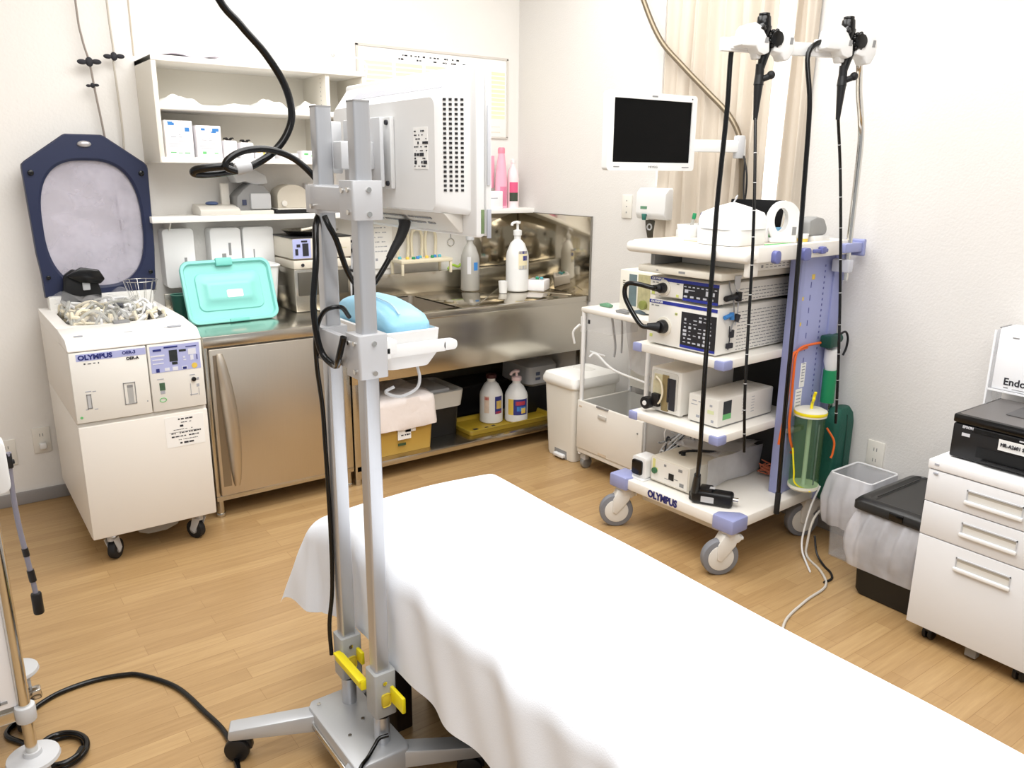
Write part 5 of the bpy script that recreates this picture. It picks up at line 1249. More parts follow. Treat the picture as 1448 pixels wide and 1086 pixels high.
def scope(label, X, zc, kz, tube_pts, umb_pts, conn):
    t = thing('endoscope', label, 'endoscope', tuple((HF @ Vector((X, -.03, zc)))), 'endoscopes on the hanger', frame=TR)
    H = lambda x, y, z: HF @ Vector((X + x, y, zc + z))
    b = MB()
    b.cyl(H(.0, -.035, .06), H(.0, -.035, .095), .024, .021, n=20, bev=.003).cyl(H(0, -.035, .092), H(0, -.035, .104), .018, n=18, bev=.002)
    b.cyl(H(.0, -.035, -.01), H(.0, -.035, .065), .016, .027, n=20, bev=.003)
    b.cyl(H(.02, -.035, .015), H(.0, -.035, -.07), .02, .012, n=16)
    b.cyl(H(-.005, -.05, .05), H(-.025, -.06, .062), .01, n=12, bev=.002)
    body = obj('control_body', b, GLOSSBLK, t)
    kb_ = MB()
    for k in range(9):
        a = 2 * PI * k / 9; kb_.ball(H(.036 + .022 * math.cos(a), -.055, .026 + .024 * math.sin(a)), .0085, n=8)
    kb_.cyl(H(.036, -.045, .026), H(.036, -.068, .026), .024, n=20, bev=.003)
    obj('angulation_knob', kb_, GLOSSBLK, body)
    obj('rubber_neck', MB().cyl(H(0, -.034, -.05), H(0, -.034, -.085), .014, n=16).cyl(H(0, -.034, -.085), H(-.002, -.036, -.115), .0145, .0165, n=16).cyl(H(-.002, -.036, -.115), H(-.006, -.04, -.225), .015, .007, n=16), BLACK, t)
    vp = MB().cyl(H(0, -.034, -.1), H(.028, -.05, -.088), .01, n=14, bev=.002).ball(H(.032, -.052, -.084), .014, n=10)
    obj('biopsy_valve', vp, RUBBER, t)
    tb_ = MB().tube([H(-.006, -.04, -.215)] + tube_pts, .0055, 10)
    ins = obj('insertion_tube', tb_, GLOSSBLK, t)
    mk = MB(); S = spline([H(-.006, -.04, -.215)] + tube_pts, 12)
    for k in range(6, len(S) - 2, 5):
        d = (S[k + 1] - S[k]).normalized(); mk.cyl(S[k] - d * .0012, S[k] + d * .0012, .0058, n=10)
    obj('depth_rings', mk, mat('white_band', (206, 206, 206), .5), ins)
    ub = obj('umbilical_cable', MB().tube([H(-.035, -.02, .03), H(-.07, -.02, .03)] + umb_pts, .0085, 12), GLOSSBLK, t)
    return t, H
s1, H1 = scope('black endoscope in the holder nearer the wall monitor, its connector resting on the cart base', .131, 1.896, 437,
      [Vector((-.045, -.005, 1.45)), Vector((-.062, -.03, 1.24)), Vector((-.058, -.036, 1.0)), Vector((-.05, -.04, .75)), Vector((-.035, -.048, .535))],
      [Vector((-.05, .125, 1.89)), Vector((-.055, .122, 1.7)), Vector((-.06, .13, 1.4)), Vector((-.05, .138, 1.2)), Vector((-.05, .138, .8)), Vector((-.035, .145, .5)), Vector((.0, .175, .36))], None)
cn = MB().cyl((.0, .175, .37), (.045, .215, .265), .013, .02, n=16)
cn.box(.035, .075, .19, .24, .237, .275, .006)
obj('connector_neck', cn, BLACK, s1)
Mc = Matrix.Translation((.055, .2, .237)) @ Matrix.Rotation(R(-62), 4, 'Z')
lgc = obj('light_guide_connector', MB().box(-.03, .13, -.03, .03, .0, .055, .012, 3, M=Mc).box(.0, .05, -.026, .026, .05, .068, .006, M=Mc), BLACK, s1)
obj('connector_label', MB().box(.01, .06, -.0312, -.03, .012, .036, M=Mc).box(.04, .06, -.02, .0, .068, .07, M=Mc), GREYPL, lgc)
obj('connector_pin', MB().cyl((.13, .0, .028), (.15, .0, .028), .011, n=16, M=Mc), CHROME, lgc)
s2, H2 = scope('black endoscope in the holder farther from the wall monitor, hanging over the periwinkle column', .464, 1.906, 405,
      [Vector((.395, -.052, 1.5)), Vector((.439, -.06, 1.24)), Vector((.45, -.085, .95)), Vector((.462, -.1, .7)), Vector((.47, -.105, .56))],
      [Vector((.2, .0, 1.89)), Vector((.198, -.026, 1.72)), Vector((.2, -.034, 1.45)), Vector((.2, -.04, 1.23)), Vector((.21, -.04, .9)), Vector((.23, -.03, .6)), Vector((.252, -.022, .33)), Vector((.25, -.024, .26))], None)
obj('cable_tip', MB().cyl((.25, -.024, .3), (.25, -.024, .21), .011, n=14, bev=.003), RUBBER, s2)

# video processor and light source with the looping cable
def processor(name, label, z0, z1, band, panel, conn, seed, keys):
    t = thing(name, label, 'medical device', (.25, .32, z0), frame=TR)
    u0, u1, v0, v1 = .02, .47, .15, .487
    obj('device_case', MB().box(u0, u1, v0, v1, z0 + .006, z1, .006), DEVW, t)
    for vv in (v0 + .03, v1 - .03):
        for uu in (u0 + .04, u1 - .04): obj('device_foot', MB().cyl((uu, vv, z0), (uu, vv, z0 + .008), .012, n=14), BLACK, t)
    w, h_ = v1 - v0, z1 - z0
    PF = Plane((u0, v1, z0), (0, -1, 0), (0, 0, 1))
    obj('blue_band', marks(PF, [(w / 2, h_ - .009, w - .008, .013)], .0012), BLUEBAND, t)
    obj('band_lettering', text_mb('OLYMPUS', .011, PF, .012, h_ - .009, bold=.0004, ext=.0016, width=.06), WHITEPL, t)
    a0, a1 = panel
    pn = obj('key_panel', marks(PF, [((a0 + a1) / 2 * w, h_ * .46, (a1 - a0) * w, h_ * .74)], .0016), mat('panel_black', (34, 34, 40), .4, vary=.1), t)
    obj('panel_foot_band', marks(PF, [((a0 + a1) / 2 * w, h_ * .1, (a1 - a0) * w, .01)], .002), BLUEBAND, pn)
    obj('panel_keys', marks(PF, [(a * w, b * h_, c, d) for a, b, c, d in keys], .0028), mat('key_print', (196, 198, 206), .5), pn)
    ca_, cb_ = conn
    C_ = PF.M() @ Vector((ca_ * w, cb_ * h_, 0))
    rg = MB().cyl(C_, C_ + Vector((-.004, 0, 0)), .038 if h_ > .1 else .032, n=28, bev=.001)
    obj('socket_ring', rg, DEVC, t)
    obj('socket_plug', MB().cyl(C_ + Vector((-.004, 0, 0)), C_ + Vector((-.03, 0, 0)), .028 if h_ > .1 else .021, .024 if h_ > .1 else .018, n=24, bev=.003), BLACK, t)
    PS = Plane((u0, v0, z0), (1, 0, 0), (0, 0, 1)); rr = []
    n = int((h_ - .02) / .013)
    rnd = random.Random(seed)
    for k in range(n):
        x = .12
        while x < .44:
            L2 = rnd.uniform(.008, .03); rr.append((x + L2 / 2, .016 + k * .013, L2, .003)); x += L2 + .007
    obj('vent_slots', marks(PS, rr, .0008), MIDGREY, t)
    obj('small_stickers', marks(PF, [(.06 * w, .2 * h_, .014, .012), (.42 * w, .2 * h_ if h_ < .1 else .75 * h_, .012, .01)], .0012), mat('lime_sticker', (206, 214, 120), .5), t)
    obj('front_print', marks(PF, [(.06 * w, h_ - .024, .01, .004), (.13 * w, h_ - .024, .02, .004), (.42 * w, .75 * h_, .012, .004)], .0012), MIDGREY, t)
    return t, C_
rnd = random.Random(77)
k1 = [(.53 + .06 * i, .7, .01, .004) for i in range(8)] + [(.54 + .09 * i, .25, .016, .007) for i in range(5)] + [(.55, .5, .016, .012), (.84, .5, .014, .018), (.62, .55, .03, .003), (.92, .5, .012, .014)]
p1_, C1 = processor('light_source', 'slimmer white processor with a blue band on top of the taller one', 1.026, 1.108, 1, (.5, .985), (.22, .5), 31, k1)
k2 = []
for i in range(6):
    for k in range(8):
        if rnd.random() < .8: k2.append((.56 + .07 * i, .2 + .08 * k, rnd.choice((.008, .012, .016)), rnd.choice((.003, .005, .009))))
p2_, C2 = processor('video_processor', 'taller white processor with a black key panel on the cart shelf', .836, 1.018, 1, (.5, .985), (.25, .44), 32, k2)
q = C1 + Vector((-.03, 0, 0)); q2 = C2 + Vector((-.03, 0, 0))
lc = thing('light_cable', 'thick black cable looping between the two stacked processors', 'cable', (q.x, q.y, q.z), frame=TR)
obj('cable_run', MB().tube([q, q + Vector((-.03, .01, .004)), q + Vector((-.055, .06, .014)), q + Vector((-.06, .105, .012)), q + Vector((-.058, .125, -.012)), q + Vector((-.055, .115, -.06)), q2 + Vector((-.045, .06, .01)), q2 + Vector((-.03, .03, .0)), q2], .0095, 12), GLOSSBLK, lc)
obj('cable_plug', MB().cyl(q, q + Vector((-.025, .012, .003)), .015, .011, n=16), RUBBER, lc)
obj('cable_plug', MB().cyl(q2, q2 + Vector((-.035, .03, .003)), .02, .012, n=16), RUBBER, lc)
lead = thing('dangling_leads', 'bunch of short leads and plugs hanging on the processor sides', 'leads', (.09, .145, 1.0), frame=TR)
obj('lead_wire', MB().tube([(.06, .142, 1.118), (.065, .14, 1.09), (.09, .14, 1.05), (.1, .139, .98), (.085, .138, .93)], .0025, 8), MIDGREY, lead)
obj('lead_wire', MB().tube([(.09, .142, 1.11), (.115, .139, 1.06), (.12, .139, .99), (.11, .139, .95)], .002, 8), SOFTGREY, lead)
obj('lead_wire', MB().tube([(.08, .14, .95), (.085, .14, .9), (.08, .14, .86)], .002, 8), INK, lead)
obj('black_plug', MB().cyl((.04, .138, 1.055), (.105, .138, 1.06), .011, n=14, bev=.003).cyl((.118, .138, 1.04), (.118, .138, 1.075), .012, n=12, bev=.003), BLACK, lead)
obj('blue_plug', MB().cyl((.045, .139, .985), (.085, .139, .992), .008, n=12).cyl((.09, .139, .975), (.085, .139, 1.0), .009, n=12), LBL_BLUE, lead)
obj('dark_plug', MB().box(.085, .105, .134, .146, .905, .935, .003).box(.07, .105, .135, .146, .865, .885, .003).cyl((.115, .14, .965), (.125, .14, .99), .011, n=12), INK, lead)
obj('white_clip', MB().prism([(.06, 1.14), (.1, 1.14), (.092, 1.09), (.07, 1.09)], 'y', .118, .123, .002), GREYPL, lead)
ru = thing('recorder_unit', 'flat white recorder with vented side under the cart top tray', 'recorder', (.3, .3, 1.15), frame=TR)
obj('recorder_case', MB().box(.17, .5, .105, .46, 1.151, 1.199, .004), DEVW, ru)
PS = Plane((.17, .105, 1.151), (1, 0, 0), (0, 0, 1)); rr = []
for k in range(4):
    for i in range(9): rr.append((.06 + .027 * i, .011 + .0095 * k, .016, .0028))
obj('vent_slots', marks(PS, rr + [(.03, .015, .012, .01)], .0008), MIDGREY, ru)

# devices on the middle shelf
pu = thing('irrigation_pump', 'white pump with open front works and a black roller wheel on the cart shelf', 'pump', (.2, .41, .545), frame=TR)
obj('pump_case', MB().box(.06, .4, .33, .49, .553, .735, .008), DEVW, pu)
for uu in (.09, .36):
    for vv in (.35, .47): obj('pump_foot', MB().cyl((uu, vv, .545), (uu, vv, .556), .01, n=12), WHITEPL, pu)
PP = Plane((.06, .49, .553), (0, -1, 0), (0, 0, 1))
fp = obj('front_panel', MB().prism(rrect(.345, .478, .57, .725, .01), 'x', .054, .061, .002), mat('front_grey', (206, 203, 196), .45), pu)
obj('works_plate', marks(PP, [(.045, .08, .05, .1), (.05, .145, .05, .025)], .0075), mat('works_cream', (200, 192, 160), .4, vary=.25, vscale=60), fp)
obj('tube_channel', marks(PP, [(.085, .085, .032, .15)], .009), mat('brass_works', (150, 134, 96), .4, metal=.3, vary=.3, vscale=50), fp)
obj('dark_slot', marks(PP, [(.122, .085, .03, .13), (.1, .1, .008, .1)], .0095), INK, fp)
obj('roller_block', MB().box(.035, .06, .425, .465, .575, .63, .006), BLACK, fp)
obj('roller_wheel', MB().cyl((.05, .482, .585), (.02, .482, .585), .026, n=24, bev=.003), BLACK, fp)
obj('wheel_hub', MB().cyl((.021, .482, .585), (.017, .482, .585), .01, n=16), WHITEPL, fp)
obj('works_tube', MB().tube([(.046, .45, .7), (.042, .42, .68), (.042, .41, .64), (.04, .42, .6), (.04, .44, .585)], .004, 8), mat('cream_tube', (226, 216, 192), .4), fp)
vs = thing('white_control_box', 'plain white box with a green and black label beside the pump', 'device', (.25, .225, .545), frame=TR)
obj('box_case', MB().box(.068, .425, .152, .297, .552, .662, .006), DEVW, vs)
obj('box_foot', MB().box(.08, .41, .16, .29, .545, .553), MIDGREY, vs)
PSv = Plane((.068, .152, .552), (1, 0, 0), (0, 0, 1))
lb2 = obj('side_label', marks(PSv, [(.055, .065, .05, .07)], .0012), mat('label_black', (46, 52, 58), .5, vary=.2, vscale=50), vs)
obj('label_foot', marks(PSv, [(.055, .037, .05, .022)], .0016), LBL_GREEN, lb2)
obj('vent_slots', marks(PSv, [(.16, .03 + .012 * k, .02, .002) for k in range(6)] + [(.22, .03 + .012 * k, .02, .002) for k in range(6)] , .0007), SOFTGREY, vs)
PFv = Plane((.068, .297, .552), (0, -1, 0), (0, 0, 1))
obj('front_print', marks(PFv, [(.03, .085, .02, .004), (.055, .085, .012, .004), (.03, .07, .03, .003), (.05, .025, .016, .01), (.11, .08, .012, .008), (.12, .02, .012, .01)], .0008), SOFTGREY, vs)
obj('front_sticker', marks(PFv, [(.11, .055, .03, .014)], .001), mat('pale_lime', (222, 228, 180), .5), vs)

# device on the cart base
eu = thing('electrosurgical_unit', 'low cream device under clear wrap on the cart base', 'device', (.3, .4, .235), frame=TR)
obj('unit_case', MB().box(.065, .54, .262, .47, .243, .352, .008), DEVC, eu)
obj('unit_foot', MB().box(.09, .52, .28, .45, .235, .244), MIDGREY, eu)
PFe = Plane((.065, .47, .243), (0, -1, 0), (0, 0, 1))
obj('front_plate', marks(PFe, [(.104, .055, .19, .092)], .001), DEVW, eu)
obj('power_switch', marks(PFe, [(.115, .045, .026, .028)], .004, .001), BLACK, eu)
obj('front_print', marks(PFe, [(.08, .085, .012, .01), (.16, .085, .02, .012), (.17, .025, .022, .016), (.14, .04, .02, .003), (.09, .03, .02, .003)], .0016), MIDGREY, eu)
obj('yellow_tag', marks(PFe, [(.02, .075, .014, .05), (.03, .055, .022, .016)], .002), mat('pale_yellow_tag', (226, 222, 150), .5), eu)
obj('green_dial', MB().cyl(PFe.M() @ Vector((.028, .05, 0)), PFe.M() @ Vector((.028, .05, .012)), .013, n=20, bev=.002), mat('dark_green_dial', (60, 110, 76), .4), eu)
obj('top_handle', MB().tube([(.16, .4, .36), (.2, .38, .366), (.26, .33, .366), (.3, .3, .36)], .006, 8).cyl((.17, .385, .352), (.17, .385, .37), .01, n=14), BLACK, eu)
obj('clear_wrap', MB().grid(lambda u, v: Vector((.22 + .33 * u, .255 + .22 * v, .356 + .012 * math.sin(u * 9) * math.cos(v * 7) + .012)), 20, 16), CLEARBAG, eu, smooth=70)
obj('clear_wrap', MB().grid(lambda u, v: Vector((.16 + .38 * u, .257 - .006 * math.sin(u * 11 + v * 3) - .004, .245 + .12 * v)), 20, 10), CLEARBAG, eu, smooth=70)
obj('under_shelf_hook', MB().box(.1, .16, .2, .32, .47, .51, .004), DEVC, ec)
fo = thing('small_control_unit', 'small black-faced white unit at the front corner of the cart base', 'device', (.09, .515, .235), frame=TR)
obj('unit_body', MB().prism(rrect(.476, .555, .24, .335, .015), 'x', .045, .12, .006), WHITEPL, fo)
obj('unit_face', MB().prism(rrect(.495, .55, .255, .32, .01), 'x', .036, .046, .003), GLOSSBLK, fo)
obj('unit_base', MB().box(.03, .13, .476, .558, .235, .242, .002), WHITEPL, fo)
wd = thing('wire_bundle', 'loops of grey and dark wires behind the device on the cart base', 'wires', (.3, .53, .24), frame=TR)
for k in range(6):
    rr_ = random.Random(200 + k)
    obj('wire_loop', MB().tube([(.2 + rr_.uniform(0, .25), .5 + rr_.uniform(0, .08), .25 + rr_.uniform(0, .16)) for _ in range(6)], .004, 8), [GREYPL, INK, WHITEPL, MIDGREY][k % 4], wd)
rw = thing('orange_wire_bundle', 'thin orange wires bunched at the foot of the column', 'wires', (.5, .18, .24), frame=TR)
for k in range(5):
    rr_ = random.Random(300 + k)
    obj('wire_loop', MB().tube([(.5 + rr_.uniform(-.02, .03), .13 + rr_.uniform(0, .1), .243 + rr_.uniform(0, .07)) for _ in range(6)], .003, 7), mat('brick_wire', (196, 110, 80), .5), rw)

# things on the top tray
ZT = 1.2447
wbx = thing('bag_wrapped_box', 'white box under a peaked white bag on the cart top tray', 'box', (.14, .21, ZT), frame=TR)
obj('box_body', MB().prism(rrect(.04, .24, .115, .3, .03), 'z', ZT, ZT + .07, .005), WHITEPL, wbx)
def hood(r, z): return [(.14 + (x - .14) * r, .21 + (y - .21) * r, z) for x, y in rrect(.035, .245, .11, .305, .05, 5)]
obj('bag_hood', MB().loft([hood(1.0, ZT + .058), hood(1.01, ZT + .09), hood(.92, ZT + .115), hood(.5, ZT + .135), hood(.08, ZT + .15)], cap0=False), mat('white_bag', (250, 249, 248), .5, bump=.3, bscale=20), wbx, smooth=70)
obj('bag_twist', MB().tube([(.14, .21, ZT + .148), (.145, .205, ZT + .162), (.14, .195, ZT + .175), (.136, .2, ZT + .165)], .003, 7), GREYPL, wbx)
tp_ = thing('tilted_display', 'black flat display leaning at the back of the cart top tray', 'display', (.46, .36, ZT), frame=TR)
Mt = Matrix.Translation((.46, .34, ZT)) @ Matrix.Rotation(R(8), 4, 'Z') @ Matrix.Rotation(R(14), 4, 'Y')
obj('display_panel', MB().box(-.006, .006, -.11, .125, .02, .155, .004, M=Mt), SCREEN, tp_)
obj('display_back', MB().box(.006, .012, -.112, .127, .018, .157, .003, M=Mt), OFFWHITE, tp_)
obj('display_stand', MB().box(-.03, .05, -.06, .06, 0, .022, .004, M=Matrix.Translation((.46, .34, ZT))), OFFWHITE, tp_)
wh = thing('white_handled_bottle', 'white bottle with a moulded loop handle on the cart top tray', 'bottle', (.36, .14, ZT), frame=TR)
bm_ = MB()
Ob = [(.36 + .06 * math.cos(t) * 1.0, ZT + .075 + .08 * math.sin(t)) for t in [2 * PI * k / 28 for k in range(28)]]
Mh = Matrix.Translation((.36, .14, 0)) @ Matrix.Rotation(R(-40), 4, 'Z') @ Matrix.Translation((-.36, -.14, 0))
def rot_h(P, y): return [Mh @ Vector((x, y, z)) for x, z in P]
Ib = [(.347 + .026 * math.cos(t), ZT + .085 + .045 * math.sin(t)) for t in [2 * PI * k / 28 for k in range(28)]]
bm_.loft([rot_h(Ib, .115), rot_h(Ob, .115), rot_h(Ob, .165), rot_h(Ib, .165), rot_h(Ib, .115)], cap0=False, cap1=False)
obj('bottle_shell', bm_, WHITEPL, wh)
obj('bottle_base', MB().box(.31, .41, .11, .17, ZT, ZT + .02, .006, M=Mh), WHITEPL, wh)
obj('bottle_print', MB().box(.39, .405, .1135, .115, ZT + .03, ZT + .06, M=Mh), MIDGREY, wh)
cu_ = thing('clear_cup', 'small clear blue cup inside the loop of the white bottle', 'cup', (.42, .2, ZT), frame=TR)
obj('cup_body', MB().lathe(.43, .2, [(0, ZT), (.015, ZT), (.018, ZT + .05), (.016, ZT + .05), (0, ZT + .004)], 18), mat('clear_sky', (126, 180, 216), .3), cu_)
bx_ = carton('small_carton', 'small white carton with green print on the cart top tray', .3, .36, .17, .27, ZT, ZT + .055, CARD, [('green_print', LBL_GREEN, [(.5, .5, .4, .3)])])
bx_.matrix_world = TR @ Matrix.Translation(BASE[bx_])
for nm, lb, u0, v0, hh, m in (('white_jar', 'short white jar at the wall monitor end of the cart top tray', .3, .45, .05, WHITEPL), ('cream_jar', 'squat cream jar behind the bag-wrapped box on the top tray', .38, .4, .045, mat('cream_jar', (238, 234, 214), .4))):
    j = thing(nm, lb, 'jar', (u0, v0, ZT), 'jars on the cart top tray', frame=TR)
    obj('jar_body', MB().lathe(u0, v0, [(0, ZT), (.035, ZT), (.036, ZT + hh * .8), (.03, ZT + hh), (0, ZT + hh)], 24), m, j)
    obj('jar_lid', MB().lathe(u0, v0, [(0, ZT + hh), (.032, ZT + hh), (.032, ZT + hh + .012), (0, ZT + hh + .012)], 24), WHITEPL, j)
tl_ = thing('white_tray_box', 'open white tray with syringes at the wall monitor end of the top tray', 'tray', (.33, .51, ZT), frame=TR)
obj('tray_body', MB().loft([[(x, y, ZT) for x, y in rrect(.24, .5, .485, .55, .01)], [(x, y, ZT + .05) for x, y in rrect(.235, .505, .48, .555, .01)], [(x, y, ZT + .05) for x, y in rrect(.24, .5, .485, .55, .008)], [(x, y, ZT + .01) for x, y in rrect(.245, .495, .49, .545, .008)]]), WHITEPL, tl_)
for k, (a, m) in enumerate(((.28, GREEN), (.33, LBL_NAVY), (.38, mat('olive_cap', (120, 110, 60), .5)))):
    sy = thing('syringe', ['green-capped syringe standing in the open white tray', 'navy-capped syringe standing in the open white tray', 'olive-capped syringe standing in the open white tray'][k], 'syringe', (a, .52, ZT + .012), 'syringes in the tray', frame=TR)
    obj('syringe_barrel', MB().cyl((a, .52, ZT + .0105), (a + .01, .51, ZT + .07), .007, n=12), TUBECLEAR, sy)
    obj('syringe_cap', MB().cyl((a + .01, .51, ZT + .07), (a + .013, .507, ZT + .095), .008, n=12, bev=.002), m, sy)
gm_ = thing('grey_mask', 'grey rounded respirator shell at the column end of the top tray', 'mask', (.48, .08, ZT), frame=TR)
obj('mask_shell', MB().prism([(.42, ZT + .025), (.54, ZT + .025), (.55, ZT + .05), (.52, ZT + .09), (.47, ZT + .098), (.42, ZT + .085)], 'y', .06, .12, .012), mat('slate_mask', (150, 150, 148), .5), gm_)
obj('mask_base', MB().box(.44, .55, .05, .13, ZT, ZT + .026, .006), WHITEPL, gm_)
so2 = thing('small_cup', 'small yellow and white cup beside the looped white bottle', 'cup', (.43, .075, ZT), frame=TR)
obj('cup_body', MB().lathe(.4, .075, [(0, ZT), (.018, ZT), (.022, ZT + .035), (0, ZT + .035)], 18), WHITEPL, so2)
obj('cup_band', MB().lathe(.4, .075, [(.0192, ZT + .006), (.0207, ZT + .018)], 18), LBL_YEL, so2)
pe = MB().cyl((.16, .075, ZT + .004), (.3, .06, ZT + .004), .0035, n=8)
single('green_pen', pe, LBL_GREEN, 'thin green pen lying at the front of the cart top tray', 'pen', (.23, .068, ZT), frame=TR)
sm_ = MB().box(.1, .2, .32, .4, ZT, ZT + .004, .001)
single('paper_slip', sm_, mat('beige_slip', (214, 200, 180), .7), 'beige paper slip on the cart top tray', 'paper', (.15, .36, ZT), frame=TR)

# hung on the column side
jr_ = thing('suction_jar', 'clear graduated suction jar with yellow rim hung on the column', 'jar', (.42, -.02, .28), frame=TR)
JX, JY, JR = .42, -.025, .058
obj('jar_wall', MB().lathe(JX, JY, [(.004, .284), (JR - .004, .282), (JR, .29), (JR, .585), (JR - .003, .585), (JR - .003, .292), (.004, .29)], 32), WATER, jr_)
obj('jar_cap', MB().lathe(JX, JY, [(0, .585), (JR + .004, .583), (JR + .004, .603), (JR - .01, .61), (0, .61)], 32), mat('cap_clear_white', (232, 230, 214), .35), jr_)
obj('cap_ring', MB().lathe(JX, JY, [(JR + .0045, .59), (JR + .0055, .592), (JR + .0055, .6), (JR + .0045, .602)], 32), YELLOW, jr_)
obj('jar_base', MB().lathe(JX, JY, [(0, .277), (JR * .9, .277), (JR + .002, .285), (JR + .002, .297), (0, .29)], 32), mat('cap_clear_white', (232, 230, 214), .35), jr_)
obj('center_tube', MB().cyl((JX, JY, .292), (JX, JY, .585), .0085, n=14), WHITEPL, jr_)
obj('scale_marks', MB().grid(lambda u, v: Vector((JX + (JR + .0006) * math.cos(-2.0 + .12 * u), JY + (JR + .0006) * math.sin(-2.0 + .12 * u), .31 + .25 * v)), 2, 2), mat('scale_grey', (90, 110, 96), .6, vary=.5, vscale=60), jr_)
obj('yellow_hose', MB().tube([(JX, JY, .6), (JX + .004, JY, .63), (JX - .006, JY - .01, .65), (JX + .012, JY, .655), (JX + .01, JY - .006, .675)], .006, 8), YELLOW, jr_)
obj('jar_bracket', MB().box(JX - .05, JX + .05, JY + .05, .052, .5, .52, .003), MIDGREY, jr_)
obj('yellow_strap', MB().tube([(JX - .052, JY + .03, .45), (JX - .06, JY + .01, .36), (JX - .058, JY, .31), (JX - .03, JY - .052, .284)], .0035, 8), YELLOW, jr_)
gb_ = thing('green_cylinder_bag', 'dark green padded gas cylinder bag at the wall end of the cart', 'cylinder bag', (.61, -.02, .18), frame=TR)
obj('bag_body', MB().loft([[(x, y, z) for x, y in rrect(.545 + k, .685 - k, -.075 + k * .6, -.004 - k * .6, .022)] for z, k in ((.185, .02), (.2, .004), (.24, 0), (.52, 0), (.56, .006), (.585, .022))]), GREENBAG, gb_, smooth=60)
obj('bag_seam', MB().tube([(.615, -.07, .2), (.615, -.076, .3), (.615, -.076, .48), (.615, -.072, .56)], .003, 6), mat('deep_green_seam', (16, 60, 50), .6), gb_)
obj('side_strap', MB().tube([(.684, -.03, .52), (.69, -.035, .47), (.684, -.035, .42)], .004, 6), mat('deep_green_seam', (16, 60, 50), .6), gb_)
rg_ = thing('gas_regulator', 'dark green gas regulator with a white cup above the green bag', 'regulator', (.58, .01, .6), frame=TR)
obj('regulator_block', MB().box(.535, .6, -.012, .038, .83, .88, .008).cyl((.6, .015, .86), (.64, .015, .86), .02, n=18, bev=.003), mat('deep_green', (20, 70, 58), .4), rg_)
obj('regulator_cup', MB().lathe(.59, .008, [(0, .735), (.022, .735), (.03, .77), (.03, .82), (.0, .825)], 24), WHITEPL, rg_)
obj('regulator_tank', MB().cyl((.59, .008, .6), (.59, .008, .735), .027, n=20), GREEN, rg_)
obj('regulator_stem', MB().cyl((.6, .0, .57), (.6, .0, .62), .012, n=14), CHROME, rg_)
obj('black_hose', MB().tube([(.62, .01, .87), (.655, .0, .885), (.672, -.005, .86), (.67, -.005, .82), (.65, -.005, .79)], .0045, 8), BLACK, rg_)
for lb, pts in (('orange tube curving down the column, nearer the shelves', [(.45, .038, .84), (.38, .036, .835), (.345, .034, .82), (.335, .03, .76), (.335, .03, .66), (.325, .03, .58), (.31, .03, .5), (.305, .03, .47)]),
                ('orange tube looping from the regulator down beside the jar', [(.53, .03, .85), (.46, .034, .85), (.4, .034, .845), (.368, .033, .82), (.36, .03, .74), (.365, .03, .62), (.362, .028, .55), (.375, .025, .48), (.4, .02, .42), (.415, .04, .41)])):
    single('orange_tube', MB().tube(pts, .0052, 10), ORANGE, lb, 'tube', pts[-1], 'orange tubes on the column', frame=TR)
single('orange_tail', MB().tube([(.505, -.052, .52), (.52, -.08, .47), (.517, -.082, .42), (.51, -.08, .4)], .0042, 8), ORANGE, 'short orange tube end hanging beside the suction jar', 'tube', (.51, -.08, .4), frame=TR)
# ------------------------------------------------------------------ monitor on the wall-side arm and the curved pipe
pipe = thing('curved_pipe', 'dull metal pipe curving down from above beside the curtains', 'pipe', (2.93, 2.31, 1.0))
obj('pipe_run', MB().tube([(2.93, 3.1, CZ - .004), (2.93, 3.07, 2.5), (2.93, 2.973, 2.288), (2.93, 2.85, 2.1), (2.93, 2.7, 1.97), (2.93, 2.545, 1.849), (2.93, 2.42, 1.75), (2.93, 2.35, 1.655), (2.93, 2.325, 1.54), (2.93, 2.315, 1.394), (2.93, 2.315, 1.05)], .0125, 14), PIPE, pipe)
obj('pipe_collar', MB().cyl((2.93, 2.331, 1.56), (2.93, 2.335, 1.64), .019, n=18, bev=.003), WHITEPL, pipe)
obj('pipe_flange', MB().cyl((2.93, 3.1, CZ - .02), (2.93, 3.1, CZ - .001), .04, n=24), PIPE, pipe)
m2 = thing('wall_monitor', 'white-framed monitor with a black screen on an arm above the white cart', 'monitor', (2.46, 2.43, 1.5))
X0m, X1m, Z0m, Z1m, Ym = 2.235, 2.715, 1.506, 1.808, 2.43
Mm = Matrix.Translation(((X0m + X1m) / 2, Ym, 0)) @ Matrix.Rotation(R(-3), 4, 'Z') @ Matrix.Translation((-(X0m + X1m) / 2, -Ym, 0))
obj('monitor_back', MB().box(X0m + .02, X1m - .02, Ym + .012, Ym + .05, Z0m + .02, Z1m - .02, .012, M=Mm), WHITEPL, m2)
bz = MB(); Of = rrect(X0m, X1m, Z0m, Z1m, .014, 5); If = rrect(X0m + .03, X1m - .026, Z0m + .032, Z1m - .026, .003, 5)
def L2(P, y): return [Mm @ Vector((x, y, z)) for x, z in P]
bz.loft([L2(If, Ym - .004), L2(If, Ym - .012), L2(Of, Ym - .012), L2(Of, Ym + .02), L2(If, Ym + .02)], cap0=False, cap1=False)
bzo = obj('bezel_frame', bz, WHITEPL, m2)
obj('screen', MB().box(X0m + .029, X1m - .025, Ym - .006, Ym + .01, Z0m + .031, Z1m - .025, M=Mm), SCREEN, m2)
Pm = Plane(Mm @ Vector((X0m, Ym - .012, Z0m)), (math.cos(R(-3)), math.sin(R(-3)), 0), (0, 0, 1))
obj('brand_lettering', text_mb('MIYEG', .012, Pm, .22, .014, ext=.0008, width=.05), MIDGREY, bzo)
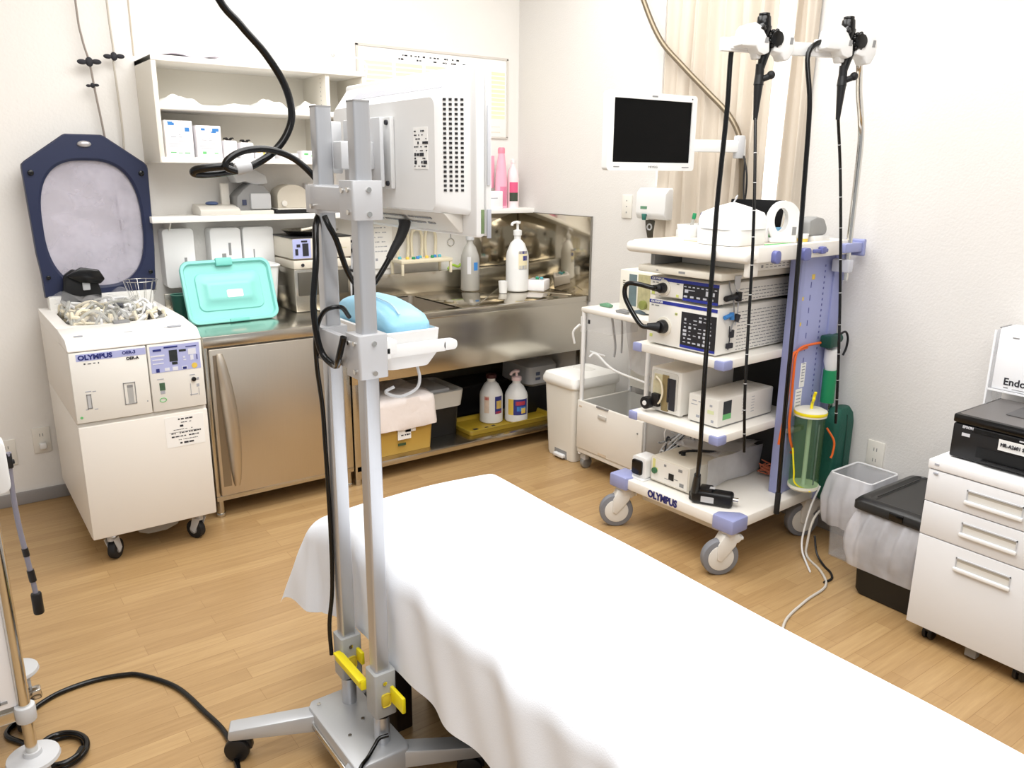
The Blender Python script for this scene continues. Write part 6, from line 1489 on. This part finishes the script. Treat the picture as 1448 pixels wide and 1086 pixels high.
obj('bezel_print', marks(Pm, [(.24, .289, .03, .006), (.05, .014, .03, .004), (.43, .014, .04, .004)], .0008), MIDGREY, bzo)
obj('power_lamp', MB().cyl(Pm.M() @ Vector((.45, .288, 0)), Pm.M() @ Vector((.45, .288, .001)), .003, n=10), INK, bzo)
obj('support_arm', MB().prism([(2.66, 2.48), (2.72, 2.465), (2.925, 2.345), (2.925, 2.305), (2.9, 2.305), (2.68, 2.42)], 'z', 1.585, 1.635, .005).box(2.6, 2.7, 2.45, 2.5, 1.57, 1.65, .006), WHITEPL, m2)
obj('arm_knuckle', MB().cyl((2.905, 2.325, 1.56), (2.905, 2.325, 1.655), .024, n=20, bev=.005), GREYPL, m2)
obj('hanging_strap', MB().tube([(2.91, 2.3, 1.57), (2.9, 2.27, 1.5), (2.9, 2.265, 1.43), (2.905, 2.275, 1.38), (2.912, 2.29, 1.45), (2.912, 2.295, 1.56)], .004, 8), BLACK, m2)

# soap dispenser and things on the side wall
dp_ = thing('soap_dispenser', 'white wall dispenser with a dark nozzle below the wall monitor', 'dispenser', (WX, 2.85, 1.2))
obj('dispenser_body', MB().prism([(WX - .001, 1.27), (WX - .085, 1.275), (WX - .1, 1.3), (WX - .095, 1.4), (WX - .075, 1.425), (WX - .001, 1.425)], 'y', 2.745, 2.945, .008), WHITEPL, dp_)
PDs = Plane((WX - .0985, 2.945, 1.3), (0, -1, 0), (0, 0, 1))
obj('dispenser_print', marks(PDs, [(.06, .03, .045, .014)], .001), SAGE, dp_)
obj('green_tip', MB().prism([(2.865, 1.27), (2.885, 1.27), (2.89, 1.3), (2.86, 1.3)], 'x', WX - .108, WX - .099, .002), mat('teal_tip', (44, 110, 100), .4), dp_)
obj('nozzle', MB().prism([(2.84, 1.268), (2.91, 1.268), (2.905, 1.23), (2.89, 1.18), (2.86, 1.18), (2.845, 1.23)], 'x', WX - .06, WX - .03, .004), mat('nozzle_dark', (70, 66, 56), .4, vary=.2), dp_)
obj('nozzle_ring', MB().torus((WX - .062, 2.875, 1.235), .014, .004, 'x', 18, 8), GREYPL, dp_)
pk = thing('hanging_note', 'small white pad hanging on the wall above the soap dispenser', 'note pad', (WX, 2.87, 1.43))
obj('pad_sheet', MB().box(WX - .012, WX - .004, 2.75, 2.9, 1.43, 1.53, .002), PAPER, pk)
obj('pad_clip', MB().box(WX - .02, WX - .002, 2.85, 2.88, 1.44, 1.5, .003), BEIGE, pk)
obj('pad_ring', MB().torus((WX - .012, 2.865, 1.515), .01, .002, 'x', 14, 6), MIDGREY, pk)
sh_ = thing('small_wall_rack', 'small wall rack with green and navy caps below the curtains', 'rack', (WX, 2.6, 1.2))
obj('rack_box', MB().box(WX - .06, WX - .002, 2.5, 2.7, 1.18, 1.235, .004), WHITEPL, sh_)
for k, m in enumerate((GREEN, LBL_NAVY, INK, mat('teal_tip', (44, 110, 100), .4))):
    yk = 2.54 + .04 * k
    obj('cap', MB().cyl((WX - .03, yk, 1.235), (WX - .03, yk, 1.262), .01, n=12, bev=.002), m, sh_)

# ------------------------------------------------------------------ white drawer cart
wc = thing('drawer_cart', 'white cart with a deep open bin drawer behind the endoscopy cart', 'cart', (2.79, 2.74, 0))
cx0, cx1, cy0, cy1 = 2.60, 2.965, 2.5, 2.975
obj('top_board', MB().box(cx0, cx1, cy0, cy1, .825, .85, .006), CARTW, wc)
for x in (cx0 + .012, cx1 - .012):
    for y in (cy0 + .012, cy1 - .012):
        obj('post', MB().cyl((x, y, .08), (x, y, .83), .011, n=16), WHITEPL, wc)
for y in (cy0 + .03, cy1 - .03):
    for x in (cx0 + .03, cx1 - .03):
        f = obj('caster_fork', MB().box(x - .014, x + .014, y - .02, y + .02, .05, .09, .003), GREYPL, wc)
        obj('caster_wheel', MB().cyl((x + .01, y - .014, .032), (x + .01, y + .014, .032), .032, n=22, bev=.006), mat('caster_grey', (150, 150, 148), .4, metal=.3), f)
obj('bottom_board', MB().box(cx0, cx1, cy0, cy1, .09, .115, .004), CARTW, wc)
dwr = obj('drawer', MB().box(cx0 - .008, cx0 + .008, cy0 + .005, cy1 - .004, .118, .372, .004), CARTW, wc)
tubm = MB(); A1 = rrect(cx0 + .012, cx1 - .02, cy0 + .02, cy1 - .02, .02); A2 = rrect(cx0 + .03, cx1 - .04, cy0 + .04, cy1 - .04, .02)
tubm.loft([[(x, y, .365) for x, y in A1], [(x, y, .2) for x, y in A2]], cap0=False)
obj('drawer_liner', tubm, mat('liner_grey', (198, 196, 190), .5, vary=.05), dwr)
obj('drawer_side', MB().box(cx0, cx1 - .02, cy1 - .02, cy1 - .012, .12, .37, .002), CARTW, dwr)
obj('drawer_side', MB().box(cx0, cx1 - .02, cy0 + .01, cy0 + .018, .12, .37, .002), CARTW, dwr)
Pd = Plane((cx0 - .008, cy1, .118), (0, -1, 0), (0, 0, 1))
obj('drawer_handle', MB().box(.165, .225, .195, .215, .0, .006, .002, M=Pd.M()), mat('handle_shade', (206, 203, 196), .4), dwr)
obj('drawer_notch', MB().box(.15, .235, .247, .256, -.004, .004, .001, M=Pd.M()), MIDGREY, dwr)
obj('front_label', marks(Pd, [(.03, .225, .02, .008), (.2, .01, .06, .012)], .0008), mat('beige_label', (214, 196, 172), .6), dwr)
obj('drawer_knob', MB().cyl(Pd.M() @ Vector((.44, .19, 0)), Pd.M() @ Vector((.44, .19, .003)), .004, n=10), MIDGREY, dwr)
obj('wire_frame', MB().tube([(cx0 + .02, cy1 - .05, .6), (cx0 + .05, cy1 - .07, .615), (cx0 + .05, cy1 - .2, .56), (cx0 + .08, cy0 + .06, .53)], .006, 8).tube([(cx0 + .05, cy1 - .02, .62), (cx0 + .1, cy1 - .08, .6)], .006, 8), WHITEPL, wc)
obj('rear_panel', MB().box(cx1 - .03, cx1 - .022, cy0 + .03, cy1 - .03, .4, .82), mat('panel_cream', (232, 228, 218), .5, vary=.03), wc)
obj('side_clip', MB().box(cx0 + .01, cx0 + .04, cy1 - .005, cy1 + .012, .72, .8, .004).tube([(cx0 - .0, cy1 + .004, .76), (cx0 - .02, cy1 + .03, .72), (cx0 - .01, cy1 + .03, .66)], .006, 8), WHITEPL, wc)
fb = thing('clear_folder_box', 'clear plastic box hung under the top of the white drawer cart', 'box', (2.72, 2.87, .72))
obj('box_shell', MB().box(2.615, 2.8, 2.77, 2.95, .735, .824, .004), CLEAR, fb)
obj('box_mark', MB().box(2.6135, 2.615, 2.92, 2.935, .77, .79), INK, fb)
hb_ = thing('hanging_clear_bag', 'clear bag hanging inside the white drawer cart', 'bag', (2.8, 2.72, .53))
obj('bag_film', MB().grid(lambda u, v: Vector((2.82 + .02 * math.sin(u * 8 + v * 3), 2.56 + .3 * u, .52 + .29 * v)), 16, 12), CLEARBAG, hb_, smooth=70)
obj('bag_hooks', MB().tube([(2.7, 2.86, .82), (2.71, 2.85, .74), (2.72, 2.845, .66), (2.73, 2.86, .6)], .006, 8).tube([(2.75, 2.84, .82), (2.755, 2.835, .72), (2.76, 2.84, .62)], .005, 8), GREYPL, hb_)
for k, (lb, a, b, m) in enumerate((('green rubber clamp on the white drawer cart top', 2.7, 2.9, SAGE), ('grey clamp lying near the front edge of the white cart top', 2.64, 2.72, MIDGREY), ('slate clamp lying beside the grey one on the white cart top', 2.7, 2.66, mat('slate_clamp', (96, 110, 120), .5)))):
    single('tube_clamp', MB().prism([(b - .035, .852), (b + .035, .85), (b + .04, .862), (b, .872), (b - .04, .864)], 'x', a - .012, a + .012, .003), m, lb, 'clamp', (a, b, .85), 'clamps on the white cart')
fl_ = film('cart_top_film', 'crumpled clear film on the white drawer cart top', 2.72, 2.86, 2.6, 2.74, .852, .008, FILM, 8)
wdv = thing('cream_instrument', 'cream instrument with a multicoloured front on the white drawer cart', 'device', (2.8, 2.68, .85))
obj('instrument_case', MB().box(2.69, 2.96, 2.56, 2.8, .858, 1.05, .006), mat('instrument_cream', (236, 232, 220), .45), wdv)
obj('instrument_foot', MB().box(2.71, 2.94, 2.58, 2.78, .85, .859), MIDGREY, wdv)
Pi = Plane((2.69, 2.8, .858), (0, -1, 0), (0, 0, 1))
obj('instrument_display', marks(Pi, [(.09, .1, .05, .15)], .002), mat('display_slate', (110, 128, 132), .3, vary=.3, vscale=30), wdv)
obj('instrument_works', marks(Pi, [(.165, .1, .08, .16)], .002), mat('works_olive', (186, 180, 140), .4, vary=.35, vscale=45), wdv)
obj('instrument_knob', MB().cyl(Pi.M() @ Vector((.17, .04, 0)), Pi.M() @ Vector((.17, .04, .02)), .022, n=20, bev=.003), mat('olive_knob', (134, 140, 76), .4, vary=.2), wdv)
obj('instrument_vents', marks(Pi, [(.03, .14 - .01 * k, .016, .003) for k in range(4)] + [(.16, .17, .06, .012)], .0012), mat('olive_ink', (90, 88, 60), .5), wdv)

# ------------------------------------------------------------------ white pedal bin
wb_ = thing('pedal_bin', 'white pedal bin with a domed lid between the sink bench and the white cart', 'bin', (2.76, 3.14, 0))
def br(k, z, r=.025): return [(x, y, z) for x, y in rrect(2.622 - k, 2.9 + k, 3.03 - k, 3.25 + k, r, 5)]
obj('bin_body', MB().loft([br(-.004, .002), br(0, .02), br(.016, .41)], cap1=True), mat('bin_white', (240, 238, 230), .42, vary=.01), wb_)
lidb = obj('bin_lid', MB().loft([br(.022, .405, .03), br(.03, .415, .035), br(.03, .437, .035), br(.02, .462, .035), br(-.02, .475, .04), br(-.06, .478, .03)]), mat('bin_lid_white', (244, 243, 238), .4), wb_)
obj('lid_recess', MB().prism(rrect(2.74, 2.82, 3.08, 3.2, .02), 'z', .477, .4795, .001), mat('lid_shade', (232, 230, 224), .45), lidb)
Pbn = Plane((2.6195, 3.25, 0), (0, -1, 0), (.03, 0, 1))
obj('bin_slot', marks(Pbn, [(.04, .385, .028, .006)], .001), INK, wb_)
obj('pedal', MB().box(2.6, 2.63, 3.09, 3.17, .012, .03, .004), WHITEPL, wb_)
obj('pedal_recess', MB().box(2.6205, 2.6235, 3.08, 3.18, .006, .05), MIDGREY, wb_)

# ------------------------------------------------------------------ drawer cabinet, printer, acrylic stand
cab = thing('drawer_cabinet', 'white three-drawer cabinet on black casters carrying the printer', 'cabinet', (2.73, .94, 0))
kx0, kx1, ky0, ky1 = 2.482, 2.995, .742, 1.142
obj('cabinet_body', MB().box(kx0 + .016, kx1, ky0, ky1, .055, .6, .003), mat('cabinet_white', (230, 231, 232), .45, vary=.01), cab)
obj('cabinet_top', MB().box(kx0 - .002, kx1 + .002, ky0 - .003, ky1 + .003, .6, .63, .004), mat('cabinet_top_white', (236, 236, 237), .4), cab)
DRW = mat('drawer_white', (228, 229, 231), .45, vary=.01)
for z0, z1 in ((.492, .597), (.377, .489), (.056, .374)):
    d = obj('drawer', MB().box(kx0, kx0 + .016, ky0 + .001, ky1 - .001, z0, z1, .0025), DRW, cab)
    zc = z1 - .052 if z1 - z0 < .2 else z1 - .055
    Pk = Plane((kx0, ky1, zc), (0, -1, 0), (0, 0, 1))
    fr_ = MB(); M = Pk.M()
    fr_.box(.125, .285, .017, .021, 0, .003, M=M).box(.125, .128, -.02, .021, 0, .003, M=M).box(.282, .285, -.02, .021, 0, .003, M=M)
    hd = obj('drawer_handle', MB().box(.122, .288, -.024, -.012, 0, .01, .003, M=M), WHITEPL, d)
    obj('handle_frame', fr_, GREYPL, d)
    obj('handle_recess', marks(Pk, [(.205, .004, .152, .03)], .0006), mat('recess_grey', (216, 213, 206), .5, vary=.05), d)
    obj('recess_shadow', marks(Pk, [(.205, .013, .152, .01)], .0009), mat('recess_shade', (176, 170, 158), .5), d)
Pk = Plane((kx0, ky1, .6), (0, -1, 0), (0, 0, 1))
obj('lock_print', marks(Pk, [(.025, .018, .014, .006), (.025, -.012, .014, .005)], .0035), SOFTGREY, cab)
for x in (kx0 + .05, kx1 - .05):
    for y in (ky1 - .06, ky0 + .06):
        c = MB().cyl((x, y - .016, .024), (x, y - .003, .024), .024, n=20, bev=.004).cyl((x, y + .003, .024), (x, y + .016, .024), .024, n=20, bev=.004).box(x - .02, x + .02, y - .014, y + .014, .03, .056, .004)
        obj('caster', c, BLACK, cab)
obj('stabilizer_foot', MB().box(kx0 + .03, kx0 + .06, .925, .96, .01, .056, .003), MIDGREY, cab)

pr = thing('black_printer', 'black inkjet printer with a white sticker on the drawer cabinet', 'printer', (2.7, .92, .63))
px0, px1, py0, py1 = 2.552, 2.86, .69, 1.12
obj('printer_body', MB().box(px0, px1, py0, py1, .634, .745, .006), BLACK, pr)
obj('printer_foot', MB().box(px0 + .03, px1 - .03, py0 + .06, py1 - .03, .63, .636), RUBBER, pr)
ltop = obj('scanner_lid', MB().box(px0 - .002, px1 + .002, py0 - .002, py1 + .002, .747, .775, .006), GLOSSBLK, pr)
obj('lid_panel', MB().prism(rrect(2.66, 2.84, .76, 1.02, .012), 'z', .775, .778, .001), mat('lid_grey', (70, 68, 68), .3, vary=.05), ltop)
obj('lid_surface', MB().prism(rrect(px0 + .01, px1 - .01, py0 + .01, py1 - .01, .01), 'z', .7745, .7758), mat('lid_surface_grey', (96, 92, 90), .35, vary=.05), ltop)
Pp = Plane((px0, py1, .634), (0, -1, 0), (0, 0, 1))
obj('control_strip', marks(Pp, [(.21, .1, .3, .014)], .002), GLOSSBLK, pr)
obj('paper_slot', marks(Pp, [(.24, .035, .32, .034)], .0015), mat('slot_black', (6, 6, 7), .7), pr)
obj('output_tray', MB().box(.1, .42, .008, .016, 0, .012, .002, M=Pp.M()), BLACK, pr)
stk = obj('name_sticker', marks(Pp, [(.205, .077, .13, .034)], .0035), mat('sticker_white', (232, 231, 228), .6), pr)
for k, g in enumerate(('M', '3', 'A', '2', '6', 'G', 'I', 'S', 'P', 'R', 'M', 'K')):
    pass
obj('sticker_lettering', text_mb('MR-A2601 SPYMK', .016, Pp, .146, .078, ext=.0045, width=.1), INK, stk)
obj('sticker_ring', MB().tube([Pp.M() @ Vector((.258 + .008 * math.cos(a * PI / 8), .076 + .008 * math.sin(a * PI / 8), .0042)) for a in range(16)], .0012, 6, 1, True), INK, stk)
obj('brand_lettering', text_mb('EPSON', .011, Pp, .03, .104, ext=.0015, bold=.0003, width=.032), mat('silver_ink', (206, 206, 210), .4), pr)
obj('badge_print', marks(Pp, [(.043, .08, .024, .01)], .0016), mat('silver_ink', (206, 206, 210), .4), pr)
obj('front_print', marks(Pp, [(.21, .102, .03, .004), (.2, .012, .02, .004)], .0026), mat('silver_ink', (206, 206, 210), .4), pr)
obj('lid_print', marks(Plane((px0 - .002, py1, .775), (0, -1, 0), (1, 0, 0)), [(.21, .02, .03, .008)], .001), mat('silver_ink', (206, 206, 210), .4), ltop)
pcab = MB().tube([(2.62, 1.118, .7), (2.615, 1.145, .706), (2.61, 1.155, .69), (2.61, 1.152, .66), (2.65, 1.13, .6355)], .003, 8).tube([(2.62, 1.118, .675), (2.62, 1.14, .685), (2.625, 1.15, .67), (2.635, 1.14, .6355)], .003, 8)
pcab.bm.free()
cdp = MB().tube([(2.74, 1.12, .7), (2.735, 1.135, .712), (2.73, 1.1425, .7), (2.728, 1.142, .67), (2.74, 1.14, .6335)], .0032, 8)
single('printer_cord', cdp, BLACK, 'thin black cord curling out of the side of the printer', 'cord', (2.73, 1.14, .6335))

ac = thing('acrylic_stand', 'clear acrylic stand behind the printer holding a white box', 'stand', (2.9, .98, .63))
ACR = glassy('acrylic', (238, 240, 244), .3, .05)
obj('stand_panel', MB().box(2.865, 2.99, 1.166, 1.17, .632, 1.0, .001), ACR, ac)
obj('stand_panel', MB().box(2.865, 2.99, .77, .774, .632, 1.0, .001), ACR, ac)
obj('stand_shelf', MB().box(2.865, 2.99, .774, 1.166, .795, .799, .001).box(2.865, 2.99, .774, 1.166, .632, .636, .001), ACR, ac)
obj('stand_edges', MB().box(2.862, 2.866, 1.165, 1.171, .632, 1.0).box(2.862, 2.866, .774, 1.166, .794, .8).box(2.862, 2.866, .769, .775, .632, 1.0), mat('acrylic_edge', (246, 247, 250), .2), ac)
eb = thing('lettered_white_box', 'white box with black lettering standing in the acrylic stand', 'box', (2.92, .97, .8))
obj('box_body', MB().box(2.872, 2.985, .79, 1.158, .8, 1.008, .003), mat('glossy_white_box', (248, 249, 252), .35), eb)
obj('box_edge', MB().box(2.87, 2.95, 1.155, 1.16, 1.006, 1.0105, .001), MIDGREY, eb)
Pe = Plane((2.872, 1.158, .8), (0, -1, 0), (0, 0, 1))
obj('box_lettering', text_mb('Endo', .034, Pe, .035, .03, bold=.0006, ext=.0008), INK, eb)
obj('box_print', marks(Pe, [(.045, .01, .014, .004), (.045, .18, .006, .004), (.055, .18, .014, .004), (.09, .008, .05, .002)], .0008), MIDGREY, eb)
lo_ = thing('paper_pad', 'white papers lying in the lower bay of the acrylic stand', 'papers', (2.92, .97, .636))
obj('pad_block', MB().box(2.88, 2.98, .79, 1.14, .637, .7, .004), PAPER, lo_)

# ------------------------------------------------------------------ bins beside the cabinet
kb_ = thing('black_bin', 'black lidded bin with a hanging clear bag beside the drawer cabinet', 'bin', (2.79, 1.29, 0))
def b4(k, z, r=.02): return [(x, y, z) for x, y in rrect(2.6 - k, 2.965 + k * .3, 1.165, 1.4 + k, r, 5)]
obj('bin_body', MB().loft([b4(-.008, .002), b4(0, .02), b4(.012, .34)]), mat('bin_black', (24, 23, 22), .5, vary=.1), kb_)
kl = obj('bin_lid', MB().loft([b4(.02, .335, .02), b4(.03, .34, .025), b4(.03, .365, .025), b4(.02, .378, .03), b4(.0, .383, .03), b4(-.01, .378, .02)]), mat('lid_black', (34, 33, 32), .3, vary=.08), kb_)
obj('lid_groove', MB().box(2.64, 2.93, 1.372, 1.376, .381, .3835).box(2.66, 2.9, 1.2, 1.204, .378, .381), GLOSSBLK, kl)
obj('lid_handle', MB().prism(rrect(2.72, 2.84, 1.2, 1.26, .02), 'z', .376, .388, .003), GLOSSBLK, kl)
obj('lid_clip', MB().box(2.565, 2.58, 1.24, 1.29, .345, .37, .003), GLOSSBLK, kl)
def bag(k, z, j, seed):
    P = resample(rrect(2.585 - k, 2.97, 1.163, 1.415 + k, .03, 8), 150); out = []
    for i, (x, y) in enumerate(P):
        w = j * (math.sin(i * .83 + .3 * math.sin(i * .2) + seed * .12) + .7 * math.sin(i * .37 + seed * .5) + .5 * math.sin(i * 1.7 + seed))
        nx = -1 if x < 2.6 else 0; ny = 1 if y > 1.4 else 0
        out.append((x + nx * w, min(y + ny * w, 1.468), z + .4 * w))
    return out
obj('bag_skirt', MB().loft([bag(.004, .338, .0015, 1), bag(.012, .315, .0045, 1.2), bag(.02, .285, .006, 1.6), bag(.027, .25, .006, 2.2), bag(.03, .21, .005, 3.0), bag(.028, .17, .004, 4.0), bag(.02, .135, .002, 5), bag(.018, .12, .001, 6)], cap0=False, cap1=False), CLEARBAG, kb_, smooth=75)
cbn = thing('clear_bin', 'clear square bin lined with a clear bag against the side wall', 'bin', (2.87, 1.58, 0))
def c4(k, z, r=.015): return [(x, y, z) for x, y in rrect(2.775 - k, 2.965 + k, 1.475 - k * .5, 1.645 + k * .5, r, 4)]
obj('bin_wall', MB().loft([c4(-.02, .003), c4(0, .36), c4(-.004, .36), c4(-.024, .008)]), CLEAR, cbn)
obj('bin_rim', MB().tube(c4(.002, .36), .004, 8, 1, True), mat('rim_clear_white', (236, 236, 238), .3), cbn)
def cb4(k, z, j, seed):
    return [(x - (j * math.sin(i * .8 + seed * .3) if x < 2.8 else 0), y + (.5 * j * math.sin(i * .9 + seed * .4) if y > 1.6 else 0), z + .4 * j * math.sin(i * .5 + seed)) for i, (x, y) in enumerate(resample(rrect(2.768 - k, 2.97 + k * .2, 1.47, 1.65 + k * .5, .02, 6), 110))]
obj('bin_liner', MB().loft([cb4(.0, .362, .001, 1), cb4(.012, .33, .004, 2), cb4(.026, .26, .006, 3), cb4(.02, .19, .006, 4), cb4(.012, .15, .004, 5)], cap0=False, cap1=False), CLEARBAG, cbn, smooth=75)
single('white_floor_cord', MB().tube([(2.98, 1.685, .2), (2.78, 1.69, .16), (2.72, 1.68, .05), (2.7, 1.66, .006), (2.64, 1.56, .005), (2.55, 1.48, .005), (2.4, 1.46, .005), (2.22, 1.42, .005), (2.1, 1.34, .005), (2.02, 1.25, .005), (1.9, 1.1, .005), (1.8, .95, .005)], .005, 9), mat('putty_cord', (206, 200, 190), .5), 'pale cord running over the floor from the clear bin towards the bed', 'cord', (2.22, 1.42, 0))
single('white_cord_end', MB().tube([(2.79, 1.695, .28), (2.74, 1.695, .2), (2.715, 1.7, .08), (2.69, 1.68, .03), (2.66, 1.64, .006), (2.6, 1.58, .006)], .004, 8), WHITEPL, 'short white cord hanging beside the clear bin', 'cord', (2.7, 1.63, 0))
single('dark_floor_cord', MB().tube([(2.735, 1.66, .09), (2.715, 1.63, .03), (2.69, 1.58, .006), (2.66, 1.53, .005), (2.62, 1.5, .005), (2.57, 1.5, .005)], .0045, 8), BLACK, 'short dark cord on the floor in front of the clear bin', 'cord', (2.66, 1.5, 0))

# ------------------------------------------------------------------ light, sky and camera
def area(name, loc, rot, sx, sy, e, col=(.985, .99, .99)):
    l = D.lights.new(name, 'AREA'); l.shape = 'RECTANGLE'; l.size = sx; l.size_y = sy; l.energy = e; l.color = col
    o = D.objects.new(name, l); COL.objects.link(o); o.location = loc; o.rotation_euler = rot
    return o
area('ceiling_lamp_bed', (1.1, 1.0, CZ - .03), (0, 0, 0), 2.2, 1.3, LE[0])
area('ceiling_lamp_sink', (1.6, 2.62, CZ - .03), (0, 0, 0), 2.4, 1.3, LE[1])
area('ceiling_lamp_camera', (.2, -.6, CZ - .03), (0, 0, 0), 2.2, 1.3, LE[2])
wo = D.worlds.new('room_surround'); SC.world = wo; wo.use_nodes = True
bg = wo.node_tree.nodes['Background']; bg.inputs['Color'].default_value = (.97, .985, 1, 1); bg.inputs['Strength'].default_value = LE[3]

cam = D.cameras.new('camera'); co = D.objects.new('camera', cam); COL.objects.link(co)
cam.sensor_width = 36; cam.lens = 1128.888 / 1448 * 36; cam.clip_start = .05
r0 = Vector((.80815171, -.58890983, .00871908)); r1 = Vector((-.14510883, -.21343442, -.96612068)); r2 = Vector((.57081892, .77950687, -.25794341))
mw = Matrix.Identity(4)
for i in range(3): mw[i][0], mw[i][1], mw[i][2] = r0[i], -r1[i], -r2[i]
mw[0][3], mw[1][3], mw[2][3] = 0, 0, 1.5
co.matrix_world = mw
SC.camera = co
SC.view_settings.view_transform = 'Standard'; SC.view_settings.look = 'None'
SC.view_settings.exposure = LE[4]; SC.view_settings.gamma = 1.0
SC.cycles.use_denoising = True
SC.cycles.max_bounces = 8; SC.cycles.transparent_max_bounces = 16
